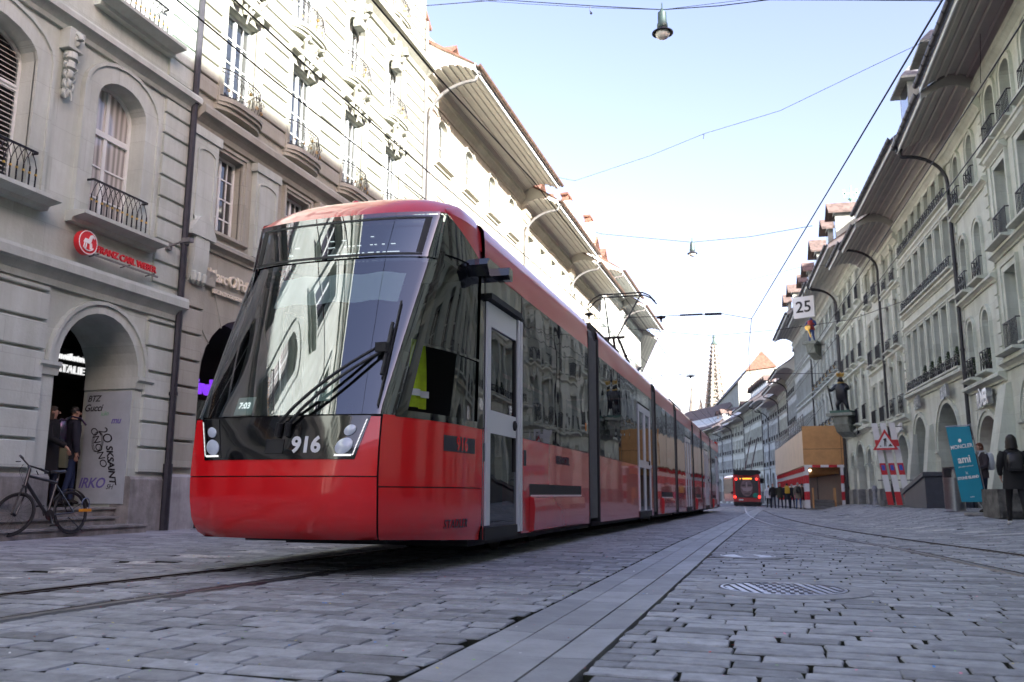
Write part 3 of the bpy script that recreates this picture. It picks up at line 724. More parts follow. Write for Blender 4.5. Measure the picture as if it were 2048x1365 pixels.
def section(y0, y1, doors, bogie=None, detail=False):
    cuts = [y0]+[v for d in doors for v in d[:2]]+[y1]
    spans = [(cuts[i],cuts[i+1]) for i in range(0,len(cuts),2)]
    for a,b in spans:
        if b-a < .03: continue
        mb = MB(); mg = MB()
        if bogie and a <= bogie[0] and b >= bogie[1]:
            x_ = XT+1.15
            for sg in (1,-1):
                X = XT+sg*1.15; P_ = [(a,.23),(bogie[0],.23),(bogie[0],.78),(bogie[1],.78),(bogie[1],.23),(b,.23),(b,1.29),(a,1.29)]
                mb.add([(X,p[0],p[1]) for p in P_], [(0,1,2,7),(2,3,6,7),(3,4,5,6)])
        else: side_rect(mb,1.15,a,b,.23,1.29)
        side_rect(mg,1.152,a,b,1.295,2.94)
        tp('side_panel', mb, K['red_side'], fix=False)
        wb = tp('window_band', mg, K['sideglass'], fix=False)
        mb = MB(); side_rect(mb,1.146,a,b,1.27,1.31)
        n = max(1,int((b-a)/1.5))
        for k in range(n+1):
            yy = a+(b-a)*k/n; side_rect(mb,1.1555,max(a,yy-.012),min(b,yy+.012),1.3,2.92)
        tp('window_bar', mb, K['rubber'], wb, fix=False)
    mb = MB()
    for d in doors: side_rect(mb,1.15,d[0],d[1],2.66,2.95)
    if doors: tp('door_header', mb, K['black'], fix=False)
    mb = MB(); wrap(mb, sec_prof(), y0, y1); tp('roof', mb, K['roofred'], smooth=60, fix=False)
    for d in doors: door(*d)
    # passenger room and underframe
    mb = MB(); mb.box(XT-.9,XT+.9,y0,y1,.42,.47); mb.box(XT-1.1,XT+1.1,y0,y1,3.0,3.04)
    for k in range(int((y1-y0)/1.0)):
        for s in (-.75,.75): mb.box(XT+s-.22,XT+s+.22,y0+.35+k*1.0,y0+.47+k*1.0,.9,1.62)
    tp('passenger_room', mb, K['dark'])
    mb = MB(); mb.box(XT-1.0,XT+1.0,y0,y1,.16,.42); mb.box(XT-1.1,XT+1.1,y0+.01,y1-.01,.24,.46); tp('underframe', mb, K['under'])
    if bogie:
        b0,b1 = bogie
        for s in (1,-1):
            mb = MB(); P_ = [(1.15,.64),(1.20,.62),(1.215,.5),(1.20,.25),(1.13,.22)]
            mb.grid(lambda k,y: (XT+s*P_[k][0], y, P_[k][1]), list(range(5)), [b0+.02,(b0+b1)/2,b1-.02])
            for yy in (b0+.02,b1-.02): mb.add([(XT+s*p[0],yy,p[1]) for p in P_]+[(XT+s*1.0,yy,.22),(XT+s*1.0,yy,.64)], [tuple(range(7))])
            mb.quad((XT+s*1.15,b0+.02,.64),(XT+s*1.15,b1-.02,.64),(XT+s*.98,b1-.02,.64),(XT+s*.98,b0+.02,.64))
            bc = tp('bogie_cover', mb, K['red_side'], smooth=30)
            if s > 0 and detail:
                mb = MB(); mb.box(XT+1.14,XT+1.149,b0,b1,.62,.80); tp('bogie_slot', mb, K['rubber'], bc)
                mb = MB(); mb.box(XT+1.15,XT+1.153,b0+.05,b1,.635,.655); tp('cover_trim', mb, K['alu'], bc)
        for yy in (b0+.55,b1-.55):
            for s in (1,-1):
                mb = MB(); mb.lathe([(.29,-.06),(.30,-.06),(.30,.0),(.32,.0),(.32,.02),(.28,.03),(.12,.05),(.001,.05)], c=(XT+s*.53,yy,.30), n=28, ax='x')
                tp('wheel', mb, K['rail_side'], smooth=40)
secs = [(7.97,13.02,[(8.0,9.30,True)],(9.65,12.45)), (13.88,20.33,[(18.1,19.9)],None), (21.07,25.1,[],(21.9,24.3)),
        (25.75,30.6,[(28.2,29.9)],None), (31.2,34.4,[],(31.7,33.9)), (35.0,39.4,[(36.2,37.9)],None), (40.0,45.4,[(43.0,44.3)],(40.4,42.6))]
for k,s_ in enumerate(secs): section(s_[0], s_[1], s_[2], s_[3], detail=True)
for i in range(len(secs)-1):
    a, b = secs[i][1], secs[i+1][0]
    mb = MB(); n = 9
    for k in range(n):
        y0_ = a+(b-a)*k/n; y1_ = a+(b-a)*(k+1)/n; ym = (y0_+y1_)/2
        for s in (1,-1):
            for (ya,xa,yb,xb) in ((y0_,1.09,ym,1.13),(ym,1.13,y1_,1.09)):
                mb.quad((XT+s*xa,ya,.30),(XT+s*xb,yb,.30),(XT+s*xb,yb,3.18),(XT+s*xa,ya,3.18))
        for (ya,za,yb,zb) in ((y0_,3.30,ym,3.36),(ym,3.36,y1_,3.30)):
            mb.quad((XT-1.05,ya,za),(XT+1.05,ya,za),(XT+1.05,yb,zb),(XT-1.05,yb,zb))
            for s in (1,-1): mb.quad((XT+s*1.09,ya,3.18),(XT+s*1.09,yb,3.18),(XT+s*1.05,yb,zb),(XT+s*1.05,ya,za))
    bl = tp('bellows', mb, K['bellows'], fix=False)
    mb = MB()
    for s in (1,-1):
        for yy in (a,b-.06):
            l,h = sorted((XT+s*1.07,XT+s*1.155)); mb.box(l,h,yy,yy+.06,.24,3.22)
    mb.box(XT-1.1,XT+1.1,a,a+.06,3.2,3.4); mb.box(XT-1.1,XT+1.1,b-.06,b,3.2,3.4)
    tp('bellows_frame', mb, K['rubber'], bl)
    mb = MB(); mb.box(XT-.95,XT+.95,a,b,.14,.35); tp('underframe', mb, K['under'])
# rear end
mb = MB(); prof = [(0,.25),(0,1.2),(-.05,1.3),(-.35,2.9),(-.6,3.5)]
mb.grid(lambda x,k: (XT+x, 46.0+prof[k][0]-.35*abs(x)**2, prof[k][1]), lin(-1.1,1.1,8), list(range(5)))
for s in (1,-1): mb.grid(lambda t,k: (XT+s*(1.15-.05*t), 45.4+(.6-.42+prof[k][0]*1.0)*t, prof[k][1]), [0,1], list(range(5)))
tp('rear_shell', mb, K['red_side'], smooth=40)
mb = MB()
for s in (1,-1): mb.box(XT+s*1.0-.08,XT+s*1.0+.10,45.62,45.72,1.05,1.25)
tp('tail_light', mb, K['tail_led'])
# nose underside, coupler shadow box
mb = MB(); mb.box(XT-.7,XT+.7,6.8,8.0,.25,.5); mb.box(XT-.95,XT+.95,7.4,8.0,.24,.5); mb.box(XT-.35,XT+.2,6.45,6.9,.285,.35); tp('underframe', mb, K['under'])
# lettering on the flank
def flank_text(body, size, y, z, mname, parent=None, bold=.0, dark=True, sp=1.):
    tm = text_mb(body, size, .002, bold, sp); out = MB(); out.f = tm.f; out.m = tm.m
    for (a,b,c) in tm.v:
        yy = y+a; zz = z+b
        if yy < 7.95: 
            t = (yy-zl(YK,zz))/(7.95-zl(YK,zz))+1; p = NP(t, zz, .006+c); out.v.append(tuple(p))
        else: out.v.append((XT+1.155+c, yy, zz))
    return tp(mname, out, K['num_dark'] if dark else K['alu'], parent)
flank_text('STADLER', .11, 7.32, .40, 'maker_name', front, .0, sp=1.12)
mb = MB(); 
mb.grid(lambda y,z: tuple(NP((y-zl(YK,z))/(7.95-zl(YK,z))+1, z, .004)), lin(7.03,7.72,8), [1.04,1.18]); plate = tp('number_plate', mb, K['num_dark'], front, fix=False)
tm = text_mb('916', .175, .001, .004); out = MB(); out.f = tm.f; out.m = tm.m
for (a,b,c) in tm.v:
    yy = 7.40+a; zz = 1.11+b; out.v.append(tuple(NP((yy-zl(YK,zz))/(7.95-zl(YK,zz))+1, zz, .008+c)))
tp('fleet_number', out, K['red'], plate)
flank_text('BERNMOBIL', .15, 11.3, 1.10, 'operator_name', None, .003, sp=.95)
mb = MB(); mb.box(XT+1.15,XT+1.158,12.78,12.86,1.62,1.74); tp('side_marker', mb, K['amber'])
mb = MB(); mb.box(XT+1.151,XT+1.154,9.40,9.50,.98,1.16); mb.box(XT+1.151,XT+1.154,7.97,8.05,.98,1.16); tp('door_keypad', mb, K['num_dark'])
for bx_ in ((XT-.5,XT+.5,9.6,11.2,3.45,3.66),(XT-.9,XT+.9,14.4,17.4,3.42,3.64),(XT-.9,XT+.9,26.4,29.8,3.42,3.64)):
    mb = MB(); mb.box(*bx_); tp('roof_equipment', mb, K['under'])
# pantograph
mb = MB(); y0_ = 21.6; zt = 6.18
for s in (-.34,.34):
    mb.tube([(XT+s,y0_+.9,3.75),(XT+s,y0_+2.7,4.25)], .03, 6)
mb.tube([(XT,y0_+.95,3.85),(XT,y0_+.2,4.7)], .035, 6)
for s in (-1,1): mb.tube([(XT+s*.10,y0_+.2,4.7),(XT+s*.50,y0_+1.7,zt-.06)], .022, 6)
mb.tube([(XT-.3,y0_+.2,4.7),(XT+.3,y0_+.2,4.7)], .035, 6)
mb.box(XT-.5,XT+.5,y0_+.6,y0_+1.1,3.55,3.85)
for s in (-1,1): mb.tube([(XT+s*.45,y0_+.9,3.7),(XT+s*.12,y0_+.2,4.7)], .035, 6)
mb2 = MB()
for yy in (y0_+1.5,y0_+1.85):
    mb2.tube([(XT-.95,yy,zt-.28),(XT-.8,yy,zt-.10),(XT-.6,yy,zt),(XT+.6,yy,zt),(XT+.8,yy,zt-.10),(XT+.95,yy,zt-.28)], .022, 6)
for s in (-.55,.55): mb2.tube([(XT+s,y0_+1.5,zt-.02),(XT+s,y0_+1.85,zt-.02)], .018, 6)
pg = obj('pantograph', mb, K['under'], tram, world=True); obj('contact_strip', mb2, K['under'], pg, world=True)
# ------------------------------------------------------------------ HOUSES
def outline(w, z0, z1, rise, n=10, cx=0.):
    """closed outline of an opening, counter-clockwise from bottom left"""
    if rise <= 0.001: return [(cx-w/2,z0),(cx+w/2,z0),(cx+w/2,z1),(cx-w/2,z1)]
    zs = z1-rise; pts = [(cx-w/2,z0),(cx+w/2,z0)]
    for k in range(n+1):
        t = math.pi*k/n; pts.append((cx+w/2*math.cos(t), zs+rise*math.sin(t)))
    return pts
def ring(mb, a, b, y0, y1, mi=0, skip=()):
    """band between outline a (outer) and b (inner), from depth y0 (front) to y1"""
    n = len(a); vs = [(p[0],y0,p[1]) for p in a]+[(p[0],y0,p[1]) for p in b]+[(p[0],y1,p[1]) for p in a]+[(p[0],y1,p[1]) for p in b]
    fs = []
    for k in range(n):
        if k in skip: continue
        q = (k+1)%n
        fs += [(k,q,n+q,n+k),(k,2*n+k,2*n+q,q),(n+k,n+q,3*n+q,3*n+k)]
    mb.add(vs, fs, mi)
def holed(mb, outer, holes, y, mi=0):
    loops = [[Vector((p[0],p[1],0)) for p in outer]]+[[Vector((p[0],p[1],0)) for p in h] for h in holes]
    flat = [p for l in loops for p in l]
    mb.add([(p.x,y,p.y) for p in flat], [tuple(t_) for t_ in tessellate_polygon(loops)], mi)
_wc = {}
def window_meshes(w, h, rise, style):
    key = (round(w,2),round(h,2),round(rise,2),style)
    if key in _wc: return _wc[key]
    fr = MB(); t = .055
    o = outline(w,0,h,rise); i = outline(w-2*t,t,h-t,max(0,rise-t*.6) if rise else 0)
    ring(fr,o,i,0,.07)
    fr.box(-.035,.035,.004,.06,t,h-t-.02)
    tz = h*.66 if 'T' in style else None
    if tz: fr.box(-w/2+t,w/2-t,-.012,.06,tz-.05,tz+.05)
    nb = 4 if 'M' in style else (3 if 'G' in style else 0)
    top = (tz-.05) if tz else h-max(rise,0)-.02
    for k in range(1,nb): fr.box(-w/2+t,w/2-t,.012,.05,top*k/nb-.014,top*k/nb+.014)
    if 'M' in style:
        for s in (-1,1): fr.box(s*w/4-.014,s*w/4+.014,.013,.049,t,top)
    pn = MB(); ii = outline(w-2*t,t,h-t,max(0,rise-t*.6) if rise else 0); pn.add([(p[0],.035,p[1]) for p in ii], [tuple(range(len(ii)))])
    mat_g = K['glass_c'] if 'C' in style else K['glass']
    r = (fr.mesh('window', [K['white']]), pn.mesh('pane', [mat_g]))
    if 'S' in style:   # shutter slats over the glass
        sb = MB()
        for k in range(int((h-.15)/.075)): sb.add([(-w/2+.06,-.03,.08+k*.075),(w/2-.06,-.03,.08+k*.075),(w/2-.06,.03,.13+k*.075),(-w/2+.06,.03,.13+k*.075)],[(0,1,2,3)])
        sm = sb.mesh('shutter', [mat('shutter_slats', (.5,.51,.48), .5)]); r = r+(sm,)
    _wc[key] = r; return r
def railing_mesh(w, style, h=.8):
    key = ('rail',round(w,2),style,h)
    if key in _wc: return _wc[key]
    mb = MB(); d = -.16
    if style == 'gothic':
        n = max(4,int(w/.11)); 
        mb.box(-w/2,w/2,d-.012,d+.012,h-.015,h+.015); mb.box(-w/2,w/2,d-.01,d+.01,.04,.06)
        st = w/n
        for k in range(n+1):
            x = -w/2+k*st; mb.box(x-.008,x+.008,d-.008,d+.008,0,h*.60)
            for s in (-1,1):
                if 0 <= k+s*2 <= n:
                    mb.tube([(x,d,h*.60),(x+s*st*.35,d,h*.78),(x+s*st*1.0,d,h)], .008, 4)
            mb.box(x-.014,x+.014,d-.014,d+.014,h*.42,h*.47,1)
        for s in (-1,1): mb.box(s*w/2-.01,s*w/2+.01,d,.02,h-.02,h+.01); mb.box(s*w/2-.01,s*w/2+.01,d,.02,.03,.06)
    elif style == 'bulge':
        n = 13
        def yb(x,z): return -.05-(.17*(1-(2*x/w)**4))-.07*math.sin(math.pi*min(1,z/h*1.1))*(1-(2*x/w)**6)
        for zz,r_ in ((h,.016),(.04,.012),(h*.86,.008)): mb.tube([(x,yb(x,zz),zz) for x in lin(-w/2,w/2,14)], r_, 5)
        for k in range(n+1):
            x = -w/2+w*k/n; mb.tube([(x,yb(x,z),z) for z in lin(.0,h,5)], .008, 4)
        for k in range(5):
            cx = -w/2+w*(k+.5)/5
            for q,(rr_,zc) in enumerate(((.085,h*.55),(.05,h*.25))):
                mb.tube([(cx+rr_*(1-a*.1)*math.cos(a*1.1),yb(cx,zc)-.012,zc+rr_*(1-a*.1)*math.sin(a*1.1)) for a in lin(0,7,12)], .008, 4, q)
        mb.lathe([(.001,-.02),(.04,-.01),(.04,.01),(.001,.02)], c=(0,yb(0,h*.5)-.03,h*.52), n=8, mi=1, ax='y')
    elif style == 'bars':
        mb.box(-w/2,w/2,d-.012,d+.012,h-.012,h+.012); mb.box(-w/2,w/2,d-.01,d+.01,.04,.06)
        n = max(4,int(w/.1))
        for k in range(n+1): x = -w/2+w*k/n; mb.box(x-.008,x+.008,d-.008,d+.008,0,h)
        for s in (-1,1): mb.box(s*w/2-.01,s*w/2+.01,d,.02,h-.02,h+.01)
    else:   # cross
        for zz in (.03,h*.5,h): mb.box(-w/2,w/2,d-.01,d+.01,zz-.01,zz+.01)
        for k in range(4):
            x = -w/2+w*k/3; mb.box(x-.01,x+.01,d-.01,d+.01,0,h)
            if k < 3: mb.tube([(x,d,0),(x+w/3,d,h)],.008,4); mb.tube([(x+w/3,d,0),(x,d,h)],.008,4)
        for s in (-1,1): mb.box(s*w/2-.01,s*w/2+.01,d,.02,h-.02,h+.01)
    me = mb.mesh('railing', [K['iron'],K['gold']]); _wc[key] = me; return me
def cornice(mb, s0, s1, z, proj, h, mi=0, drop=0):
    P_ = [(0.0,z),(-proj*.25,z),(-proj*.35,z+h*.22),(-proj*.7,z+h*.45),(-proj*.8,z+h*.5),(-proj,z+h*.55),(-proj,z+h*.85),(-proj*.9,z+h),(0.0,z+h+.03)]
    P_[0] = (.05,z); P_[-1] = (.05,z+h+.03)
    mb.prism(P_, s0, s1, 'x', mi)
def blocks(mb, s0, s1, z0, z1, row, holes, proj=.035, gap=.045, mi=0, minw=.1, y=0.):
    z = z0
    while z < z1-.05:
        zt = min(z+row, z1); iv = [(s0,s1)]
        for (a,b,c,d) in holes:
            if c < zt-.02 and d > z+.02:
                nv = []
                for (p,q) in iv:
                    if b <= p or a >= q: nv.append((p,q)); continue
                    if a > p: nv.append((p,a))
                    if b < q: nv.append((b,q))
                iv = nv
        for (p,q) in iv:
            if q-p > minw:
                c = .012
                mb.prism([(y+.02,z+gap),(y-proj+c,z+gap),(y-proj,z+gap+c),(y-proj,zt-c),(y-proj+c,zt),(y+.02,zt)], p, q, 'x', mi)
        z += row
def downpipe(parent, s, zt, ov, zg, m=None, zb=-.2, r=.06, curve=True):
    mb = MB(); path = []
    if ov > 0:
        path += [(s,-ov,zg+.05),(s,-ov+.03,zg-.18)]
        if curve:
            for t in lin(0,1,8): path.append((s, -ov+.08+(ov-.2)*math.sin(t*math.pi/2), zg-.22-1.05*(1-math.cos(t*math.pi/2))))
    path += [(s,-.12,zt-1.6 if ov else zt),(s,-.12,1.1)]
    mb.tube(path, r, 8); mb.tube([(s,-.12,1.15),(s,-.12,zb)], r*1.35, 8)
    for z in (2.4,5.2,8.0): 
        if z < zt-2: mb.tube([(s,-.12,z-.03),(s,-.12,z+.03)], r*1.3, 8)
    if ov > 0: mb.box(s-.1,s+.1,-ov-.1,-ov+.1,zg-.02,zg+.14)
    return obj('downpipe', mb, m or K['copper'], parent, smooth=40)
def dormer(parent, s, y, z, w=1.1, h=1.1, wm=None, rm=None, hip=False):
    mb = MB(); D = 1.8
    mb.box(s-w/2,s+w/2,y,y+D,z-.05,z+h); d = obj('dormer', mb, wm or K['white'], parent)
    mb = MB(); mb.box(s-w/2+.14,s+w/2-.14,y-.012,y+.01,z+.15,z+h-.12)
    obj('dormer_window', mb, K['glass'], d)
    mb = MB(); e = .28; rh = .55*w
    if hip:
        rp = [(s-w/2-e,y-e,z+h-.08),(s+w/2+e,y-e,z+h-.08),(s+w/2+e,y+D,z+h-.08),(s-w/2-e,y+D,z+h-.08),(s,y+.25,z+h+rh),(s,y+D,z+h+rh)]
        mb.add(rp,[(0,1,4),(1,2,5,4),(3,0,4,5),(0,3,2,1)])
        mb.box(s-w/2-e,s+w/2+e,y-e,y+D,z+h-.16,z+h-.08,1)
    else:
        pr = [(s-w/2-e,z+h-.12),(s,z+h+rh),(s+w/2+e,z+h-.12),(s+w/2+e,z+h-.22),(s,z+h+rh-.12),(s-w/2-e,z+h-.22)]
        mb.prism(pr, y-e-.1, y+D, 'y'); mb.prism([(s-w/2,z+h),(s+w/2,z+h),(s,z+h+rh-.16)], y+.02, y+D-.1, 'y', 1)
    obj('dormer_roof', mb, [rm or K['tile'], wm or K['white']], d)
    return d
def eave(parent, W, zw, ov, zg, ridge, depth, roofm, sof, closeA=True, closeB=True, slope=.85, battens=True, fascia=None, gut=None):
    """boarded, gently arched soffit running out from the wall head to the gutter, with the roof on top"""
    n = 10
    sp = []
    for k in range(n+1):
        t = k/n; sp.append((-ov*t, zw+(zg-zw)*t+.42*math.sin(math.pi*min(1,t*1.02))**.8*(1-.25*t)))
    roof = [(-ov-.02,zg+.22),(-ov*.3, zg+.22+ov*.7*slope*.8),(depth*.5,ridge),(depth,zg+.5)]
    mb = MB(); prof = sp+[(-ov-.02,zg)]+[(-ov-.02,zg+.2)]+[(r_[0],r_[1]-.05) for r_ in roof[1:2]]+[(.05,zg+.22+ov*slope*.95)]
    mb.prism(prof, 0, W, 'x')
    so_ = obj('eave_soffit', mb, sof, parent, smooth=30)
    if battens:
        mb = MB(); m_ = max(3,int(ov/.26))
        for k in range(1,m_+1):
            t = k/(m_+.4); yy = -ov*t; zz = zw+(zg-zw)*t+.42*math.sin(math.pi*min(1,t*1.02))**.8*(1-.25*t)
            mb.box(.0,W,yy-.025,yy+.025,zz-.045,zz+.02)
        obj('soffit_batten', mb, K['batten'], so_)
    mb = MB()
    mb.box(-.02,W+.02,-ov-.05,-ov-.02,zg-.06,zg+.22)
    obj('fascia', mb, fascia or K['white'], so_)
    mb = MB(); gp = [(-ov-.06-.085+.085*math.cos(a)*1.0, zg+.18-.10*math.sin(a)) for a in lin(0,math.pi,6)]
    gp += [(-ov-.06-.085-.085+.015,zg+.18),(-ov-.06-.085, zg+.11),(-ov-.075,zg+.18)]
    mb.prism(gp, -.03, W+.03, 'x')
    for k in range(int(W/.55)): mb.prism([(p[0]-.01 if p[0]< -ov-.14 else p[0],p[1]-.012) for p in gp[:7]], k*.55+.2, k*.55+.24, 'x')
    obj('gutter', mb, gut or K['copper'], parent)
    mb = MB(); th = .12
    mb.prism(roof+[(depth,zg+.4),(depth*.5,ridge-th),(-ov*.3,zg+.22+ov*.7*slope*.8-th),(-ov-.02,zg+.2)], -.05, W+.05, 'x')
    # gable infill under the roof
    mb.prism([(0.06,zw-.2),(.06,zg+.2+ov*slope*.95),(depth*.5,ridge-th-.02),(depth-.02,zg+.38),(depth-.02,zw-.2)], 0.02, W-.02, 'x', 1)
    rf = obj('roof', mb, [roofm, K['plaster4']], parent)
    return so_, rf
def roof_z(y, ov, zg, ridge, depth, slope=.85):
    y0,z0 = -ov*.3, zg+.22+ov*.7*slope*.8
    return z0+(ridge-z0)*(y-y0)/(depth*.5-y0)
hcount = 0
def house(name, label, A, B, H, m, rows, arches=(), cornices=(), quoins=(), rust=(), spec=None, depth=11., plinth=.95, side=1):
    """A -> B: plan ends of the front, seen left to right from the street.
       rows: dict(z0,z1,w,rise,pos,sur,style,rail,sill)   arches: (s,w,spring,rise[,z0])"""
    A = Vector((A[0],A[1],0)); B = Vector((B[0],B[1],0)); d = B-A; W = d.length
    T = thing(name, label, 'house', A, math.atan2(d.y,d.x)); 
    sp = spec or {}
    holes = []; hb = []
    for r in rows:
        for s in r['pos']: holes.append(outline(r['w'],r['z0'],r['z1'],r.get('rise',0),10,s)); hb.append((s-r['w']/2-r.get('sur',.12),s+r['w']/2+r.get('sur',.12),r['z0'],r['z1']+r.get('sur',.12)))
    nw = len(holes)
    for a in arches:
        holes.append(outline(a[1],a[4] if len(a)>4 else -.6,a[2]+a[3],a[3],14,a[0])); hb.append((a[0]-a[1]/2-.12,a[0]+a[1]/2+.12,-1,a[2]+a[3]+.12))
    mb = MB(); z0 = -1.0
    holed(mb, [(0,z0),(W,z0),(W,H),(0,H)], holes, 0)
    for k,h in enumerate(holes):
        dd = sp.get('reveal',.30) if k < nw else sp.get('arch_depth',.85)
        n = len(h); 
        vs = [(p[0],0,p[1]) for p in h]+[(p[0],dd,p[1]) for p in h]
        mb.add(vs, [(i,(i+1)%n,n+(i+1)%n,n+i) for i in range(n)])
    mb.quad((0,0,z0),(0,depth,z0),(0,depth,H),(0,0,H)); mb.quad((W,0,z0),(W,depth,z0),(W,depth,H),(W,0,H)); mb.quad((0,depth,z0),(W,depth,z0),(W,depth,H),(0,depth,H))
    mb.quad((0,0,H),(W,0,H),(W,depth,H),(0,depth,H))
    wall = obj('wall', mb, m, T, fix=False)
    md = sp.get('trim', m)
    for (z,pr,h) in cornices:
        mb = MB(); cornice(mb, -.015, W+.015, z, pr, h); obj('cornice', mb, md, T)
    for q in quoins:
        mb = MB(); blocks(mb, q[0], q[1], q[2], q[3], q[4], hb, q[5] if len(q)>5 else .04); obj('quoins', mb, m, T)
    for q in rust:
        mb = MB(); blocks(mb, q[0], q[1], q[2], q[3], q[4], hb, q[5] if len(q)>5 else .03); obj('rusticated_stonework', mb, m, T)
    for r in rows:
        w, h, rise = r['w'], r['z1']-r['z0'], r.get('rise',0); sty = r.get('style','')
        ms = window_meshes(w, h, rise, sty); su = r.get('sur',.12)
        key = ('sur',round(w,2),round(h,2),round(rise,2),round(su,2),m.name,r.get('sill',.1),W if r.get('band') else 0,sty.count('P'),r.get('hood'))
        if key not in _wc:
            sm = MB(); o = outline(w+2*su,-.002,h+su,rise+(su*.7 if rise else 0)); i = outline(w,0,h,rise)
            ring(sm,o,i,-.05,.02,skip=(0,)); o2 = outline(w+2*su+.06,-.001,h+su+.03,rise+(su*.7+.03 if rise else 0)); i2 = outline(w+2*su-.05,0,h+su-.03,rise+(su*.7-.02 if rise else 0)); ring(sm,o2,i2,-.085,.02,skip=(0,))
            if r.get('sill',.1):
                g = r.get('sill',.1); a = w/2+su+.1
                sm.prism([(.05,-.16),(-g*.5,-.16),(-g*.6,-.1),(-g*1.3,-.07),(-g*1.5,-.06),(-g*1.5,0.),(.25,0.02)], -a, a, 'x')
            if 'P' in sty:   # moulded lintel hood
                sm.prism([(.02,h+su),(-.08,h+su),(-.2,h+su+.1),(-.22,h+su+.18),(.02,h+su+.24)], -w/2-su-.08, w/2+su+.08, 'x')
            if r.get('hood') == 'key':
                sm.prism([(-.10,h-.05),(.10,h-.05),(.15,h+.35),(-.15,h+.35)], -.18, .0, 'y')
            _wc[key] = sm.mesh('window_surround', [m])
        for s in r['pos']:
            wn = link('window', ms[0], T, (s, sp.get('reveal',.30)-.07, r['z0']))
            link('pane', ms[1], wn)
            if len(ms) > 2: link('shutter', ms[2], wn)
            link('window_surround', _wc[key], T, (s,0,r['z0']))
            if r.get('rail'):
                link('railing', railing_mesh(w+(.14 if r['rail'] != 'bulge' else .35), r['rail'], r.get('rh',.8)), T, (s,0.0,r['z0']+.01+(0 if r['rail']!='bulge' else 0)))
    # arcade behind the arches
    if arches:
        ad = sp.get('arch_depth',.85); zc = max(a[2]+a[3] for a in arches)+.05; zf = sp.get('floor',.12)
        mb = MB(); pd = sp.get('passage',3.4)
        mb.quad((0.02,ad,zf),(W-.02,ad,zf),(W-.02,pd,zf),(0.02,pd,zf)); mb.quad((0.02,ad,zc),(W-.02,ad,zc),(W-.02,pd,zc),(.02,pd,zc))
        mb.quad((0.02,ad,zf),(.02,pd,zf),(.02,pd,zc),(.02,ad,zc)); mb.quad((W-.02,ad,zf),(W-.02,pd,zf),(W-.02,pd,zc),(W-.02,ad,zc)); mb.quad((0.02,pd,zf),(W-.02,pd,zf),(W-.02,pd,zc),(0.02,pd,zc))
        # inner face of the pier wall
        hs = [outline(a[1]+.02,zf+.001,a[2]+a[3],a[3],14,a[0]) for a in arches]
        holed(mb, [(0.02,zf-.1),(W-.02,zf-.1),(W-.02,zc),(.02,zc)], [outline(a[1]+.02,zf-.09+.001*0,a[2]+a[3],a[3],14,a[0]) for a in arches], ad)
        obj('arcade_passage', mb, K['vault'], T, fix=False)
        for k,a in enumerate(arches):
            mb = MB(); mb.box(a[0]-a[1]/2,a[0]+a[1]/2,pd-.06,pd-.02,zf+.5,2.9); sf = obj('shopfront', mb, K['shop'], T)
            mb = MB()
            for (x0,x1,z0_,z1_) in ((a[0]-a[1]/2-.05,a[0]+a[1]/2+.05,zf,zf+.5),(a[0]-a[1]/2-.05,a[0]+a[1]/2+.05,2.9,3.05),(a[0]-.03,a[0]+.03,zf+.5,2.9),(a[0]-a[1]/2-.05,a[0]-a[1]/2,zf+.5,2.9),(a[0]+a[1]/2,a[0]+a[1]/2+.05,zf+.5,2.9)):
                mb.box(x0,x1,pd-.10,pd-.01,z0_,z1_)
            obj('shop_frame', mb, K['door_wood'], sf)
            if sp.get('archivolt',True):
                o = outline(a[1]+.36,a[2]-.0,a[2]+a[3]+.16,a[3]+.16,14,a[0]); i = outline(a[1]+.003,a[2],a[2]+a[3],a[3],14,a[0])
                mb = MB(); ring(mb,o,i,-.05,.02,skip=(0,)); o = outline(a[1]+.42,a[2],a[2]+a[3]+.2,a[3]+.2,14,a[0]); i = outline(a[1]+.30,a[2],a[2]+a[3]+.14,a[3]+.14,14,a[0]); ring(mb,o,i,-.09,.02,skip=(0,))
                obj('archivolt', mb, m, T)
                for s_ in (-1,1):
                    mb = MB(); x = a[0]+s_*a[1]/2; l,h_ = sorted((x-s_*.03,x+s_*.36)); cornice2 = [(ad*.98,a[2]-.2),(-.04,a[2]-.2),(-.06,a[2]-.1),(-.11,a[2]-.06),(-.11,a[2]),(ad*.98,a[2])]
                    mb.prism(cornice2, l, h_, 'x'); obj('impost', mb, m, T)
    if plinth:
        iv = [(0,W)]
        for a in arches:
            nv = []
            for (p,q) in iv:
                if a[0]-a[1]/2 > p: nv.append((p,min(q,a[0]-a[1]/2)))
                if a[0]+a[1]/2 < q: nv.append((max(p,a[0]+a[1]/2),q))
            iv = [v for v in nv if v[1]-v[0] > .05]
        for (p,q) in iv:
            mb = MB(); mb.prism([(.3,-.8),(-.09,-.8),(-.09,plinth-.05),(-.05,plinth),(.3,plinth)], p-.012 if p>0 else p, q+.012 if q<W else q, 'x'); obj('plinth', mb, sp.get('plinth_mat',K['plinth']), T)
    if 'eave' in sp:
        e = sp['eave']   # ov, zg, ridge
        eave(T, W, H-.05, e[0], e[1], e[2], depth, sp.get('roof',K['tile']), sp.get('soffit',K['soffit']), gut=sp.get('gut'), fascia=sp.get('fascia'))
        mb = MB(); cornice(mb, 0, W, H-.5, .22, .45); obj('cornice', mb, md, T)
        for (s,w_,hp_) in sp.get('dormers',()):
            y = sp.get('dy',.9); z = roof_z(y, e[0], e[1], e[2], depth); dormer(T, s, y, z-.1, w_, sp.get('dh',1.0), sp.get('dwall',K['white']), sp.get('roof',K['tile']), hp_)
    elif 'flat' in sp:
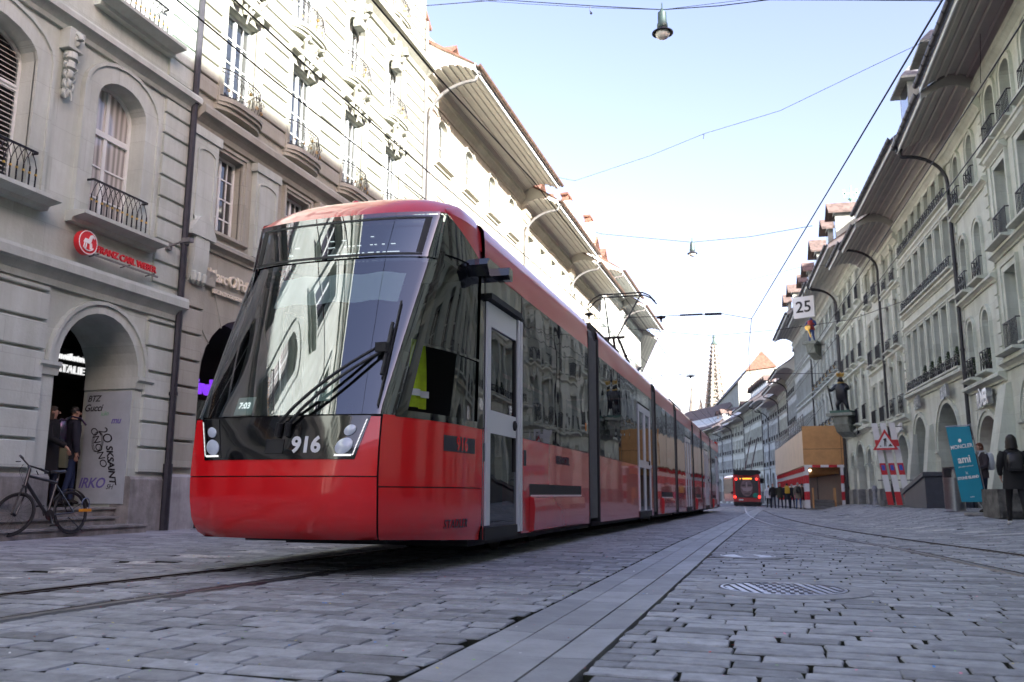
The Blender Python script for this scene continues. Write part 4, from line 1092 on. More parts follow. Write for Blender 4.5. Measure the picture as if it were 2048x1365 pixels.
        mb = MB(); rz = sp['flat']; mb.prism([(-.1,H+.1),(.6,H+.15),(2.2,rz),(depth-2,rz),(depth,H+.1)], -.02, W+.02, 'x'); obj('roof', mb, sp.get('roof',K['slate']), T)
        mb = MB(); cornice(mb, -.02, W+.02, H-.6, .55, .75); obj('cornice', mb, md, T)
    for (s,zt,cu) in sp.get('pipes',()):
        e = sp.get('eave',(0,0,0)); downpipe(T, s, zt, e[0] if cu else 0, e[1], sp.get('pipe_mat'))
    return T, W
def even(a, b, n): return [a+(b-a)*(i+.5)/n for i in range(n)]
XF = -10.4
# ---------------- left row
# first house: y -12 .. 12.88, s = y + 12
o_ = 12.0
Z = lambda *ys: [y+o_ for y in ys]
L0,_ = house('stone_house', 'grey-green stone house at the left edge with a round doorway below a red sign', (XF,-12), (XF,12.88), 16.0, K['plaster'],
  [dict(z0=4.98,z1=7.5,w=1.12,rise=.42,pos=Z(11.08),sur=.30,style='TCG',rail='gothic',sill=.26,rh=.62),
   dict(z0=4.98,z1=7.5,w=1.75,rise=.42,pos=Z(8.42,4.8,1.4,-2,-5.4),sur=.28,style='TS',rail='gothic',sill=.26,rh=.62),
   dict(z0=8.75,z1=11.2,w=1.15,rise=.3,pos=Z(11.2,8.15,4.8,1.4,-2,-5.4),sur=.25,style='TCG',rail='gothic',sill=.26,rh=.62),
   dict(z0=12.2,z1=14.4,w=1.15,rise=0,pos=Z(11.2,8.15,4.8,1.4,-2,-5.4),sur=.2,style='G',sill=.2)],
  arches=[(11.08+o_,1.72,2.60,.92),(7.55+o_,2.3,2.35,.9),(3.6+o_,2.3,2.6,.9),(-.4+o_,2.3,2.6,.9),(-4.4+o_,2.3,2.6,.9)],
  cornices=[(3.74,.24,.42),(7.83,.22,.30)],
  quoins=[(12.12+o_,12.86+o_,4.3,7.8,.40,.05),(12.12+o_,12.86+o_,8.2,15.6,.42,.05),(12.12+o_,12.86+o_,.95,3.7,.44,.06),(8.9+o_,9.92+o_,.95,3.7,.44,.08),(5.1+o_,6.2+o_,.95,3.7,.44,.08)],
  spec=dict(flat=18.2,arch_depth=1.05,passage=3.2,floor=.42,reveal=.34,pipes=[(12.79+o_,10.6,False)],pipe_mat=K['pipe_black']), plinth=.92)
# details of the first house ------------------------------------------------
def S0(y): return y+o_
mb = MB()      # steps up to the door
for k,(z0_,z1_,d0) in enumerate(((-.1,.14,-.42),(.14,.27,-.12),(.27,.41,.18))):
    mb.box(S0(6.2+.1*k), S0(12.0-.38*k) if k < 2 else S0(11.92), d0, 1.0, z0_, z1_-.03); mb.box(S0(6.15+.1*k), S0(12.05-.38*k) if k<2 else S0(11.92), d0-.035, 1.0, z1_-.03, z1_)
obj('door_steps', mb, K['plinth'], L0)
mb = MB()      # keystone scroll console beside the shutter window
P_ = []
for a in lin(0,9.2,34):
    r_ = .13-.010*a; P_.append((S0(9.83), -.16-r_*math.cos(a)*.9, 7.66+r_*math.sin(a)))
mb.tube(P_, .045, 6); mb.box(S0(9.68),S0(9.98),-.2,.02,7.5,7.84)
for k in range(5):
    r_ = .11-.012*k; mb.lathe([(.001,-.12+.0),(r_,-.06),(r_*.9,.05),(.001,.1)], c=(S0(9.83),-.10+.01*k,7.42-.15*k), n=10)
    for s in (-1,1): mb.tube([(S0(9.83)+s*.03,-.10,7.46-.15*k),(S0(9.83)+s*(.15-.02*k),-.12,7.38-.15*k),(S0(9.83)+s*(.06),-.14,7.28-.15*k)], .028, 6, r1=.012)
obj('scroll_ornament', mb, K['plaster'], L0, smooth=60)
# jamb panel with graffiti
jm = mat('jamb_panel', (.40,.46,.49), .5, var=.12, vscale=3)
mb = MB(); mb.box(S0(11.912),S0(11.936),.03,.95,.46,2.36); jp = obj('door_jamb_panel', mb, jm, L0)
gm = [mat('marker_black', (.02,.02,.025), .7), mat('marker_violet', (.16,.14,.42), .7), mat('marker_green', (.25,.52,.33), .7)]
def scrawl(body, y, z, size, mi, rz=0, bold=.0):
    tm = text_mb(body, size, .001, bold, .95, shear=.3); out = MB()
    for (a,b,c) in tm.v:
        q = (a*math.cos(rz)-b*math.sin(rz), a*math.sin(rz)+b*math.cos(rz))
        out.v.append((S0(11.908)-c, y-q[0], z+q[1]))   # on the jamb, read looking along the street
    out.f = tm.f; out.m = tm.m; return obj('graffiti', out, gm[mi], jp)
for body,y,z,sz,mi,rz,bo in [('BTZ',.80,2.24,.15,0,0,.002),('Gucci',.80,2.08,.17,0,0,.002),('ONONO',.62,1.42,.19,0,-1.15,.0),('SKSAINT',.33,1.12,.18,0,-1.35,.005),('IRKO',.70,.80,.24,1,0,.004),('2O',.50,1.62,.24,0,-.9,0),('mu',.30,1.86,.16,1,0,.003),('kilo',.55,1.98,.12,2,.1,0),('SH',.32,.74,.12,0,0,0)]:
    scrawl(body,y,z,sz,mi,rz,bo)
mb = MB()
for k in range(3): mb.tube([(S0(11.906),.62+.10*math.cos(a)+.02*k,1.50+.17*math.sin(a)) for a in lin(0,6.28,18)], .004, 4)
obj('graffiti', mb, gm[0], jp)
# shop sign in the doorway and the door behind
sw = mat('sign_white_lit', (.8,.8,.8), .5, emit=(1,1,1), es=.07); sr = mat('sign_red', (.62,.02,.03), .4)
mb = MB(); mb.box(S0(10.9),S0(13.0),1.55,1.60,2.66,3.16); sb = obj('shop_sign_board', mb, K['black'], L0)
def ftext(body, s, y, z, size, m, parent, nm='sign_lettering', depth=.02, bold=0., sp=1., align='CENTER', sx=1., shear=0.):
    tm = text_mb(body, size, depth, bold, sp, align, shear); out = MB(); out.f = tm.f; out.m = tm.m
    for (a,b,c) in tm.v: out.v.append((s+a*sx, y-c, z+b))
    return obj(nm, out, m, parent)
ftext('Kosmetikstudio', S0(12.0), 1.52, 3.02, .17, sw, sb, bold=.003); ftext('NATALIE', S0(11.98), 1.52, 2.80, .19, sw, sb, bold=.003, sp=1.1)
mb = MB(); mb.box(S0(10.0),S0(13.2),1.9,1.98,.42,2.5); dw = obj('shop_door', mb, K['door_wood'], L0)
mb = MB(); mb.box(S0(11.7),S0(12.2),1.88,1.90,1.0,2.1); obj('door_pane', mb, K['shop'], dw)
mb = MB(); mb.box(S0(11.8),S0(12.15),1.865,1.875,1.75,2.05); obj('door_poster', mb, mat('poster_cyan', (.12,.30,.36), .5, emit=(.1,.3,.36), es=.08), dw)
# red toy shop sign
tz = 4.46
mb = MB(); mb.lathe([(.001,-.05),(.19,-.05),(.195,-.045),(.195,.05),(.001,.05)], n=28, ax='y')
fcw = thing('shop_sign', 'red shop sign FRANZ CARL WEBER with a round rocking horse badge above the left doorway', 'shop sign', (XF+.20, 10.38, 4.52), math.pi/2)
bd = obj('badge', mb, sr, fcw)
mb = MB(); ring(mb,[(.19*math.cos(a),.19*math.sin(a)) for a in lin(0,2*math.pi,28)[:-1]],[(.178*math.cos(a),.178*math.sin(a)) for a in lin(0,2*math.pi,28)[:-1]],-.056,-.05)
# rocking horse: rockers, body, legs, neck, head
mb.tube([(.11*math.sin(a),-.062,-.03-.10*math.cos(a)) for a in lin(-1.1,1.1,10)], .010, 5)
mb.prism([(-.08,-.01),(.04,-.02),(.06,.05),(.075,.10),(.115,.075),(.12,.10),(.07,.14),(.03,.12),(.0,.05),(-.07,.055),(-.10,.0),(-.09,-.02)], -.066, -.052, 'y')
for x in (-.075,-.04,.035,.06): mb.tube([(x,-.06,0),(x*1.25,-.06,-.10)], .010, 5)
obj('horse_emblem', mb, K['num_white'], bd)
ftext('Franz Carl Weber'.upper(), .24, .0, -.04, .155, sr, fcw, depth=.015, bold=.003, sp=.93, align='LEFT')
mb = MB()
for x in (.3,1.0,1.6): mb.tube([(x,.0,-.10),(x,.28,-.14)], .012, 5)
mb.box(.2,1.7,.01,.03,-.15,-.12)
obj('sign_bracket', mb, K['zinc'], fcw)
# ---------------- ornate cream house, y 12.9 .. 23.95
o1 = 12.9
Z1 = lambda *ys: [y-o1 for y in ys]
wp_ = Z1(14.25,16.75,19.3,21.75)
L1,W1 = house('ornate_house', 'ornate cream stone house with grooved stonework, bulging iron balconies and carved corbels behind the tram', (XF,12.9), (XF,23.95), 17.6, K['plaster2'],
  [dict(z0=5.72,z1=7.42,w=.95,pos=Z1(14.05,16.7,19.3,21.8),sur=.10,style='M',sill=.1),
   dict(z0=8.50,z1=10.62,w=1.08,pos=wp_,sur=.16,style='MP',sill=0,rail='bulge',rh=.62),
   dict(z0=11.62,z1=13.45,w=1.0,rise=.28,pos=wp_,sur=.18,style='M',sill=0,rail='bulge',rh=.6),
   dict(z0=14.95,z1=16.9,w=1.0,rise=.0,pos=wp_,sur=.16,style='M',sill=.1,rail='bulge',rh=.6)],
  arches=[(Z1(15.0)[0],2.75,2.85,1.3),(Z1(18.6)[0],2.75,2.85,1.3),(Z1(22.1)[0],2.3,2.85,1.15)],
  cornices=[(7.62,.30,.42),(13.95,.42,.55),(5.30,.16,.22)],
  quoins=[(.03,.92,1.05,4.9,.50,.09)],
  rust=[(0.04,W,8.35,13.9,.37,.065) for W in (11.0,)]+[(0.04,11.0,14.6,17.0,.37,.06)],
  spec=dict(flat=20.5,arch_depth=.6,passage=3.2,floor=.1,reveal=.22,plinth_mat=K['marble'],pipes=[(11.0,16,False)],pipe_mat=K['zinc'],archivolt=False), plinth=.98)
for s in wp_:
    for zf in (8.50,11.62,14.95):
        mb = MB()    # curved balcony slab with its moulding
        def edge(x, r_): return -.10-(.22+r_)*(1-(2*x/1.5)**4)
        pts = [(x, edge(x,0)) for x in lin(-.75,.75,14)]
        for (z0_,z1_,k) in ((-.10,0.,1.0),(-.17,-.10,.86),(-.26,-.17,.66)):
            mb.prism([(s+x*(.9+.1*k), y*k+.0) for x,y in pts]+[(s+.75,.03),(s-.75,.03)], zf+z0_, zf+z1_, 'z')
        b = obj('balcony_slab', mb, K['plaster2'], L1)
        if zf > 9:
            mb = MB()   # carved console below
            for q in (-1,1):
                mb.tube([(s+q*.05,-.10,zf-.95),(s+q*.16,-.14,zf-.75),(s+q*.30,-.20,zf-.62),(s+q*.42,-.26,zf-.44),(s+q*.34,-.30,zf-.30),(s+q*.22,-.26,zf-.34)], .065, 7, r1=.05)
                mb.tube([(s+q*.2,-.16,zf-.4),(s+q*.05,-.22,zf-.55),(s,-.18,zf-.8),(s,-.1,zf-1.15)], .07, 7, r1=.02)
                mb.lathe([(.001,-.08),(.09,-.04),(.09,.04),(.001,.08)], c=(s+q*.40,-.16,zf-.86), n=8, ax='y')
            mb.lathe([(.001,-.14),(.12,-.06),(.14,.05),(.001,.12)], c=(s,-.2,zf-.42), n=10)
            obj('carved_corbel', mb, K['plaster2'], L1, smooth=60)
    mb = MB()          # curved pediment over the second floor window
    mb.prism([(s-.78,10.84)]+[(s-.66+1.32*t, 10.86+.20*math.sin(math.pi*t)) for t in lin(0,1,10)]+[(s+.78,10.84)], -.22, .02, 'y'); obj('pediment', mb, K['plaster2'], L1)
    mb = MB()          # scroll keystone over the arched window
    mb.tube([(s, -.22-.15*math.cos(a)*(1-a*.07), 13.62+.20*math.sin(a)*(1-a*.07)) for a in lin(0,9,26)], .10, 7, r1=.06)
    mb.prism([(s-.16,13.2),(s+.16,13.2),(s+.24,13.9),(s-.24,13.9)], -.2, .02, 'y'); obj('scroll_keystone', mb, K['plaster2'], L1, smooth=60)
for s in [v+.0 for v in Z1(13.25,15.35,18.0,20.55,23.2)]:      # flat piers between the mezzanine windows
    mb = MB(); hw = .36 if s < 1 else .42
    mb.box(s-hw,s+hw,-.12,.02,5.55,7.6); mb.box(s-hw-.06,s+hw+.06,-.16,.02,7.42,7.6)
    ring(mb, outline(2*hw-.16,5.75,7.25,.12,10,s), outline(2*hw-.24,5.79,7.21,.10,10,s), -.145, -.11)
    obj('pilaster', mb, K['plaster'] if s < 3 else K['plaster2'], L1)
mb = MB(); s = Z1(13.18)[0]
mb.prism([(.0,5.95),(-.16,5.8),(-.22,5.55),(-.22,5.0),(-.17,4.7),(-.08,4.5),(0,4.45)], s-.21, s+.21, 'x'); mb.prism([(s-.36,5.42)]+[(s-.36+.72*t, 5.5+.36*math.sin(math.pi*t)) for t in lin(0,1,10)]+[(s+.36,5.42)], -.25, .02, 'y')
for k in (-1,0,1): mb.lathe([(.001,-.12),(.07,-.05),(.08,.1),(.001,.14)], c=(s+k*.13,-.17,4.62), n=10)
obj('carved_corbel', mb, K['plaster'], L1, smooth=30)
mb = MB()     # voussoir joints over the big arch
for cx_ in Z1(15.0,18.6):
    for a in (0.55,.95,1.57,2.2,2.6):
        c0,s0_ = math.cos(a),math.sin(a)
        mb.tube([(cx_+1.36*c0,-.004,2.85+1.26*s0_),(cx_+(1.9 if a != 1.57 else 1.5)*c0,-.004,2.85+2.15*s0_)], .018, 4)
obj('stone_joint', mb, K['plaster5'], L1)
gl = mat('sign_gold_white', (.72,.69,.56), .4)
mop = thing('shop_sign', 'pale raised lettering MARC O POLO above the big arch left of the tram', 'shop sign', (XF+.06, 13.60, 4.84), math.pi/2)
ftext("Marc O'Polo", 0, .0, .0, .32, gl, mop, depth=.03, bold=.006, sp=.9, align='LEFT'); ftext('EST. IN STOCKHOLM', .18, .0, -.30, .11, gl, mop, depth=.02, bold=.004, sp=.9, align='LEFT')
vi = thing('shop_sign', 'violet lettering inside the dark arch left of the tram', 'shop sign', (XF-1.2, 15.86, 2.86), math.pi/2)
ftext("Claire's", 0, .0, .0, .46, mat('sign_violet', (.12,.03,.42), .4, emit=(.25,.05,.9), es=.10), vi, depth=.04, bold=.012, align='RIGHT')
# small things on the left facades
mb = MB(); mb.box(-.06,.06,-.05,.0,-.06,.06); mb.tube([(0,-.04,0),(.05,-.22,.08),(.06,-.32,.10)], .018, 6); mb.box(.0,.12,-.46,-.28,.06,.14)
t_ = thing('wall_camera', 'small grey camera arm on the grooved pilaster beside the downpipe', 'camera', (XF+.06, 12.42, 5.05), math.pi/2); obj('camera_arm', mb, K['zinc'], t_)
# ---------------- boarded-eave houses further along the left row
def lhouse(y0, y1, H, zg, ov, ridge, label, m, n, w, zrows, rise, dn, name='gabled_eave_house', roof='tile', pipe=True, sur=.14, tw=.0, sty='G', hip=False, soff='soffit', cw='zinc'):
    W = y1-y0; ps = even(.35,W-.25,n)
    rows = [dict(z0=a,z1=b,w=w,rise=rise if k == len(zrows)-1 else 0,pos=ps,sur=sur,style=sty,sill=.14) for k,(a,b) in enumerate(zrows)]
    na = max(1,int(W/3.6)); 
    return house(name, label, (XF,y0), (XF,y1), H, K[m], rows, arches=[(s,2.3,2.6,1.1) for s in even(.2,W-.2,na)], cornices=[(4.15,.2,.3)],
       spec=dict(reveal=.20,eave=(ov,zg,ridge),roof=K[roof],soffit=K[soff],dormers=[(s,1.05,hip) for s in dn],pipes=[(.28,H-.1,True)] if pipe else [],pipe_mat=K[cw],gut=K['copper']))
L2,_ = lhouse(23.98,35.4,14.05,14.10,1.75,19.4,'pale cream house with a broad boarded eave and arched top windows, after the ornate one','plaster6',4,.98,[(5.0,7.0),(8.2,10.3),(11.6,13.25)],.42,[1.0,4.3,7.6,10.6])
L3,_ = lhouse(35.42,44.6,13.4,13.45,1.65,18.8,'cream house with rectangular top windows and a curved drainpipe','plaster6',4,1.05,[(5.0,7.0),(7.9,9.7),(10.3,12.4)],0,[1.2,3.6,5.9,8.0])
L4,_ = lhouse(44.62,52.9,13.0,13.05,1.65,18.4,'narrow cream house with small arched top windows, above the pantograph','plaster6',4,.8,[(5.0,6.8),(7.7,9.4),(10.2,11.8)],.35,[6.9],roof='tile')
L5,_ = lhouse(52.92,61.4,14.6,14.7,1.6,20.0,'taller pale house with chimneys on the left, its eave above its neighbours','plaster4',4,.9,[(5.0,7.0),(8.4,10.3),(11.6,13.4)],0,[3,6])
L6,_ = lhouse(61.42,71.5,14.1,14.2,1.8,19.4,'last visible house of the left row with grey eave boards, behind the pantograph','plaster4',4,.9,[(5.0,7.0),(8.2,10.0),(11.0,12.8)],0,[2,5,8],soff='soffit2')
def far_left(name, label, A, B, H, ridge, m): 
    W = (Vector(B)-Vector(A)).length
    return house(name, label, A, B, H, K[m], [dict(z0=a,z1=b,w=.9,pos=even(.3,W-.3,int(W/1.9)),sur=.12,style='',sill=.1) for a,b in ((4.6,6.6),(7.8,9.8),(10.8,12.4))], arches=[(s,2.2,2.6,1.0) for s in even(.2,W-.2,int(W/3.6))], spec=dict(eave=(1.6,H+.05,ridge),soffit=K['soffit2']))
far_left('gabled_eave_house','hidden house past the end of the visible left row',(XF-.3,71.6),(-15,92),13.6,19,'plaster4')
# chimneys on the left
def chimney(x, y, z0, z1, w=1.0, m='plaster4', label='', pots=2, parent=None):
    mb = MB(); mb.box(-w/2,w/2,-.35,.35,z0,z1); mb.box(-w/2-.08,w/2+.08,-.43,.43,z1,z1+.15)
    c = thing('chimney', label, 'chimney', (x,y,0)); obj('stack', mb, K[m], c)
    mb = MB()
    for k in range(pots): xx = -w/2+w*(k+.5)/pots; mb.box(xx-.16,xx+.16,-.2,.2,z1+.15,z1+.7)
    mb.box(-w/2,w/2,-.25,.25,z1+.7,z1+.85); obj('chimney_pot', mb, K['tile'], c)
def house_chimney(T, s, y, z0, z1, w=1.0):
    mb = MB(); mb.box(s-w/2,s+w/2,y-.35,y+.35,z0,z1); mb.box(s-w/2-.08,s+w/2+.08,y-.43,y+.43,z1,z1+.15); c = obj('chimney', mb, K['plaster4'], T)
    mb = MB()
    for k in (-1,1): mb.box(s+k*w*.25-.14,s+k*w*.25+.14,y-.2,y+.2,z1+.15,z1+.6)
    mb.box(s-w/2,s+w/2,y-.25,y+.25,z1+.6,z1+.74); obj('chimney_cap', mb, K['tile'], c)
house_chimney(L4, 4.8, 1.2, 15, 18.2, 1.3); house_chimney(L5, 2.2, 1.0, 16, 18.6, 1.2); house_chimney(L6, 3.5, 2.5, 16, 19.6)
# ---------------- right row (A = far end, B = near end)
def RP(y): return (right_face(y), y)
def rhouse(name, label, yf, yn, H, m, rows, arches=(), cornices=(), **kw):
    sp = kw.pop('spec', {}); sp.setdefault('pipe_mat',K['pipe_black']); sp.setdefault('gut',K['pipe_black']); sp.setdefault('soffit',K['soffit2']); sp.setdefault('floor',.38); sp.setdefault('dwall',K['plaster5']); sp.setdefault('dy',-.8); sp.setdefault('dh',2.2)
    return house(name, label, RP(yf), RP(yn), H, K[m], rows, arches, cornices, spec=sp, **kw)
def RS(yf): return lambda *ys: [(yf-y)/math.cos(.06)*1.0 for y in ys]
q = RS(25.55)
R0,_ = rhouse('stone_house','grey house at the right edge, its balconies cut by the frame',25.55,9.0,12.35,'plaster3',
  [dict(z0=4.35,z1=6.5,w=1.0,pos=q(24.3,22.2,20.0,17.8,15.4,13.0,10.6),sur=.2,style='G',rail='bars',sill=.25,rh=.75),
   dict(z0=7.25,z1=9.35,w=1.0,pos=q(24.3,22.2,20.0,17.8,15.4,13.0,10.6),sur=.2,style='GP',rail='bars',sill=.25,rh=.75),
   dict(z0=10.0,z1=11.7,w=.85,rise=.3,pos=q(24.6,23.1,21.2,19.4,17.6,15.4,13.0,10.6),sur=.16,style='G',rail='bars',sill=.22,rh=.7)],
  arches=[(s,2.2,2.55,1.0) for s in q(23.2,19.6,16.0,12.4)], cornices=[(3.95,.2,.28),(6.95,.2,.2),(9.7,.2,.24)],
  spec=dict(eave=(1.5,12.25,18.3),dormers=[(6.5,1.2,True)],roof=K['slate']))
q = RS(29.68)
R1,_ = rhouse('arched_window_house','narrow grey house on the right with two columns of arched windows and a buttressed arch',29.68,25.57,11.95,'plaster3',
  [dict(z0=4.15,z1=5.95,w=.72,rise=.34,pos=q(28.75,27.0),sur=.13,style='GC',rail='cross',sill=.2,rh=.6),
   dict(z0=6.85,z1=8.6,w=.72,rise=.34,pos=q(28.75,27.0),sur=.13,style='G',rail='cross',sill=.2,rh=.6),
   dict(z0=9.6,z1=11.3,w=.72,rise=.34,pos=q(28.75,27.0),sur=.13,style='G',rail='cross',sill=.2,rh=.6)],
  arches=[(q(27.7)[0],2.3,1.95,1.0)], cornices=[(3.72,.22,.24),(6.5,.18,.2),(9.3,.18,.2)],
  quoins=[(.02,.30,3.9,11.4,.36),(3.8,4.1,3.9,11.4,.36)], rust=[(.6,3.7,2.9,3.7,.26,.015)],
  spec=dict(eave=(1.5,12.0,18.0),dormers=[(1.6,1.3,True)],roof=K['slate'],pipes=[(.12,11.9,True)]))
q = RS(37.95)
R2,_ = rhouse('long_windowed_house','grey house with rows of seven close-set windows over two tall shop arches on the right',37.95,29.70,12.0,'plaster3',
  [dict(z0=4.75,z1=7.05,w=.80,pos=even(.35,7.95,7),sur=.11,style='',rail='cross',sill=.16,rh=.35),
   dict(z0=8.05,z1=9.9,w=.80,pos=even(.35,7.95,7),sur=.11,style='',rail='cross',sill=.16,rh=.35),
   dict(z0=10.45,z1=11.75,w=.72,pos=even(.35,7.95,7),sur=.08,style='',rail='cross',sill=.12,rh=.3)],
  arches=[(q(36.4)[0],2.2,2.3,1.35),(q(32.4)[0],2.9,2.2,1.6)], cornices=[(4.4,.22,.26),(7.28,.1,.14),(7.75,.16,.2),(10.1,.1,.2)],
  spec=dict(eave=(1.6,12.35,18.2),dormers=[(6.6,1.3,True)],roof=K['slate']))
q = RS(41.8)
R3,_ = rhouse('baroque_house','narrow grey house with carved window heads above the CREDIT SUISSE sign',41.8,37.97,11.7,'plaster3',
  [dict(z0=4.0,z1=6.3,w=.72,rise=.2,pos=q(40.8,39.0),sur=.14,style='G',rail='cross',sill=.2,hood='key'),
   dict(z0=6.95,z1=9.0,w=.72,rise=.2,pos=q(40.8,39.0),sur=.14,style='G',rail='cross',sill=.2,hood='key',rh=.5),
   dict(z0=9.7,z1=11.2,w=.66,rise=.2,pos=q(40.8,39.0),sur=.12,style='G',rail='cross',sill=.16,hood='key',rh=.5)],
  arches=[(q(39.8)[0],2.3,2.1,1.1)], cornices=[(3.65,.25,.28),(6.6,.16,.2),(9.4,.16,.2)], quoins=[(.02,.34,3.9,11.1,.36),(3.4,3.76,3.9,11.1,.36)],
  spec=dict(eave=(1.6,11.95,17.4),roof=K['tile2']))
q = RS(46.4)
R4,_ = rhouse('plain_house','plain grey house with paired rectangular windows and dark window guards beside a tall downpipe',46.4,41.82,12.2,'plaster3',
  [dict(z0=4.0,z1=5.9,w=.9,pos=q(45.3,43.2),sur=.1,style='',rail='bars',sill=.18,rh=.7),dict(z0=6.95,z1=9.0,w=.9,pos=q(45.3,43.2),sur=.1,style='',rail='bars',sill=.18,rh=.7),dict(z0=10.0,z1=11.7,w=.85,pos=q(45.3,43.2),sur=.1,style='',rail='bars',sill=.18,rh=.6)],
  arches=[(q(44.2)[0],2.4,2.1,1.1)], cornices=[(3.6,.2,.25),(6.5,.1,.15)], spec=dict(eave=(1.6,12.3,18),roof=K['tile2'],pipes=[(4.4,12.1,True)]))
q = RS(55.5)
R5,_ = rhouse('quoined_house','grey house with narrow windows, iron guards and block quoins behind the crowned bear figure',55.5,46.42,13.3,'plaster3',
  [dict(z0=4.5,z1=6.9,w=.75,rise=.2,pos=q(54.4,52.4,50.4,48.0),sur=.14,style='G',rail='bars',sill=.18,hood='key'),dict(z0=7.8,z1=9.9,w=.75,pos=q(54.4,52.4,50.4,48.0),sur=.14,style='G',rail='bars',sill=.18),dict(z0=10.9,z1=12.7,w=.7,rise=.2,pos=q(54.4,52.4,50.4,48.0),sur=.12,style='G',rail='bars',sill=.18)],
  arches=[(q(53.2)[0],1.2,2.3,.6),(q(50.6)[0],2.5,2.2,1.2),(q(47.8)[0],1.4,2.3,.7)], cornices=[(3.9,.25,.3),(7.2,.22,.25),(10.3,.22,.25)],
  quoins=[(.02,.4,1.0,12.6,.40),(3.9,4.3,1.0,12.6,.40),(8.6,9.0,1.0,12.6,.40)], spec=dict(eave=(1.6,13.5,19),roof=K['tile2'],soffit=K['soffit'],dormers=[(3,1.1,False),(6,1.1,False)],dwall=K['plaster5'],pipes=[(.15,13.2,True)]))
q = RS(70.0)
R6,_ = rhouse('ornate_guild_house','richly carved grey guild house with gilded balconies above the wooden hoarding',70.0,55.52,13.4,'plaster4',
  [dict(z0=5.2,z1=7.4,w=.7,rise=.3,pos=even(.4,14.1,7),sur=.15,style='G',sill=.2,hood='key',rail='bulge',rh=.5),dict(z0=8.4,z1=10.6,w=.7,rise=.3,pos=even(.4,14.1,7),sur=.15,style='G',sill=.2,hood='key',rail='bulge',rh=.5),dict(z0=11.5,z1=12.9,w=.7,pos=even(.4,14.1,7),sur=.1,style='',sill=.2)],
  cornices=[(4.3,.3,.3),(7.9,.25,.25),(11.0,.35,.35)], quoins=[(.02,.5,1.0,12.6,.36)]+[(s-.16,s+.16,4.8,10.9,.36,.07) for s in [.4+13.7/7*k for k in range(1,7)]]+[(14.0,14.4,1.0,12.6,.36)],
  spec=dict(eave=(1.7,13.7,20),roof=K['tile2'],soffit=K['soffit'],dormers=[(3,1.2,False),(6.5,1.2,False),(11.5,1.6,False)],dwall=K['plaster5'],pipes=[(14.2,13.2,True)]))
q = RS(83.0)
R7,_ = rhouse('banded_house','tall plain house with wide window bands behind the far end of the hoarding',83.0,70.02,14.6,'plaster4',
  [dict(z0=4.9,z1=7.2,w=1.15,pos=even(.4,12.6,8),sur=.08,style='',sill=.1),dict(z0=8.6,z1=10.6,w=1.15,pos=even(.4,12.6,8),sur=.08,style='',sill=.1),dict(z0=12.0,z1=13.9,w=1.15,pos=even(.4,12.6,8),sur=.08,style='',sill=.1)],
  cornices=[(4.3,.2,.3),(8.0,.15,.2),(11.3,.2,.25)], spec=dict(eave=(1.7,14.8,20.5),roof=K['tile2'],dormers=[(4,1.3,False),(8,1.3,False)],dwall=K['plaster5'],pipes=[(12.7,14.3,True)]))
def farh(yf, yn, H, zg, ridge, label, m, n, rise=0, dn=(), roofk='tile2', mate=None, w=.85, rail='bars', name='far_house'):
    A = RP(yf); B = RP(yn); W = math.dist(A,B)
    fl = [(4.2,6.2),(7.3,9.2),(10.1,H-.7)] if H > 11.5 else [(3.9,5.7),(6.7,8.5),(9.2,H-.5)]
    return house(name, label, A, B, H, K[m], [dict(z0=a,z1=b,w=w,rise=rise if k<2 else 0,pos=even(.3,W-.3,n),sur=.1,style='C' if (k+n)%2 else '',rail=rail if k<3 else None,sill=.14,rh=.5) for k,(a,b) in enumerate(fl)],
       arches=[(s,2.1,2.1,1.0) for s in even(.2,W-.2,max(1,int(W/3.4)))], cornices=[(3.55,.15,.22)],
       spec=dict(eave=(1.6,zg,ridge),roof=K[roofk],soffit=K['soffit'],gut=K['pipe_black'],pipe_mat=K['pipe_black'],dormers=[(s,1.0,False) for s in dn],pipes=[(.2,H-.1,True)],floor=-.3))
F1,_ = farh(90.5,83.02,11.9,12.1,17.5,'far pale house with a white gabled eave side just beyond the hoarding','plaster4',5,dn=(2,4,6))
F2,_ = farh(98.5,90.52,11.2,11.4,16.5,'far house with tall grouped windows and an arched drainpipe, second beyond the hoarding','plaster3',5)
F3,_ = farh(107,98.52,10.6,10.6,16.0,'far white house with four window columns and a black downpipe above the bus','plaster4',4,dn=(2,4.5,7),roofk='slate')
F4,_ = farh(112.5,107.02,11.5,11.6,17,'very narrow far house with two columns of small windows','plaster4',2,dn=(3,))
F5,_ = farh(129,112.52,12.1,12.2,18.5,'long far house with a crowded row of small dormers in its roof','plaster3',9,dn=(1.5,3,4.5,6,7.5,9,10.5,12,13.5,15))
F6,_ = farh(137,129.02,11.2,11.2,16,'far cream house with a brown gabled dormer right of the tram end','plaster3',4,dn=(4,))
F7,_ = farh(144,137.02,10.4,10.4,15.5,'small far house with a white eave side near the street bend','plaster4',4,dn=(3,))
F8,_ = farh(153,144.02,11.3,11.3,16.5,'far house at the bend of the street behind the tram tail','plaster4',5,dn=(3,6))
F9,_ = farh(174,153.02,11.2,11.2,17.0,'farthest pale house closing the street at the bend','plaster2',8,dn=(4,10))
F10,_ = house('far_house','pale yellow far house with chimney seen over the tram roof beside the spire',(-40,168),(-22.3,175),12.5,K['plaster2'],[dict(z0=a,z1=b,w=.9,pos=even(.3,18.5,9),sur=.1,style='',sill=.1) for a,b in ((4,6),(7,9),(10,11.6))],spec=dict(eave=(1.6,12.6,18.5),roof=K['tile2'],dormers=[(9,1.4,False),(13,1.4,False)]),plinth=0),0
def at_px(px, py, D):
    dd = fw+cr*((px-CX)/F)-cu*((py-CY)/F); t_ = D/math.hypot(dd.x,dd.y); return Vector((0,0,CH))+dd*t_
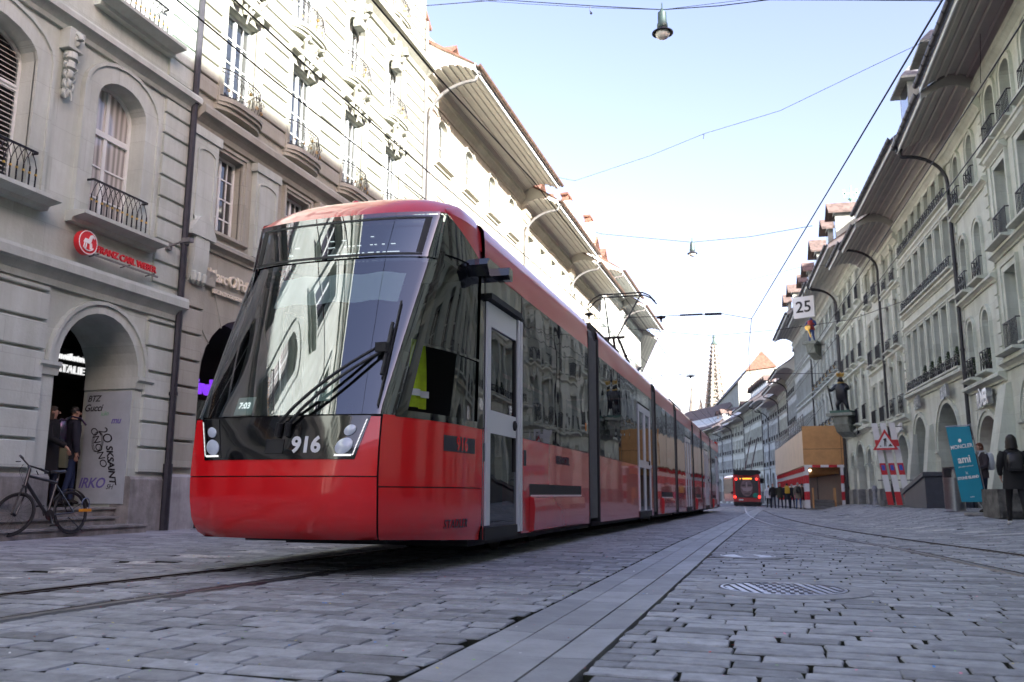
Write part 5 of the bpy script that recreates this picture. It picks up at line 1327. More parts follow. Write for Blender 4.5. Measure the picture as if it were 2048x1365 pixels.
# big roof behind the far houses with a brick firewall
q1 = at_px(1522,706,146); q2 = at_px(1448,792,206); dv_ = q2-q1; LL = math.hypot(dv_.x,dv_.y)
bg_ = thing('large_roofed_hall','large grey-roofed hall with a brick gable rising behind the far right houses','hall',(q1.x,q1.y,0),math.atan2(-dv_.x,dv_.y)); zr_ = q1.z
mb = MB(); mb.prism([(-4.2,zr_-5),(0,zr_),(3.2,zr_-4)], .5, LL, 'y'); obj('roof', mb, K['slate'], bg_)
mb = MB(); mb.prism([(-2.7,zr_-3.0),(0,zr_+.3),(2.4,zr_-2.4)], -.4, .5, 'y'); obj('brick_gable', mb, K['tile'], bg_)
mb = MB(); mb.box(-3.9,3.0,.2,LL-.3,-1.5,zr_-4.9); mb.prism([(-3.9,zr_-4.9),(-.1,zr_-.25),(3.0,zr_-3.0),(3.0,zr_-4.9)], .1, 1.0, 'y'); obj('wall', mb, K['plaster5'], bg_)
# ---------------- houses behind the camera (they shade and are mirrored in the tram)
def back(name, label, A, B, H, ridge, m, sof='soffit2'):
    W = math.dist(A,B)
    return house(name, label, A, B, H, K[m], [dict(z0=a,z1=b,w=1.0,pos=even(.4,W-.4,int(W/2.0)),sur=.15,style='',rail='bars' if k<2 else None,sill=.15) for k,(a,b) in enumerate(((4.4,6.6),(7.6,9.6),(10.4,12.0)))],
      arches=[(s,2.2,2.5,1.0) for s in even(.2,W-.2,int(W/3.7))], cornices=[(3.9,.2,.3),(7.1,.1,.2)], spec=dict(eave=(1.6,H+.1,ridge),soffit=K[sof],roof=K['slate'],floor=.1))
back('stone_house','grey eaved house on the right behind the camera, nearer one',(6.45,8.98),(6.9,-12),12.8,18.9,'plaster3')
back('stone_house','grey eaved house on the right behind the camera, farther one',(6.92,-12.02),(7.2,-34),13.2,19.2,'plaster5')
back('stone_house','pale eaved house on the left behind the camera',(XF,-34),(XF,-12.02),13.5,19.0,'plaster')
back('stone_house','house closing the street far behind the camera',(12,-52),(-16,-52),14,20,'plaster4')
# ---------------- cathedral spire
K['spire'] = mat('pale_tracery_stone', (.27,.255,.225), .9, var=.25, vscale=.25)
sx_, sy_ = None, None
top = at_px(1427,660,430); b0 = top
sp_ = thing('cathedral_spire','pale openwork gothic cathedral spire with a dark lantern rising beyond the houses','church spire',(top.x,top.y,0)); H_ = top.z
mb = MB(); N = 8
def sr_(z): return max(.9, 1.0+(H_-8-z)*.135)
zb = 30
rings = [[(sr_(z)*math.cos(k*math.pi/4+.39),sr_(z)*math.sin(k*math.pi/4+.39),z) for k in range(8)] for z in lin(zb,H_-8,10)]
for k in range(8):      # ribs
    mb.tube([r_[k] for r_ in rings], .8, 5, r1=.4)
    for z in lin(zb+1,H_-9,20): 
        a = k*math.pi/4+.39; rr_ = sr_(z)+.55; mb.lathe([(.45,-.2),(.5,.3),(.001,1.3)], c=(rr_*math.cos(a),rr_*math.sin(a),z), n=5)
for z in lin(zb,H_-9,12):
    for k in range(8):
        a0 = k*math.pi/4+.39; a1 = a0+math.pi/4; r_ = sr_(z)
        mb.tube([(r_*math.cos(a0),r_*math.sin(a0),z),(r_*math.cos(a1),r_*math.sin(a1),z)], .55, 5)
        z2 = z+(H_-9-zb)/12*.5; r2 = sr_(z2)*.98; am = (a0+a1)/2
        mb.tube([(r_*math.cos(a0),r_*math.sin(a0),z),(r2*math.cos(am),r2*math.sin(am),z2)], .28, 4); mb.tube([(r_*math.cos(a1),r_*math.sin(a1),z),(r2*math.cos(am),r2*math.sin(am),z2)], .28, 4)
obj('openwork_cone', mb, K['spire'], sp_)
mb = MB(); mb.lathe([(sr_(z)*.82,z) for z in lin(zb,H_-8,6)], n=8); obj('inner_cone', mb, K['plaster5'], sp_)
mb = MB(); mb.lathe([(.9,H_-9.5),(.8,H_-8),(1.1,H_-7.8),(.6,H_-7.5)], n=8); obj('neck', mb, K['spire'], sp_)
mb = MB(); mb.lathe([(.9,H_-8),(1.7,H_-7.4),(1.5,H_-7.0),(.8,H_-6.0),(.6,H_-4.4),(.85,H_-4.0),(.5,H_-3.3),(.15,H_-2.4),(.10,H_)], n=10); mb.box(-.5,.5,-.1,.1,H_-1.4,H_-1.2)
obj('lantern', mb, mat('verdigris_dark', (.05,.085,.08), .7), sp_)
for (dx,hh) in ((-11.5,26),(-7.5,17),(9,13)):
    mb = MB(); mb.lathe([(1.6,zb-8),(1.5,zb+hh*.35),(2.0,zb+hh*.37),(.15,zb+hh)], c=(dx,0,0), n=8); obj('pinnacle', mb, K['spire'], sp_)
mb = MB(); mb.box(-9,9,-9,9,-10,zb); obj('tower', mb, K['spire'], sp_)
# ------------------------------------------------------------------ PEOPLE
import bmesh
def cmat(name, c, r=.85): return mat('cloth_'+name, c, r, var=.15, vscale=9)
SKIN = mat('skin', (.46,.27,.19), .55); HAIR = {}
def hair_mat(n, c):
    if n not in HAIR: HAIR[n] = mat('hair_'+n, c, .6, var=.35, vscale=60)
    return HAIR[n]
CL = {}
def cl(n, c):
    if n not in CL: CL[n] = cmat(n, c)
    return CL[n]
def person(label, loc, rz, h=1.72, coat=('black',(.015,.015,.017)), hem=.80, legs=('navy',(.02,.025,.05)), shoe=('dark',(.02,.018,.016)), hair=('dark',(.02,.015,.012)), hlen=0., stride=.22, larm=(.0,.05), rarm=(.0,.05), lean=.0, group=None, headturn=0., hood=False, fingers=True, scarf=None, hb=1.):
    """faces local -Y. arms: (forward swing, elbow bend)"""
    k = h/1.72
    T = thing('person', label, 'person', loc, rz, group)
    bm = bmesh.new(); sk = bm.verts.layers.skin.verify(); nodes = []
    def V_(p, r, root=False):
        v = bm.verts.new((p[0]*k,p[1]*k,p[2]*k)); rr_ = r if isinstance(r,tuple) else (r,r); v[sk].radius = (rr_[0]*k,rr_[1]*k); v[sk].use_root = root; return v
    segs = []
    def E_(a, b, kind):
        bm.edges.new((a,b)); segs.append((a.co.copy(), b.co.copy(), kind))
    ly = -lean
    pel = V_((0,0,.97), (.145,.105), True); wst = V_((0,ly*.25,1.12), (.125,.095)); ch = V_((0,ly*.6,1.30), (.155,.105)); nb_ = V_((0,ly*.8+.01,1.455), (.07,.065)); nk = V_((0,ly-.0,1.52), .052)
    hd = V_((0,ly-.015,1.60), (.068,.082)); ht = V_((0,ly-.02,1.685), (.062,.078))
    for a,b,c in ((pel,wst,'coat'),(wst,ch,'coat'),(ch,nb_,'coat'),(nb_,nk,'skin'),(nk,hd,'skin'),(hd,ht,'skin')): E_(a,b,c)
    for s,arm in ((-1,larm),(1,rarm)):
        sw, bd_ = arm
        sh = V_((s*.165,ly*.7,1.41), .062); el = V_((s*.235,ly*.7+.02-sw*.28,1.14+abs(sw)*.04), .046)
        wr = V_((s*(.245-.05*bd_),ly*.7-sw*.45-bd_*.22,.91+bd_*.14), .030); pm = V_((s*(.245-.06*bd_),ly*.7-sw*.50-bd_*.27,.855+bd_*.14), (.036,.018))
        E_(ch,sh,'coat'); E_(sh,el,'coat'); E_(el,wr,'coat'); E_(wr,pm,'skin')
        if fingers:
            for q,(dx,L) in enumerate(((-.026,.062),(-.009,.072),(.009,.068),(.025,.052))):
                f1 = V_((pm.co.x/k, pm.co.y/k+dx, pm.co.z/k-.035), .0085); f2 = V_((pm.co.x/k-s*.008, pm.co.y/k+dx-.006, pm.co.z/k-.035-L*.55), .008); f3 = V_((pm.co.x/k-s*.022, pm.co.y/k+dx-.008, pm.co.z/k-.035-L), .007)
                E_(pm,f1,'skin'); E_(f1,f2,'skin'); E_(f2,f3,'skin')
            t1 = V_((wr.co.x/k-s*.005, wr.co.y/k-.034, wr.co.z/k-.035), .010); t2 = V_((wr.co.x/k-s*.012, wr.co.y/k-.05, wr.co.z/k-.075), .0085)
            E_(wr,t1,'skin'); E_(t1,t2,'skin')
    for s in (-1,1):
        st = stride*s
        hp = V_((s*.09,0,.90), .092); kn = V_((s*.10,-st*.55-.02,.50), .060); an = V_((s*.10,-st+.03,.10), .040); to = V_((s*.115,-st-.13,.035), (.040,.028)); hl_ = V_((s*.10,-st+.055,.045), .034)
        E_(pel,hp,'leg'); E_(hp,kn,'leg'); E_(kn,an,'leg'); E_(an,to,'shoe'); E_(an,hl_,'shoe')
    me = bpy.data.meshes.new('body'); bm.to_mesh(me); bm.free()
    o = link('body', me, None); md_ = o.modifiers.new('s','SKIN'); md_.use_smooth_shade = True; m2 = o.modifiers.new('d','SUBSURF'); m2.levels = 1; m2.render_levels = 1
    dg = bpy.context.evaluated_depsgraph_get(); nm = bpy.data.meshes.new_from_object(o.evaluated_get(dg)); bpy.data.objects.remove(o); nm.name = 'body'
    ms = [SKIN, cl(*coat), cl(*legs), cl(*shoe)]; nm.materials.clear()
    for q in ms: nm.materials.append(q)
    idx = {'skin':0,'coat':1,'leg':2,'shoe':3}
    for p in nm.polygons:
        c = p.center; best = None
        for a,b,kd in segs:
            ab = b-a; t = max(0,min(1,(c-a).dot(ab)/max(ab.length_squared,1e-9))); dd = (c-(a+ab*t)).length
            if best is None or dd < best[0]: best = (dd,kd)
        p.material_index = idx[best[1]]; p.use_smooth = True
    link('body', nm, T)
    # coat / jacket over the trunk
    mb = MB(); rings = []
    prof = [(hem,.215 if hem < .8 else .185,.165 if hem < .8 else .135),(hem+.12,.195 if hem < .8 else .185,.145),(1.02,.180,.130),(1.15,.172,.122),(1.30,.195,.130),(1.40,.190,.118),(1.46,.125,.095),(1.50,.075,.075)]
    if hem < .8: prof.insert(2,(.92,.185,.138))
    n = 20
    for z,rx,ry in prof:
        f = max(0,(z-.97)/.55)
        rings.append([((rx*math.cos(2*math.pi*a/n)*(1+.03*math.sin(a*3+z*9)))*k, (ly*f+.0+ry*math.sin(2*math.pi*a/n)*(1+.04*math.sin(a*2.1+z*7)))*k, z*k+.006*math.sin(a*2)) for a in range(n)])
    mb.loft(rings); obj('coat', mb, cl(*coat), T, smooth=60)
    # sleeves
    for s,arm in ((-1,larm),(1,rarm)):
        sw, bd_ = arm; mb = MB()
        pth = [Vector((s*.15,ly*.7,1.42))*k,Vector((s*.195,ly*.7+.01,1.33))*k,Vector((s*.24,ly*.7+.02-sw*.28,1.14+abs(sw)*.04))*k,Vector((s*(.247-.03*bd_),ly*.7-sw*.38-bd_*.13,1.0+bd_*.10))*k,Vector((s*(.246-.05*bd_),ly*.7-sw*.45-bd_*.22,.915+bd_*.14))*k]
        rs = [.075,.074,.062,.052,.045]; rg = []
        for i,p in enumerate(pth):
            dv = (pth[min(i+1,4)]-pth[max(i-1,0)]).normalized(); a1 = dv.cross(Vector((0,1,0))).normalized(); b1 = dv.cross(a1)
            rg.append([tuple(p+a1*rs[i]*k*math.cos(t*math.pi/5)+b1*rs[i]*k*math.sin(t*math.pi/5)) for t in range(10)])
        mb.loft(rg); obj('sleeve', mb, cl(*coat), T, smooth=60)
    # nose, ears
    mb = MB(); cy = ly-.02; ca, sa = math.cos(headturn), math.sin(headturn)
    def hp_(x,y,z): x2 = x*ca-y*sa; y2 = x*sa+y*ca; return ((x2)*k,(y2+cy)*k,z*k)
    mb.add([hp_(-.014,-.075,1.60),hp_(.014,-.075,1.60),hp_(0,-.108,1.605),hp_(0,-.078,1.65)],[(0,1,2),(1,3,2),(3,0,2),(0,3,1)])
    for s in (-1,1): mb.lathe([(.001,-.012),(.022,-.004),(.024,.004),(.001,.01)], c=hp_(s*.074,.0,1.62), n=8, ax='x')
    obj('face', mb, SKIN, T, smooth=60)
    mb = MB(); 
    for s in (-1,1): mb.lathe([(.001,-.006),(.008,-.003),(.008,.003),(.001,.006)], c=hp_(s*.028,-.078,1.635), n=8, ax='y')
    obj('eyes', mb, K['rubber'], T)
    # hair cap
    mb = MB(); rg = []; n = 16; lo = 1.60-hlen
    for i in range(9):
        t = i/8; z = lo+(1.735-lo)*t; rr_ = .088*math.sqrt(max(.02,1-max(0,(z-1.63)/.11)**2)) if z > 1.63 else .088+.02*(1.63-z)/.2*(1 if hlen > .05 else 0)
        rg.append([])
        for a in range(n):
            th_ = 2*math.pi*a/n; x = rr_*.86*math.cos(th_); y = rr_*1.08*math.sin(th_)+.018
            if not hood and z < 1.69 and y < -.02: y = -.02+.02*max(0,z-1.64)/.05*(-1.8)
            j = 1+.05*math.sin(a*2.7+i*1.9); rg[-1].append(hp_(x*j*hb,y*j*hb,z+(z-1.62)*(hb-1)))
    mb.loft(rg); obj('hair' if not hood else 'hood', mb, hair_mat(*hair) if not hood else cl(*coat), T, smooth=60)
    if scarf:
        mb = MB(); mb.lathe([(.07,1.44),(.10,1.46),(.105,1.50),(.075,1.54)], c=(0,ly*.9,0), n=16); mb.v = [tuple(Vector(p)*k) for p in mb.v]
        mb.box(-.11*k,-.05*k,(-.15)*k,(-.12)*k,1.05*k,1.48*k); obj('scarf', mb, cl(*scarf), T, smooth=60)
    return T
def local(T, x, y, z):
    a = T.rotation_euler.z; return (T.location.x+x*math.cos(a)-y*math.sin(a), T.location.y+x*math.sin(a)+y*math.cos(a), T.location.z+z)
def backpack(P_, label, c, k=1., w=.28, h=.40, d=.15, z=1.02, off=.13, nm='backpack', group='bags carried by people'):
    T = thing(nm, label, 'backpack', local(P_,0,off,z), P_.rotation_euler.z, group)
    mb = MB(); rg = []; n = 16
    for zz,sx,sy in ((0,.85,.8),(.04,1,1),(h*.5,1,1.05),(h*.85,.9,.9),(h*.97,.6,.6),(h,.2,.2)):
        rg.append([(sx*w/2*max(-1,min(1,1.25*math.cos(2*math.pi*a/n))), d/2+sy*d/2*max(-1,min(1,1.25*math.sin(2*math.pi*a/n))), zz) for a in range(n)])
    mb.loft(rg); obj('bag', mb, c, T, smooth=50)
    mb = MB(); mb.box(-w*.32,w*.32,d*.95,d*1.18,.05,h*.42); obj('front_pocket', mb, c, T)
    mb = MB()
    for s in (-1,1): mb.tube([(s*.08,.01,h*.9),(s*.10,-.06,h*1.08),(s*.12,-.20,h*1.02),(s*.14,-.285,h*.75)], .016, 5)
    obj('strap', mb, c, T); return T
# right foreground walker, all in black, walking away
yR = 18.1; xR = 4.28
pr = person('person in black coat, curly hair and white shoes walking at the right edge', (xR,yR,gz(xR,yR)+.01), R(176), 1.66, hem=.72, legs=('black',(.012,.012,.014)), shoe=('white',(.75,.75,.75)), stride=.26, hlen=.08, hb=1.28, larm=(.1,.9), rarm=(-.1,.6), coat=('black',(.012,.012,.014)))
backpack(pr, 'small black leather backpack on the black-coated walker at the right edge', mat('black_leather', (.015,.015,.017), .35), w=.26, h=.34)
xw, yw = 4.78, 23.1
pw = person('woman with reddish hair, striped scarf and grey-brown jacket standing beside the turquoise banner', (xw,yw,gz(xw,yw)), R(-68), 1.66, coat=('taupe',(.07,.055,.06)), hem=.86, hair=('auburn',(.16,.055,.025)), hlen=.05, stride=.05, larm=(.3,.9), rarm=(.2,.9), scarf=('striped',(.35,.33,.32)))
backpack(pw, 'white backpack worn by the woman beside the banner', mat('white_bag', (.62,.64,.67), .6), w=.26, h=.42)
# two people in the left doorway
pa = person('person with wispy hair and a white face mask in the left doorway, behind the bicycle', (-11.25,11.12,.43), R(118), 1.60, hem=.6, hlen=.12, stride=.1, larm=(.3,.8), coat=('black',(.012,.012,.014)), hair=('brown',(.09,.06,.04)))
pb = person('person in a dark jacket and blue jeans turned away in the left doorway', (-11.30,11.62,.43), R(150), 1.64, coat=('midnight',(.014,.016,.03)), hem=.80, legs=('jeans',(.02,.035,.09)), stride=.1, hlen=-.02)
backpack(pb, 'dark iridescent backpack on the person in the left doorway', mat('iridescent', (.05,.08,.09), .25, .5, var=.5, vscale=12, col2=(.10,.04,.12)), w=.3, h=.42)
mb = MB(); mb.prism([(-.13,0),(.13,0),(.15,.30),(-.12,.32)], -.05, .05, 'x'); tag(obj('carrier_bag', mb, mat('olive_bag', (.17,.18,.11), .6), None, local(pa,.28,-.15,.62), .5), 'olive carrier bag held low in the left doorway', 'bag', 'bags carried by people')
# walkers beside the hoarding
grp = [(-.15,'bald walker in a black jacket and jeans, leftmost of the group by the hoarding',dict(coat=('black',(.015,.015,.02)),hair=('bald',(.40,.24,.17)),hlen=-.06),63.0,1.70),
       (.31,'grey-haired walker in a dark olive coat, second of the group by the hoarding',dict(coat=('olive',(.03,.032,.022)),hem=.72,hair=('grey',(.3,.28,.26)),hlen=-.03),62.0,1.70),
       (.76,'walker in a long navy coat carrying a yellow backpack',dict(coat=('navy2',(.02,.022,.035)),hem=.62,legs=('navy3',(.02,.025,.045))),61.0,1.68),
       (1.10,'walker with a grey bobble hat and black coat in the group by the hoarding',dict(coat=('black2',(.018,.018,.022)),hair=('greyhat',(.32,.31,.31))),62.6,1.66),
       (1.39,'walker in a beige coat and light blue jeans carrying a black backpack',dict(coat=('beige',(.20,.17,.14)),hem=.70,legs=('lightjeans',(.10,.16,.32)),hair=('grey2',(.38,.37,.36))),58.0,1.68),
       (1.66,'walker in a dark red-brown jacket, rightmost of the group by the hoarding',dict(coat=('maroon',(.06,.02,.02))),58.8,1.64),
       (-.47,'walker in a white jacket partly hidden behind the bald walker',dict(coat=('white2',(.62,.64,.72)),hem=.75,legs=('black3',(.02,.02,.02))),66.5,1.66)]
gp = []
for i,(x,lb,kw_,y,h) in enumerate(grp):
    gp.append(person(lb, (x,y,gz(x,y)+.0), R(180+(-1)**i*6), h, stride=.24*(-1)**i, group='people walking beside the hoarding', fingers=True, **kw_))
backpack(gp[2], 'yellow backpack on the navy-coated walker by the hoarding', mat('yellow_bag', (.55,.36,.04), .7), w=.32, h=.48)
backpack(gp[4], 'black backpack on the beige-coated walker by the hoarding', mat('black_bag', (.015,.015,.015), .7), w=.28, h=.42)
mb = MB(); mb.lathe([(.001,0),(.14,.05),(.17,.25),(.12,.45),(.001,.5)], n=12); tag(obj('shopping_bag', mb, mat('pink_bag', (.75,.12,.35), .6), None, local(gp[3],-.30,.1,.62)), 'bright pink bag carried among the walkers by the hoarding', 'bag', 'bags carried by people')
person('small distant walker in pale clothes left of the bus', (-5.9,92,gz(0,92)), R(5), 1.66, coat=('pale',(.55,.56,.6)), legs=('blue4',(.08,.14,.25)), hem=.86, fingers=True)
person('dark distant walker left of the small pale one, beyond the tram end', (-6.6,101,gz(0,101)), R(190), 1.74, fingers=True, coat=('plum',(.12,.04,.06)))
# ------------------------------------------------------------------ BICYCLE
bk_ = thing('bicycle', 'black city bicycle leaning on its stand before the left doorway steps, with an orange lock', 'bicycle', (-9.92,9.96,.05), math.pi/2); bk_.scale = (.93,.93,.93)
BM = K['pipe_black']; BK = mat('bike_black', (.012,.012,.014), .3, coat=.6)
tilt = Matrix.Rotation(R(-7),4,'X')
STX = Vector((.31,0,.95)).normalized(); PV = Vector((-.40,0,.95)); STEER = Matrix.Translation(PV) @ Matrix.Rotation(R(-78),4,STX) @ Matrix.Translation(-PV)
def wheel_mb(cx, cz, r, steer=0., cy=0.):
    mb = MB(); M_ = (tilt @ STEER if steer else tilt) @ Matrix.Translation((cx,cy,cz)); mb.T = M_
    n = 40; rg = []
    for a in range(n):
        t = 2*math.pi*a/n; rg.append([((r-.018+.020*math.cos(q))*math.cos(t), .018*math.sin(q), (r-.018+.020*math.cos(q))*math.sin(t)) for q in lin(0,2*math.pi,6)[:-1]])
    vs = [p for g in rg for p in g]; m_ = 6
    m_ = len(rg[0]); mb.add(vs, [(i*m_+j,((i+1)%n)*m_+j,((i+1)%n)*m_+(j+1)%m_,i*m_+(j+1)%m_) for i in range(n) for j in range(m_)], 0)
    for a in range(n):
        t0 = 2*math.pi*a/n; t1 = 2*math.pi*(a+1)/n
        mb.add([((r-.04)*math.cos(t0),-.010,(r-.04)*math.sin(t0)),((r-.04)*math.cos(t1),-.010,(r-.04)*math.sin(t1)),((r-.055)*math.cos(t1),-.006,(r-.055)*math.sin(t1)),((r-.055)*math.cos(t0),-.006,(r-.055)*math.sin(t0)),
                ((r-.04)*math.cos(t0),.010,(r-.04)*math.sin(t0)),((r-.04)*math.cos(t1),.010,(r-.04)*math.sin(t1)),((r-.055)*math.cos(t1),.006,(r-.055)*math.sin(t1)),((r-.055)*math.cos(t0),.006,(r-.055)*math.sin(t0))],[(0,1,2,3),(4,7,6,5),(2,3,7,6),(0,1,5,4)],1)
    for a in range(24):
        t = 2*math.pi*a/24; s = .025*(-1)**a; mb.tube([(.02*math.cos(t+.8),s,.02*math.sin(t+.8)),((r-.05)*math.cos(t),0,(r-.05)*math.sin(t))], .0014, 3, 1)
    mb.lathe([(.001,-.045),(.022,-.04),(.022,.04),(.001,.045)], n=10, ax='y', mi=1)
    return mb
# local X along the street (+ = away): front wheel is at -X
for nm,cx,cz,st,cy in (('front_wheel',-.66,.35,1,0),('rear_wheel',.40,.34,0,0)):
    obj(nm, wheel_mb(cx,cz,.34,st,cy), [K['rubber'],K['iron']], bk_, smooth=50)
mb = MB(); mb.T = tilt
hb = (-.40,0,.86); ht_ = (-.44,0,.99); bbp = (-.06,0,.30); sc_ = (.13,0,.80)
mb.tube([(-.41,0,.90),sc_],.023,8); mb.tube([(-.45,0,.80),bbp],.027,8); mb.tube([(bbp[0],0,bbp[2]),(.15,0,.86)],.021,8); mb.tube([(-.385,0,1.0),(-.47,0,.74)],.025,8)
for s in (-.035,.035):
    mb.tube([(.12,s*.3,.76),(.40,s*1.6,.34)],.010,6); mb.tube([bbp,(.40,s*1.6,.33)],.012,6)
obj('frame', mb, BK, bk_, smooth=50)
mb = MB(); mb.T = tilt @ STEER
for s in (-.035,.035): mb.tube([(-.47,s*.5,.74),(-.49,s*1.5,.68),(-.66,s*1.4,.35)],.014,6)
mb.tube([(-.47,-.05,.735),(-.47,.05,.735)],.018,6)
obj('fork', mb, BK, bk_, smooth=50)
mb = MB(); mb.T = tilt @ STEER
def st_(x,y,z): return (-.38+x, y, z)
mb.tube([(-.385,0,1.0),(-.40,0,1.06)],.018,6); mb.tube([st_(.06,-.33,1.06),st_(.02,-.2,1.08),st_(-.02,0,1.07),st_(.02,.2,1.08),st_(.06,.33,1.06)],.013,6)
for s in (-1,1): mb.tube([st_(.03,s*.22,1.08),st_(.07,s*.36,1.055)],.018,8); mb.tube([st_(-.02,s*.2,1.06),st_(-.04,s*.28,1.03)],.008,5)
mb.tube([st_(-.04,.1,1.06),(-.52,0,1.0),(-.47,.02,.80)],.004,4); mb.tube([st_(-.04,-.1,1.06),(-.52,-.05,1.0),(-.47,-.02,.78)],.004,4)
obj('handlebar', mb, BK, bk_, smooth=50)
mb = MB(); mb.T = tilt; mb.loft([[(x,sy*c[0],z+c[1]) for c in ((1,0),(.7,.025),(-.7,.025),(-1,0),(-.6,-.02),(.6,-.02))] for x,sy,z in ((.0,.018,.955),(.06,.025,.965),(.16,.055,.965),(.24,.07,.975),(.27,.06,.975))]); mb.tube([(.15,0,.84),(.165,0,.95)],.014,6)
obj('saddle', mb, BK, bk_, smooth=50)
mb = MB(); mb.T = tilt
for (a0,a1,cx) in ((R(12),R(150),.40),):
    pts = [(cx+.375*math.cos(a),.34+.375*math.sin(a)) for a in lin(a0,a1,14)]
    vs = []; 
    for (x,z) in pts: vs += [(x,-.028,z-.01),(x,0,z),(x,.028,z-.01)]
    mb.add(vs, [(i*3+j,(i+1)*3+j,(i+1)*3+j+1,i*3+j+1) for i in range(len(pts)-1) for j in range(2)])
mb.tube([(.40,.05,.34),(.74,.03,.52)],.005,4); mb.tube([(.40,.05,.34),(.16,.03,.62)],.005,4)
obj('mudguard', mb, BK, bk_, smooth=50)
mb = MB(); mb.T = tilt; mb.lathe([(.001,-.005),(.085,-.004),(.085,.004),(.001,.005)], c=(-.06,-.05,.30), n=20, ax='y'); mb.tube([(-.06,-.06,.30),(-.02,-.07,.14)],.010,5); mb.tube([(-.06,.06,.30),(-.10,.07,.45)],.010,5)
mb.box(-.07,.03,-.14,-.06,.125,.15); mb.box(-.15,-.05,.06,.14,.44,.465); mb.tube([(.30,-.05,.26),(.46,-.17,.03)],.011,6)
obj('crank', mb, BK, bk_, smooth=50)
lk = thing('bicycle_lock', 'orange and black shackle lock hanging on the black bicycle', 'lock', (-9.80+.06,10.38,.45), math.pi/2)
mb = MB(); mb.box(-.10,.10,-.02,.02,-.075,-.035); obj('lock_bar', mb, mat('lock_orange', (.70,.28,.02), .45), lk)
mb = MB(); mb.tube([(-.07,0,-.05)]+[(-.07*math.cos(a),0,.05+.07*math.sin(a)) for a in lin(0,math.pi,8)]+[(.07,0,-.05)], .009, 6); obj('shackle', mb, mat('lock_blue', (.10,.14,.22), .4), lk)
# ------------------------------------------------------------------ RIGHT SIDE STREET FURNITURE
def G(x, y): return (x, y, gz(x,y))
STEEL = mat('brushed_steel', (.42,.42,.44), .32, .9, var=.15, vscale=14)
tb = thing('litter_bin', 'round brushed steel litter bin left of the turquoise banner', 'litter bin', G(4.36,24.3), R(-60))
mb = MB(); mb.lathe([(.001,0),(.25,0),(.25,.02),(.24,.03),(.24,.84),(.001,.84)], n=28); obj('bin_body', mb, STEEL, tb, smooth=40)
mb = MB(); n = 20
for k in range(n):     # sloped cover open to the front
    a0 = math.pi*k/n-.2; a1 = math.pi*(k+1)/n-.2
    mb.quad((.245*math.cos(a0),.245*math.sin(a0),.84),(.245*math.cos(a1),.245*math.sin(a1),.84),(.245*math.cos(a1),.245*math.sin(a1),1.10),(.245*math.cos(a0),.245*math.sin(a0),1.10))
mb.box(-.24,.24,-.1,.16,1.08,1.11); mb.box(-.25,-.2,-.1,.1,.84,1.1); mb.box(.2,.25,-.1,.1,.84,1.1)
obj('bin_cover', mb, STEEL, tb, smooth=40)
TQ = mat('banner_turquoise', (.0,.24,.36), .6, var=.08, vscale=3)
bn = thing('advertising_banner', 'leaning turquoise banner reading MONCLER, ami and STONE ISLAND between litter bin and stone trough', 'banner', G(4.40,22.3), R(-24))
lean_ = .12
bn.scale = (.82,1,1)
def bl_(x,z,y=0): return (x-(z-.1)*lean_*1.15, y+.02*math.sin(z*3), z)
mb = MB(); mb.grid(lambda x,z: bl_(x,z), lin(-.30,.32,6), lin(.30,2.05,10)); mb.grid(lambda x,z: bl_(x,z,.012), lin(-.30,.32,6), lin(.30,2.05,10)); obj('banner_cloth', mb, TQ, bn, smooth=60, fix=False)
def btext(s, z, size, bold=.0, sp=1.):
    tm = text_mb(s, size, .002, bold, sp); out = MB(); out.f = tm.f; out.m = tm.m
    for (a,b,c) in tm.v:
        p = bl_(.01+a, z+b+a*.10, -.014-c); out.v.append(p)
    obj('banner_lettering', out, K['num_white'], bn)
btext('MONCLER', 1.58, .125, .003); btext('ami', 1.28, .24, .006); btext('alexandre mattiussi', 1.12, .05); btext('STONE ISLAND', .86, .085, .003, .95); btext('www', .42, .05)
mb = MB()
for q in range(4): mb.add([bl_(.0+.05*math.cos(q*1.57+.78),.965+.05*math.sin(q*1.57+.78),-.02),bl_(.012*math.cos(q*1.57),.965+.012*math.sin(q*1.57),-.02),bl_(.012*math.cos(q*1.57+1.57),.965+.012*math.sin(q*1.57+1.57),-.02)],[(0,1,2)])
mb.lathe([(.001,-.005),(.045,0),(.001,.005)], c=bl_(.0,1.72,-.02), n=10, ax='y'); obj('banner_emblem', mb, K['num_white'], bn)
mb = MB(); mb.tube([bl_(.36,.0),bl_(.36,2.12)], .014, 6); mb.tube([bl_(-.31,2.06),bl_(.36,2.08)], .014, 6); mb.box(-.2,.6,-.3,.3,.0,.06); mb.tube([(.32,0,.05),(.1,0,.28)],.02,6)
obj('banner_stand', mb, STEEL, bn)
TR = mat('trough_concrete', (.15,.145,.135), .85, var=.55, vscale=5, bump=.4)
tr_ = thing('stone_trough', 'weathered grey concrete trough beside the black-coated walker', 'trough', G(4.55,21.3), R(6))
mb = MB(); L_, W_, h_ = 1.35, .95, .60
mb.box(0,L_,-W_/2,-W_/2+.07,0,h_); mb.box(0,L_,W_/2-.07,W_/2,0,h_); mb.box(0,.07,-W_/2,W_/2,0,h_-.002); mb.box(L_-.07,L_,-W_/2,W_/2,0,h_-.002); mb.box(0,L_,-W_/2,W_/2,0,.15)
for a in (0,1): mb.box(-.03+a*L_,.03+a*L_,-W_/2-.03,W_/2+.03,.0,h_+.02)
mb.box(-.03,L_+.03,-W_/2-.03,-W_/2+.05,h_-.07,h_+.02); mb.box(-.03,L_+.03,W_/2-.05,W_/2+.03,h_-.07,h_+.02)
obj('trough_box', mb, TR, tr_); mb = MB(); mb.lathe([(.13,0),(.12,.16),(.001,.17)], c=(.8,-.62,0), n=14); obj('stone_foot', mb, K['ring'], tr_, smooth=40)
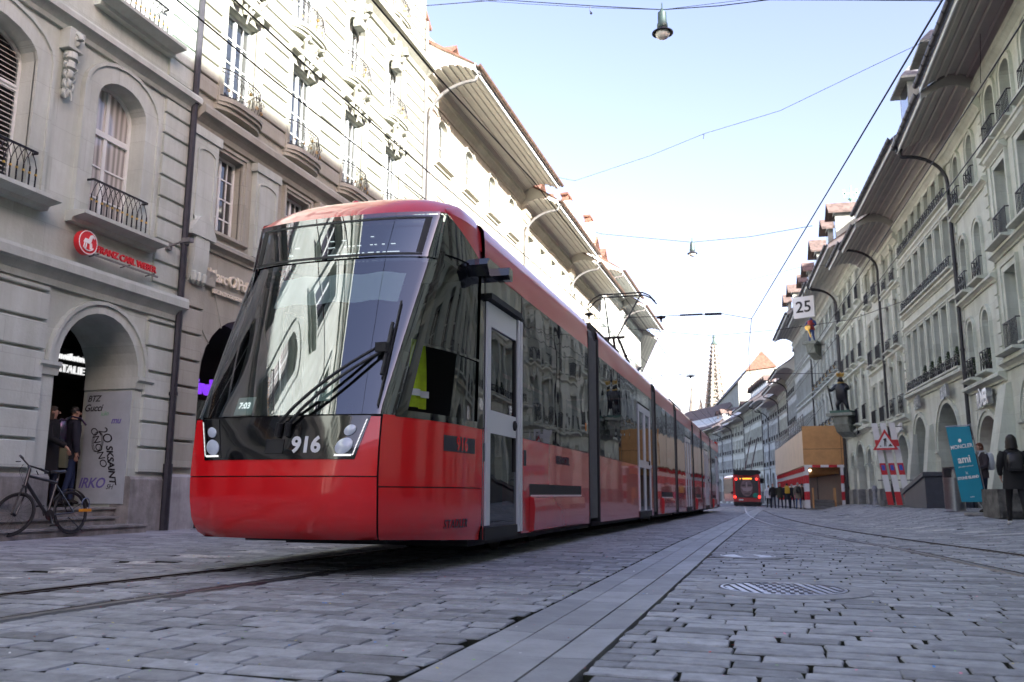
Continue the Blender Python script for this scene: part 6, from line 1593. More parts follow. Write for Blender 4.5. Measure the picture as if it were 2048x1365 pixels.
CE = mat('blue_grey_metal', (.06,.065,.085), .45, var=.2, vscale=4)
ce = thing('cellar_hatch', 'dark blue-grey slanted cellar stair enclosure beside the litter bin', 'cellar entrance', G(5.0,31.2), R(-90))
mb = MB(); mb.prism([(-2.3,0),(-2.15,.50),(2.4,1.0),(2.4,0)], -.62, .35, 'y'); 
mb.prism([(-2.5,.42),(-2.5,.56),(2.5,1.10),(2.5,.98)], -.68, .42, 'y')
obj('hatch_box', mb, CE, ce)
# barrier boards with road works sign
bb = thing('barrier_boards', 'three leaning red and white barrier boards before the bank arch on the right', 'barrier', G(4.45,35.3), R(-16))
REDP = mat('sign_red_reflective', (.55,.02,.03), .45); WHP = mat('sign_white_reflective', (.75,.76,.78), .45, var=.08, vscale=5); BLP = mat('label_blue', (.03,.08,.45), .5)
for k in range(3):
    mb = MB(); segs_ = [(.02,.55,0),(.55,1.18,1),(1.18,1.62,0),(1.62,2.25,1),(2.25,2.5,0),(2.5,3.15,1)]
    for (z0_,z1_,mi) in segs_:
        xo = lambda z: -.40+k*.31-(z)*.13
        mb.add([(xo(z0_),-.02,z0_),(xo(z0_)+.21,-.02,z0_),(xo(z1_)+.21,-.02,z1_),(xo(z1_),-.02,z1_),(xo(z0_),.02,z0_),(xo(z0_)+.21,.02,z0_),(xo(z1_)+.21,.02,z1_),(xo(z1_),.02,z1_)],[(0,1,2,3),(7,6,5,4),(0,3,7,4),(1,5,6,2),(2,6,7,3),(0,4,5,1)],mi)
    z0_ = 1.35; mb.add([(xo(z0_)+.05,-.026,z0_),(xo(z0_)+.17,-.026,z0_),(xo(z0_+.2)+.17,-.026,z0_+.2),(xo(z0_+.2)+.05,-.026,z0_+.2)],[(0,1,2,3)],2)
    obj('barrier_board', mb, [REDP,WHP,BLP], bb)
mb = MB()
for z in (.12,.98,3.0): mb.box(-.55-z*.16,.75-z*.16,.02,.06,z-.02,z+.02)
mb.box(-.6,.9,-.25,.3,0,.06); mb.lathe([(.10,0),(.10,.22),(.001,.22)], c=(-.55,-.2,0), n=12); mb.lathe([(.10,0),(.10,.22),(.001,.22)], c=(.85,.2,0), n=12)
obj('barrier_frame', mb, K['zinc'], bb)
rw = thing('roadworks_sign', 'triangular red and white road works sign fixed to the leaning barrier boards', 'road sign', (4.45-.36,35.1,gz(4.5,35.2)+2.36), R(-16))
mb = MB(); tri = lambda r: [(r*math.cos(R(90+120*q)),r*math.sin(R(90+120*q))) for q in range(3)]
rw.scale = (.72,.72,.72)
mb.prism([(p[0],p[1]) for p in tri(.72)], -.10, -.075, 'y'); obj('sign_plate', mb, REDP, rw)
mb = MB(); mb.prism(tri(.52), -.106, -.10, 'y'); obj('sign_field', mb, WHP, rw)
mb = MB(); mb.lathe([(.001,-.006),(.05,0),(.001,.006)], c=(.03,-.11,.20), n=12, ax='y')
mb.prism([(-.10,.20),(-.02,.24),(.06,.16),(.02,.05),(-.03,.05),(-.06,.14)], -.115,-.107,'y'); mb.prism([(-.06,.08),(-.01,.08),(-.02,-.18),(-.06,-.18)], -.115,-.107,'y'); mb.prism([(-.0,.08),(.05,.08),(.05,-.18),(.01,-.18)], -.115,-.107,'y')
mb.prism([(.03,.18),(.06,.16),(.11,.04),(.08,.03)], -.115,-.107,'y'); mb.prism([(.12,-.18),(.24,-.03),(.36,-.18)], -.115,-.107,'y'); mb.prism([(-.30,-.18),(-.24,-.12),(-.18,-.18)], -.115,-.107,'y')
obj('digger_symbol', mb, K['rubber'], rw)
def bollard(x, y, lb):
    T = thing('bollard', lb, 'bollard', G(x,y)); mb = MB(); mb.lathe([(.13,0),(.13,.12),(.10,.16),(.09,.6),(.12,.66),(.13,.78),(.08,.9),(.001,.93)], n=14); obj('bollard_body', mb, K['ring'], T, smooth=50)
bollard(4.55,44.5,'small stone bollard left of the barrier boards')
# wall signs on the right: written from the far side, read toward the camera
def rsign(label, body, y, z, size, m, cat='shop sign', bold=.01, depth=.05, off=.10, sp=1., sx=1.):
    T = thing('shop_sign', label, cat, (right_face(y)-off,y,z), -math.pi/2-.062)
    ftext(body, 0, 0, 0, size, m, T, depth=depth, bold=bold, sp=sp, sx=sx); return T
SIL = mat('mirror_letters', (.72,.74,.78), .18, .9)
rsign('polished metal shop letters above the taller arch, nearer the drainpipe','GRUVA',32.2,4.12,.62,SIL,sp=.85)
rsign('polished metal shop letters above the smaller of the two tall arches','GRUVA',36.3,4.18,.62,SIL,sp=.85)
rsign('silver round-lettered shop sign above the buttressed arch','RÜMER',27.6,3.42,.62,SIL,bold=.02,depth=.08,sp=.9)
rsign('white bank lettering CREDIT SUISSE beside the tall grey arches','CREDIT SUISSE',39.9,3.45,.42,K['num_white'],'bank sign',sp=.92)
rsign('dark lettering high above the arches of the quoined house','CHRONOMETRIE',50.9,4.05,.36,K['rubber'],off=.06)
# tapered buttresses beside the arches
def buttress(T, s, w=.7, h=3.5, d=.75):
    mb = MB(); mb.prism([(.02,-.3),(-d,-.3),(-d*.92,.6),(-.12,h),(.02,h+.05)], s-w/2, s+w/2, 'x'); obj('buttress', mb, K['plaster3'], T)
buttress(R1, 4.05, .75, 3.6, .8); buttress(R2, .35, .6, 3.0, .5); buttress(R2, 3.15, .55, 3.2, .5)
# lit shop windows under the right arches
for (T,s,c,e) in ((R1,2.0,(.6,.12,.08),.10),(R2,1.6,(.30,.36,.42),.05),(R2,5.6,(.25,.22,.18),.04),(R3,2.0,(.05,.08,.2),.05)):
    mb = MB(); mb.box(s-.9,s+.9,3.20,3.28,.9,2.6); obj('lit_display', mb, mat('display', c, .5, var=.8, vscale=3, emit=c, es=e), T)
# potted conifers on the window sills of the long-windowed house
pm_ = mat('conifer', (.03,.06,.02), .8, var=.5, vscale=25); pt = mat('pot_dark', (.04,.035,.03), .8)
def plant_mesh():
    mb = MB(); r_ = random.Random(4)
    for k in range(420):
        t = r_.random(); z = .16+.52*t; rad = (.15*(1-t)**.8+.01)*r_.uniform(.5,1.1); a = r_.random()*6.28
        p = Vector((rad*math.cos(a),rad*math.sin(a),z)); u_ = Vector((r_.uniform(-1,1),r_.uniform(-1,1),r_.uniform(-.2,1))).normalized()*.045; w_ = u_.cross(Vector((math.cos(a),math.sin(a),.3))).normalized()*.014
        mb.add([p-w_,p+w_,p+u_],[(0,1,2)])
    return mb.mesh('foliage', [pm_], fix=False)
pf = plant_mesh(); pmb = MB(); pmb.lathe([(.08,0),(.11,.17),(.10,.17),(.001,.15)], n=12); pp = pmb.mesh('pot', [pt], 40)
pp = pp
plab = ['potted conifer on the sill nearest the drainpipe of the long-windowed house','potted conifer on the second sill from the drainpipe','potted conifer on the third sill from the drainpipe','potted conifer on the fourth sill from the drainpipe','potted conifer on the fifth sill from the drainpipe']
for k in range(5):
    s = even(.35,7.95,7)[6-k]; p = R2.matrix_basis @ Vector((s,-.02,4.78))
    T = thing('potted_conifer', plab[k], 'potted plant', p, 0, 'potted conifers on window sills'); link('foliage', pf, T); link('pot', pp, T)
for k,(yy,lb) in enumerate(((28.75,'dark bushy plant behind the far cross guard above the buttressed arch'),(27.0,'dark bushy plant behind the near cross guard above the buttressed arch'))):
    p = R1.matrix_basis @ Vector(((29.68-yy)/math.cos(.06),-.02,4.18)); T = thing('potted_shrub', lb, 'potted plant', p, 0, 'potted shrubs on window sills'); a = link('foliage', pf, T); a.scale = (1.5,1.5,.9); link('pot', pp, T)
# ------------------------------------------------------------------ HOARDING TUNNEL
WD = mat('plywood_face', (.62,.33,.13), .7, var=.18, vscale=1.6); WD2 = mat('plywood_side', (.66,.50,.36), .6, var=.12, vscale=1.2)
yA, yB = 56.5, 80.0
def hx(y, off): return right_face(y)-off
hd_ = thing('hoarding_tunnel', 'wooden hoarding on red and white striped posts over the pavement at right', 'hoarding', (hx(yA,2.4),yA,gz(3,yA)))
def hobj(nm, mb, m_, par=None): return obj(nm, mb, m_, par or hd_, world=True)
g0 = gz(3,yA)
mb = MB(); zt0, zt1 = g0+2.62, g0+5.05
mb.box(hx(yA,2.45),hx(yA,-.02),yA-.06,yA,zt0,zt1); hobj('front_panel', mb, WD)
for z in (zt0+1.0,):
    mb = MB(); mb.box(hx(yA,2.45),hx(yA,0.1),yA-.064,yA-.058,z-.012,z+.012); mb.box(hx(yA,.22),hx(yA,.2),yA-.065,yA-.058,zt0,zt1); hobj('panel_joint', mb, K['door_wood'])
mb = MB(); n = 18
for k in range(n):
    a = yA+(yB-yA)*k/n; b = yA+(yB-yA)*(k+1)/n-.03; da = gz(3,a)-g0; db = gz(3,b)-g0
    mb.add([(hx(a,2.45),a,zt0+da),(hx(b,2.45),b,zt0+db),(hx(b,2.45),b,zt1-.25+db),(hx(a,2.45),a,zt1-.25+da),(hx(a,2.4),a,zt0+da),(hx(b,2.4),b,zt0+db),(hx(b,2.4),b,zt1-.25+db),(hx(a,2.4),a,zt1-.25+da)],[(0,1,2,3),(4,7,6,5),(0,4,5,1),(3,2,6,7),(0,3,7,4),(1,5,6,2)])
hobj('side_panel', mb, WD2)
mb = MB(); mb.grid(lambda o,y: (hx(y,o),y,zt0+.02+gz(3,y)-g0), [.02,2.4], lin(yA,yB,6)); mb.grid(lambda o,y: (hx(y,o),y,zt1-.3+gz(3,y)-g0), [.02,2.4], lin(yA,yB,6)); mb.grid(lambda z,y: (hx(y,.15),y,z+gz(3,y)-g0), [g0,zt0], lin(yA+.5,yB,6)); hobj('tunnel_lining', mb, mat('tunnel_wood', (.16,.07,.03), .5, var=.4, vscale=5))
def striped(mb, x0, x1, y0, y1, z0, z1, n, first=1):
    for k in range(n): mb.box(x0,x1,y0,y1,z0+(z1-z0)*k/n,z0+(z1-z0)*(k+1)/n,(k+first)%2)
def post(x, y, w=.22, n=5, first=1, nm='striped_post'):
    mb = MB(); striped(mb,x-w/2,x+w/2,y-w/2,y+w/2,gz(3,y),zt0-.1+gz(3,y)-g0,n,first); hobj(nm, mb, [REDP,WHP])
post(hx(yA,2.30),yA-.05); post(hx(yA,.25),yA-.05,.18)
mb = MB()
for k in range(5): mb.box(hx(yA,2.45)+2.42*k/5,hx(yA,2.45)+2.42*(k+1)/5,yA-.16,yA-.06,zt0-.13,zt0+.02,(k+1)%2)
hobj('striped_beam', mb, [REDP,WHP])
for k in range(15):
    y = yA+.9+k*1.55; post(hx(y,2.32),y,.21,5,1)
    mb = MB(); mb.box(hx(y,2.32)-.14,hx(y,2.32)+.14,y-.14,y+.14,zt0-.34+gz(3,y)-g0,zt0-.06+gz(3,y)-g0); hobj('post_cap', mb, REDP)
mb = MB()
for k,(z,d) in enumerate(((.18,0),(.36,.3),(.54,.6))): mb.box(hx(yA,1.95),hx(yA,.75),yA+d,yA+3,g0+z-.18,g0+z-.03)
hobj('wooden_steps', mb, K['zinc'])
mb = MB()
for o in (2.0,.72): mb.box(hx(yA,o),hx(yA,o)+.05,yA-.05,yA+1.6,g0,g0+1.25)
hobj('step_side', mb, WD)
for k in range(9):
    mb = MB(); mb.box(hx(yA+1+k*2,1.9),hx(yA+1+k*2,.3),yA+1+k*2-.03,yA+1+k*2+.03,zt0-.5,zt0+.0); hobj('tunnel_rib', mb, WD)
for k in range(8):
    y = yA+1.0+k*1.7; mb = MB(); mb.lathe([(.001,-.09),(.08,-.03),(.08,.03),(.001,.09)], c=(hx(y,2.0),y,zt0-.28+gz(3,y)-g0), n=10); hobj('tunnel_lamp', mb, mat('lamp_warm', (.8,.7,.5), .5, emit=(1,.8,.5), es=.6))
mb = MB()
for k in range(19):
    y = yA+(yB-yA)*k/18; dz_ = gz(3,y)-g0
    mb.tube([(hx(y,2.35),y,zt1-.3+dz_),(hx(y,2.35),y,zt1+.75+dz_)],.03,5)
    if k < 18:
        y2 = yA+(yB-yA)*(k+1)/18; d2 = gz(3,y2)-g0
        for zz in (.1,.45,.75): mb.tube([(hx(y,2.35),y,zt1+zz+dz_),(hx(y2,2.35),y2,zt1+zz+d2)],.025,5)
        if k%3 == 0: mb.tube([(hx(y,2.35),y,zt1-.2+dz_),(hx(y2,1.0),y2,zt1+1.4+d2)],.025,5)
hobj('scaffold_rail', mb, K['zinc'])
# ------------------------------------------------------------------ STATUES
BR = mat('dark_bronze', (.03,.035,.045), .4, .5, var=.3, vscale=6)
def skin_fig(chain, m_, parent, nm, mats=None):
    bm = bmesh.new(); sk = bm.verts.layers.skin.verify(); vs = {}
    for i,(key,p,r) in enumerate(chain['v']):
        v = bm.verts.new(p); v[sk].radius = (r,r); v[sk].use_root = (i == 0); vs[key] = v
    for a,b in chain['e']: bm.edges.new((vs[a],vs[b]))
    me = bpy.data.meshes.new(nm); bm.to_mesh(me); bm.free(); o = link(nm, me, None); a_ = o.modifiers.new('s','SKIN'); a_.use_smooth_shade = True; b_ = o.modifiers.new('d','SUBSURF'); b_.levels = 2
    nm_ = bpy.data.meshes.new_from_object(o.evaluated_get(bpy.context.evaluated_depsgraph_get())); bpy.data.objects.remove(o); nm_.name = nm; nm_.materials.clear(); nm_.materials.append(m_)
    for p in nm_.polygons: p.use_smooth = True
    return link(nm, nm_, parent)
yS = 51.0; bs = thing('bear_statue', 'dark crowned bear figure standing upright with a staff on a stone wall bracket', 'statue', (right_face(yS)-.75,yS,5.25), R(-25))
skin_fig(dict(v=[('pel',(0,0,.75),.24),('bel',(0,-.03,1.05),.29),('ch',(0,-.02,1.38),.27),('nk',(0,-.06,1.62),.17),('hd',(0,-.12,1.80),.17),('sn',(0,-.34,1.76),.08),('lh',(-.18,0,.62),.17),('lk',(-.24,-.12,.36),.12),('la',(-.24,0,.08),.09),('lt',(-.26,-.2,.05),.08),('rh',(.18,0,.62),.17),('rk',(.26,-.08,.36),.12),('ra',(.30,.04,.08),.09),('rt',(.32,-.16,.05),.08),('ls',(-.3,-.05,1.42),.13),('le',(-.52,-.2,1.18),.10),('lw',(-.60,-.42,1.25),.08),('rs',(.3,-.05,1.42),.13),('re',(.48,-.22,1.2),.10),('rw',(.34,-.42,1.3),.08)],
   e=[('pel','bel'),('bel','ch'),('ch','nk'),('nk','hd'),('hd','sn'),('pel','lh'),('lh','lk'),('lk','la'),('la','lt'),('pel','rh'),('rh','rk'),('rk','ra'),('ra','rt'),('ch','ls'),('ls','le'),('le','lw'),('ch','rs'),('rs','re'),('re','rw')]), BR, bs, 'bear_figure')
mb = MB(); mb.lathe([(.17,1.94),(.20,2.0),(.23,2.12),(.19,2.10),(.15,1.98)], c=(0,-.08,0), n=12)
for k in range(6): a = k*math.pi/3; mb.lathe([(.04,0),(.05,.05),(.001,.12)], c=(.2*math.cos(a),-.08+.2*math.sin(a),2.08), n=6)
mb.lathe([(.19,1.56),(.22,1.6),(.19,1.64)], c=(0,-.05,0), n=14); obj('crown', mb, K['gold'], bs, smooth=40)
mb = MB(); mb.tube([(-.60,-.44,1.45),(-.42,-.36,.05)], .045, 7); obj('staff', mb, BR, bs)
mb = MB(); mb.box(-.55,.55,-.5,.5,-.12,.02); obj('green_base', mb, mat('verdigris', (.06,.14,.11), .6), bs)
mb = MB(); mb.box(-.72,.72,-.62,.75,-.28,-.12); mb.prism([(-.45,-.28),(-.4,-.75),(-.1,-1.15),(.75,-1.4),(.75,-.28)], -.38, .38, 'x')
for s in (-1,1): mb.tube([(s*.40,-.18-.30*math.cos(a)*(1-a*.08),-.62+.30*math.sin(a)*(1-a*.08)) for a in lin(0,8,26)], .06, 6)
obj('stone_bracket', mb, K['plaster5'], bs, smooth=30)
y2 = 63.0; fs = thing('painted_figure', 'painted man figure in a red coat on a bracket high under the right eaves', 'statue', (right_face(y2)-.8,y2,11.3), R(-30))
skin_fig(dict(v=[('pel',(0,0,.95),.17),('ch',(0,0,1.35),.2),('nk',(0,0,1.58),.09),('hd',(0,0,1.75),.13),('lh',(-.12,0,.85),.11),('lk',(-.14,-.05,.48),.09),('la',(-.14,0,.08),.06),('lt',(-.15,-.16,.05),.05),('rh',(.12,0,.85),.11),('rk',(.15,-.1,.48),.09),('ra',(.18,.05,.08),.06),('rt',(.2,-.12,.05),.05),('ls',(-.26,0,1.46),.09),('le',(-.38,-.1,1.2),.07),('lw',(-.2,-.3,1.25),.05),('rs',(.26,0,1.46),.09),('re',(.40,-.06,1.2),.07),('rw',(.3,-.3,1.05),.05)],
   e=[('pel','ch'),('ch','nk'),('nk','hd'),('pel','lh'),('lh','lk'),('lk','la'),('la','lt'),('pel','rh'),('rh','rk'),('rk','ra'),('ra','rt'),('ch','ls'),('ls','le'),('le','lw'),('ch','rs'),('rs','re'),('re','rw')]), mat('painted_blue', (.04,.08,.25), .6), fs, 'figure')
mb = MB(); mb.lathe([(.26,.85),(.20,1.1),(.24,1.35),(.22,1.5),(.10,1.58)], n=14); obj('red_coat', mb, mat('painted_red', (.42,.05,.04), .6), fs, smooth=50)
mb = MB(); mb.lathe([(.001,-.06),(.2,-.03),(.2,.03),(.001,.06)], c=(-.1,-.32,1.0), n=14, ax='y'); mb.tube([(-.1,-.34,1.0),(.1,-.3,.3)],.06,6); obj('gold_shield', mb, K['gold'], fs)
mb = MB(); mb.lathe([(.28,1.86),(.16,1.88),(.14,1.98),(.001,2.0)], n=14); obj('hat', mb, mat('painted_hat', (.05,.12,.18), .6), fs)
mb = MB(); mb.box(-.5,.5,-.5,.8,-.2,0); mb.prism([(-.4,-.2),(-.2,-.8),(.75,-1.2),(.75,-.2)], -.3, .3, 'x'); obj('stone_bracket', mb, K['plaster5'], fs)
p25 = at_px(1608,615,57); n25 = thing('number_sign', 'square white sign with black number 25 hanging under the right eaves', 'sign', p25, R(-22))
mb = MB(); mb.box(-.68,.68,-.09,.09,-.70,.70); obj('sign_box', mb, mat('sign_white_box', (.80,.80,.78), .5), n25)
ftext('25', 0, -.10, -.02, 1.05, K['rubber'], n25, depth=.01, bold=.012); mb = MB(); mb.tube([(0,0,.7),(0,0,1.6)],.03,6); mb.tube([(0,0,1.6),(1.2,.4,1.9)],.03,6); obj('sign_hanger', mb, K['iron'], n25)
# ------------------------------------------------------------------ TROLLEYBUS
bz = gz(0,85)
bs_ = thing('trolleybus', 'red articulated trolleybus seen from behind with lit tail lamps, driving away beyond the tram', 'bus', (-2.55,84.0,bz), R(0))
def wtube(mb, *a, **k): mb.tube(*a, **k)
mb = MB(); pr_ = [(-1.22,.35),(-1.25,1.2),(-1.2,2.9),(-1.05,3.1),(1.05,3.1),(1.2,2.9),(1.25,1.2),(1.22,.35)]
mb.prism(pr_, 0, 7.5, 'y'); obj('rear_body', mb, K['red_side'], bs_, smooth=30)
mb = MB(); M_ = Matrix.Translation((0,8.3,0)) @ Matrix.Rotation(R(11),4,'Z'); mb.T = M_; mb.prism(pr_, 0, 9.5, 'y'); obj('front_body', mb, K['red_side'], bs_, smooth=30)
mb = MB(); mb.box(-1.1,1.1,7.45,8.5,.4,3.0); obj('bellows', mb, K['bellows'], bs_)
mb = MB(); mb.box(-1.275,-1.20,.3,7.3,1.15,2.7); mb.box(1.20,1.275,.3,7.3,1.15,2.7); obj('side_window', mb, K['sideglass'], bs_)
mb = MB(); mb.T = M_; mb.box(-1.275,-1.20,.3,9.2,1.15,2.7); mb.box(1.20,1.275,.3,9.2,1.15,2.7); obj('side_window', mb, K['sideglass'], bs_)
AD = mat('poster_dark', (.035,.035,.04), .3, coat=.4); ADF = mat('poster_face', (.23,.16,.17), .5, var=.3, vscale=4); ADL = mat('poster_face_light', (.42,.33,.34), .5)
mb = MB(); mb.box(-1.05,1.05,-.03,.01,.78,2.68); rwn = obj('rear_window', mb, AD, bs_)
mb = MB(); mb.prism([(.0+.56*math.cos(a),1.70+.82*math.sin(a)) for a in lin(0,2*math.pi,24)[:-1]], -.036,-.03,'y'); mb.prism([(-.5,1.75),(-.2,1.7),(.05,1.72),(.55,1.78),(.40,1.45),(.1,1.35),(-.3,1.42)], -.042,-.036,'y',1)
mb.box(-.05,.07,-.046,-.04,1.4,2.2,1); mb.box(-.22,.28,-.046,-.042,1.08,1.16,2); mb.box(-.45,-.12,-.046,-.042,1.88,1.98,2); mb.box(.12,.46,-.046,-.042,1.88,1.98,2)
obj('portrait_poster', mb, [ADF,ADL,AD], rwn, smooth=30)
mb = MB(); mb.lathe([(.001,-.05),(.24,-.045),(.24,-.03)], c=(.78,0,.98), n=18, ax='y'); obj('round_sticker', mb, mat('sticker_green', (.0,.28,.20), .5), rwn)
mb = MB(); mb.box(-.35,.5,-.05,-.04,2.48,2.60); mb.lathe([(.001,-.05),(.06,-.045)], c=(-.55,0,2.54), n=10, ax='y'); obj('destination_display', mb, mat('display_orange', (.6,.2,.02), .5, emit=(1,.35,.03), es=.25), rwn)
for i,(x,z) in enumerate(((-.93,2.5),(.93,2.5),(-1.08,.85),(1.12,.85))):
    mb = MB(); mb.lathe([(.001,-.09),(.10,-.07),(.12,-.0)], c=(x,0,z), n=14, ax='y'); obj('tail_light', mb, K['tail_led'], bs_)
mb = MB(); mb.box(-1.15,1.15,-.02,.5,2.9,3.35); mb.box(-.75,.75,-.2,.0,2.86,2.94); obj('roof_box', mb, K['under'], bs_)
mb = MB(); mb.box(-1.2,1.2,-.02,7.4,.08,.40); obj('rear_bumper', mb, K['under'], bs_)
mb = MB(); mb.box(-.75,-.35,-.03,0,.52,.64); obj('licence_plate', mb, WHP, bs_)
for x in (-1.05,1.05):
    for y in (1.9,): mb = MB(); mb.lathe([(.001,-.16),(.48,-.14),(.48,.14),(.001,.16)], c=(x,y,.46), n=20, ax='x'); obj('wheel', mb, K['rubber'], bs_)
mb = MB(); mb.box(1.2,1.5,8.0,8.2,2.2,2.7); mb.lathe([(.001,-.05),(.15,0),(.001,.05)], c=(1.2,-.1,3.1), n=10, ax='y'); obj('mirror', mb, K['under'], bs_)
for s in (-.3,.3):
    mb = MB(); mb.tube([(s,6.0,3.4),(s+.9,-.4,5.9-bz)], .05, 6); mb.tube([(s,6.0,3.1),(s,6.0,3.45)],.1,8); obj('trolley_pole', mb, K['zinc'], bs_)
# ------------------------------------------------------------------ WIRES AND LAMPS
WI = K['iron']
def sag(a, b, s, n=16):
    a = Vector(a); b = Vector(b); return [tuple(a+(b-a)*t-Vector((0,0,s*4*t*(1-t)))) for t in lin(0,1,n)]
def wire(nm, label, path, r=.012, cat='overhead wire', group='overhead wires', m_=None):
    mb = MB(); mb.tube(path, r, 5); return tag(obj(nm, mb, m_ or WI), label, cat, group)
wire('contact_wire','tram contact wire running straight above the red tram roof',[(-4.25,-20,6.0),(-4.05,2,5.97),(-3.93,9.3,5.97),(-3.90,14,6.2),(-3.88,24,6.22),(-3.88,40,6.0),(-3.88,60,5.8),(-3.9,80,5.6)],.011)
for x_,lb in ((-6.03,'outer trolleybus wire crossing before the left facades'),(-5.42,'inner trolleybus wire crossing before the left facades')):
    wire('trolley_wire', lb, [(x_-.1,-20,6.05),(x_,4.8,6.0),(x_,9,5.98),(x_+.4,25,6.0),(x_+1.0,50,5.9),(x_+1.6,80,5.6)], .011)
P6 = lambda px,py,z: (lambda d: tuple(Vector((0,0,CH))+d*((z-CH)/d.z)))(fw+cr*((px-CX)/F)-cu*((py-CY)/F))
a_, b_2, c_, d_ = P6(1885,0,6.0),P6(1700,310,6.0),P6(1503,638,6.0),P6(1497,700,6.0)
wire('contact_wire','bold contact wire slanting down the sky over the right-hand track',[tuple(Vector(a_)+(Vector(a_)-Vector(b_2))*2),a_,b_2,tuple((Vector(b_2)*.4+Vector(c_)*.6)),c_,d_,(-1.2,60,5.8),(-2.4,85,5.5)],.013)
for p_,q_,lb in (((2048,40),(1880,303),'upper trolleybus wire before the right facades'),((2048,172),(1880,400),'lower trolleybus wire before the right facades')):
    A_,B_ = Vector(P6(*p_,6.1)),Vector(P6(*q_,6.1)); wire('trolley_wire', lb, [tuple(A_+(A_-B_)*1.5),tuple(A_),tuple(B_),(B_.x-.8,B_.y+12,6.0),(B_.x-2.0,B_.y+30,5.9),(-1.0,80,5.6)], .011)
def lamp(px_top, py_top, D, label, sc=1.):
    p = at_px(px_top, py_top, D); T = thing('street_lamp', label, 'street lamp', p, 0, 'bell lamps hanging over the street')
    mb = MB(); mb.lathe([(.03,.12),(.05,.05),(.11,.0),(.12,-.28),(.14,-.34),(.14,-.42),(.12,-.45)], n=16); mb.tube([(0,0,.1),(0,0,.28)],.018,5); obj('lamp_cap', mb, mat('lamp_green', (.05,.08,.075), .45, .4), T, smooth=40)
    mb = MB(); mb.lathe([(.12,-.44),(.17,-.50),(.27,-.56),(.275,-.585),(.25,-.57),(.15,-.52)], n=20); obj('lamp_shade', mb, K['pipe_black'], T, smooth=50)
    mb = MB(); mb.lathe([(.16,-.54),(.19,-.60),(.16,-.68),(.09,-.73),(.001,-.745)], n=18); obj('lamp_glass', mb, mat('lamp_glass', (.70,.69,.62), .3, coat=.5), T, smooth=50); return p
l1 = lamp(1324,26,20.6,'large bell-shaped street lamp hanging against the sky at the top of the view')
l2 = lamp(1384,487,45,'smaller bell-shaped street lamp hanging lower, farther down the street')
wire('span_wire','span wire carrying the large upper lamp', sag(at_px(850,12,24),at_px(1000,0,23),.0)[:1]+[tuple(at_px(1000,0,23)),tuple(at_px(1180,12,21.6)),tuple(at_px(1324,20,20.6)),tuple(at_px(1440,12,20)),tuple(at_px(1570,-4,19.6)),(4.6,22.0,13.0)], .013)
wire('span_wire','second thin wire running along the upper lamp span', [tuple(at_px(940,0,23)),tuple(at_px(1050,8,22.5)),tuple(at_px(1190,16,21.6)),tuple(at_px(1324,20,20.7)),tuple(at_px(1490,0,20.4)),(4.6,23,13.6)], .007)
mb = MB(); q_ = at_px(1180,14,21.6); mb.tube([tuple(q_),tuple(q_-Vector((0,0,.12))),tuple(q_-Vector((-.03,0,.18)))],.012,5); mb.lathe([(.001,-.05),(.04,0),(.001,.05)], c=tuple(q_-Vector((-.03,0,.2))), n=8); tag(obj('cable_end', mb, WI), 'short loose cable end dangling from the upper lamp span', 'cable')
wire('span_wire','span wire carrying the smaller lower lamp',[(XF,43,at_px(1030,455,45).z+.3),tuple(at_px(1200,468,45)),tuple(at_px(1384,485,45)),tuple(at_px(1500,474,44.5)),tuple(at_px(1625,452,44))], .016)
wire('span_wire','thin bent wire crossing the open sky to the right eaves',[(XF,36,at_px(1095,375,38).z+.6),tuple(at_px(1150,362,36)),tuple(at_px(1300,312,32)),tuple(at_px(1408,268,30)),tuple(at_px(1560,222,28)),tuple(at_px(1740,135,26)),tuple(at_px(1835,90,25)),tuple(at_px(1960,30,24)),(5.6,23.2,11.2)], .008)
mb = MB(); q_ = at_px(1408,268,30); mb.tube([tuple(q_),tuple(q_-Vector((.03,0,.2)))],.012,4); tag(obj('cable_end', mb, WI), 'tiny clamp tail on the thin bent sky wire', 'cable')
wire('span_wire','span wire with insulators just above the pantograph',[(XF,30,7.3),tuple(at_px(1140,640,29.5)),tuple(at_px(1320,633,29)),tuple(at_px(1445,628,28.6)),tuple(at_px(1503,638,28.4))], .012)
mb = MB(); A_,B_ = at_px(1360,631,29),at_px(1405,629,28.8); mb.tube([tuple(A_),tuple(B_)],.035,6); A_,B_ = at_px(1410,629,28.8),at_px(1443,628,28.7); mb.tube([tuple(A_),tuple(B_)],.045,6); tag(obj('insulator', mb, WI), 'dark rod insulators on the span wire above the pantograph', 'insulator')
wire('span_wire','lower span wire crossing before the cathedral spire',[(XF,37,8.5),tuple(at_px(1300,662,35)),tuple(at_px(1425,672,34.5)),tuple(at_px(1556,660,34)),tuple(at_px(1700,640,33.5)),(right_face(35),35,8.2)], .011)
wire('span_wire','faint far span wire with a small hanging clamp by the spire',[(XF,60,8.4),tuple(at_px(1340,750,60)),tuple(at_px(1470,748,60)),(right_face(60),60,8.6)], .018)
wire('span_wire','faint thin wire below the thin bent sky wire',[tuple(at_px(1290,585,52)),tuple(at_px(1460,570,50)),tuple(at_px(1600,535,48)),(right_face(48),48,13.0)], .008)
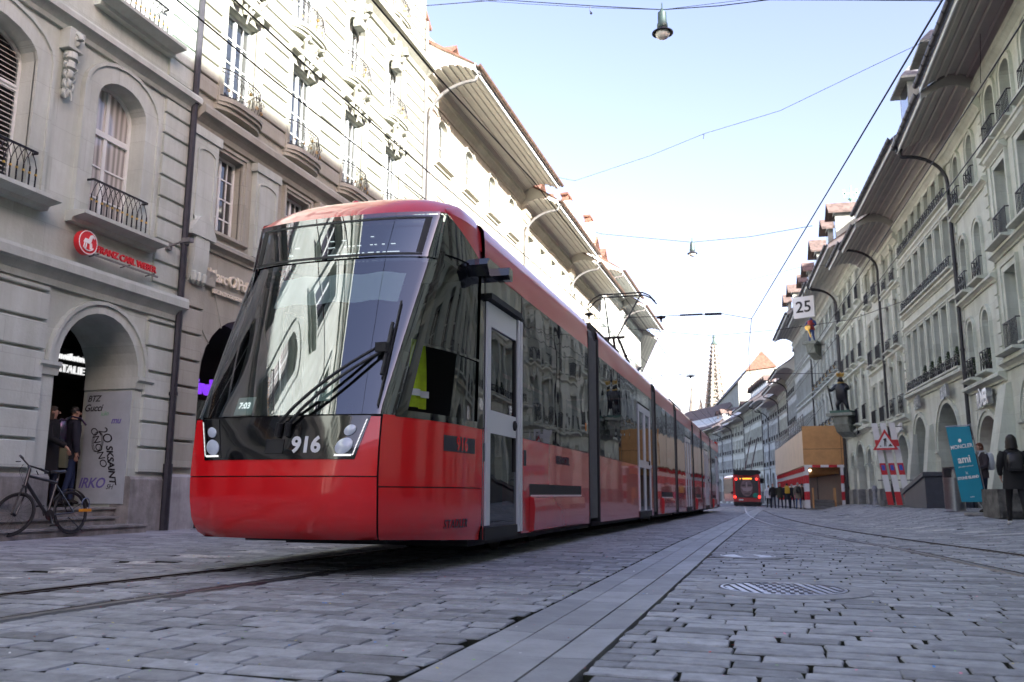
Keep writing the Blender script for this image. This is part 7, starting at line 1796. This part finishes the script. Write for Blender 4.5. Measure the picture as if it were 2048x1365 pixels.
for px_,py_,D_,lb in ((1322,634,29,'small cap-shaped hanger left on the insulated span wire'),(1381,752,60,'small cap-shaped hanger on the faint far span wire'),(1178,628,29,'small cap-shaped hanger beside the pantograph')):
    p = at_px(px_,py_,D_); mb = MB(); s = D_/29*.16; mb.lathe([(s*.2,.04),(s,.0),(s*.9,-.05),(s*.3,-.07),(.02,-.2)], c=tuple(p), n=10); tag(obj('wire_hanger', mb, WI), lb, 'hanger', 'cap-shaped wire hangers')
# high weather vane on the right roofs
wv_ = thing('weather_vane','green copper weather vane on a right-hand roof top','weather vane', at_px(1702,392,52)); mb = MB(); mb.tube([(0,0,-2),(0,0,.6)],.05,6); mb.lathe([(.001,-.2),(.2,0),(.001,.25)],c=(0,0,-.2),n=10); mb.box(-.45,.45,-.03,.03,.1,.2); mb.box(-.4,-.3,-.03,.03,-.1,.4); mb.box(.25,.35,-.03,.03,-.2,.4); obj('vane', mb, mat('verdigris_light', (.25,.45,.38), .6), wv_)
# split left/right twins of the tram that ended up in one mesh
def split_sides(o, cx):
    me = o.data; cs_ = [p.center.x for p in me.polygons]
    off = o.matrix_basis.translation.x; q = o.parent
    while q: off += q.location.x; q = q.parent
    L_ = [i for i,c in enumerate(cs_) if c+off < cx]; R_ = [i for i,c in enumerate(cs_) if c+off >= cx]
    if not L_ or not R_: return
    kids = [c for c in bpy.data.objects if c.parent == o]
    def sub(ids):
        mp_ = {}; vs = []; fs = []; mi = []; sm_ = []
        for i in ids:
            p = me.polygons[i]; f = []
            for v in p.vertices:
                if v not in mp_: mp_[v] = len(vs); vs.append(me.vertices[v].co[:])
                f.append(mp_[v])
            fs.append(f); mi.append(p.material_index); sm_.append(p.use_smooth)
        n_ = bpy.data.meshes.new(me.name); n_.from_pydata(vs, [], fs)
        for q_ in me.materials: n_.materials.append(q_)
        n_.polygons.foreach_set('material_index', mi); n_.polygons.foreach_set('use_smooth', sm_); n_.update(); return n_
    a = sub(R_); b = sub(L_); o.data = a; c = o.copy(); c.data = b; COL.objects.link(c)
    return c
for o in [o for o in tram.children]:
    base = o.name.split('.')[0]
    if base in ('door','window_band','side_panel','cab_side_window','window_pillar','door_header','bogie_slot','tail_light','upper_side_panel','door_keypad'):
        tw = split_sides(o, XT)
        for ch in list(o.children):
            t2 = split_sides(ch, XT)
            if t2 and tw: t2.parent = tw
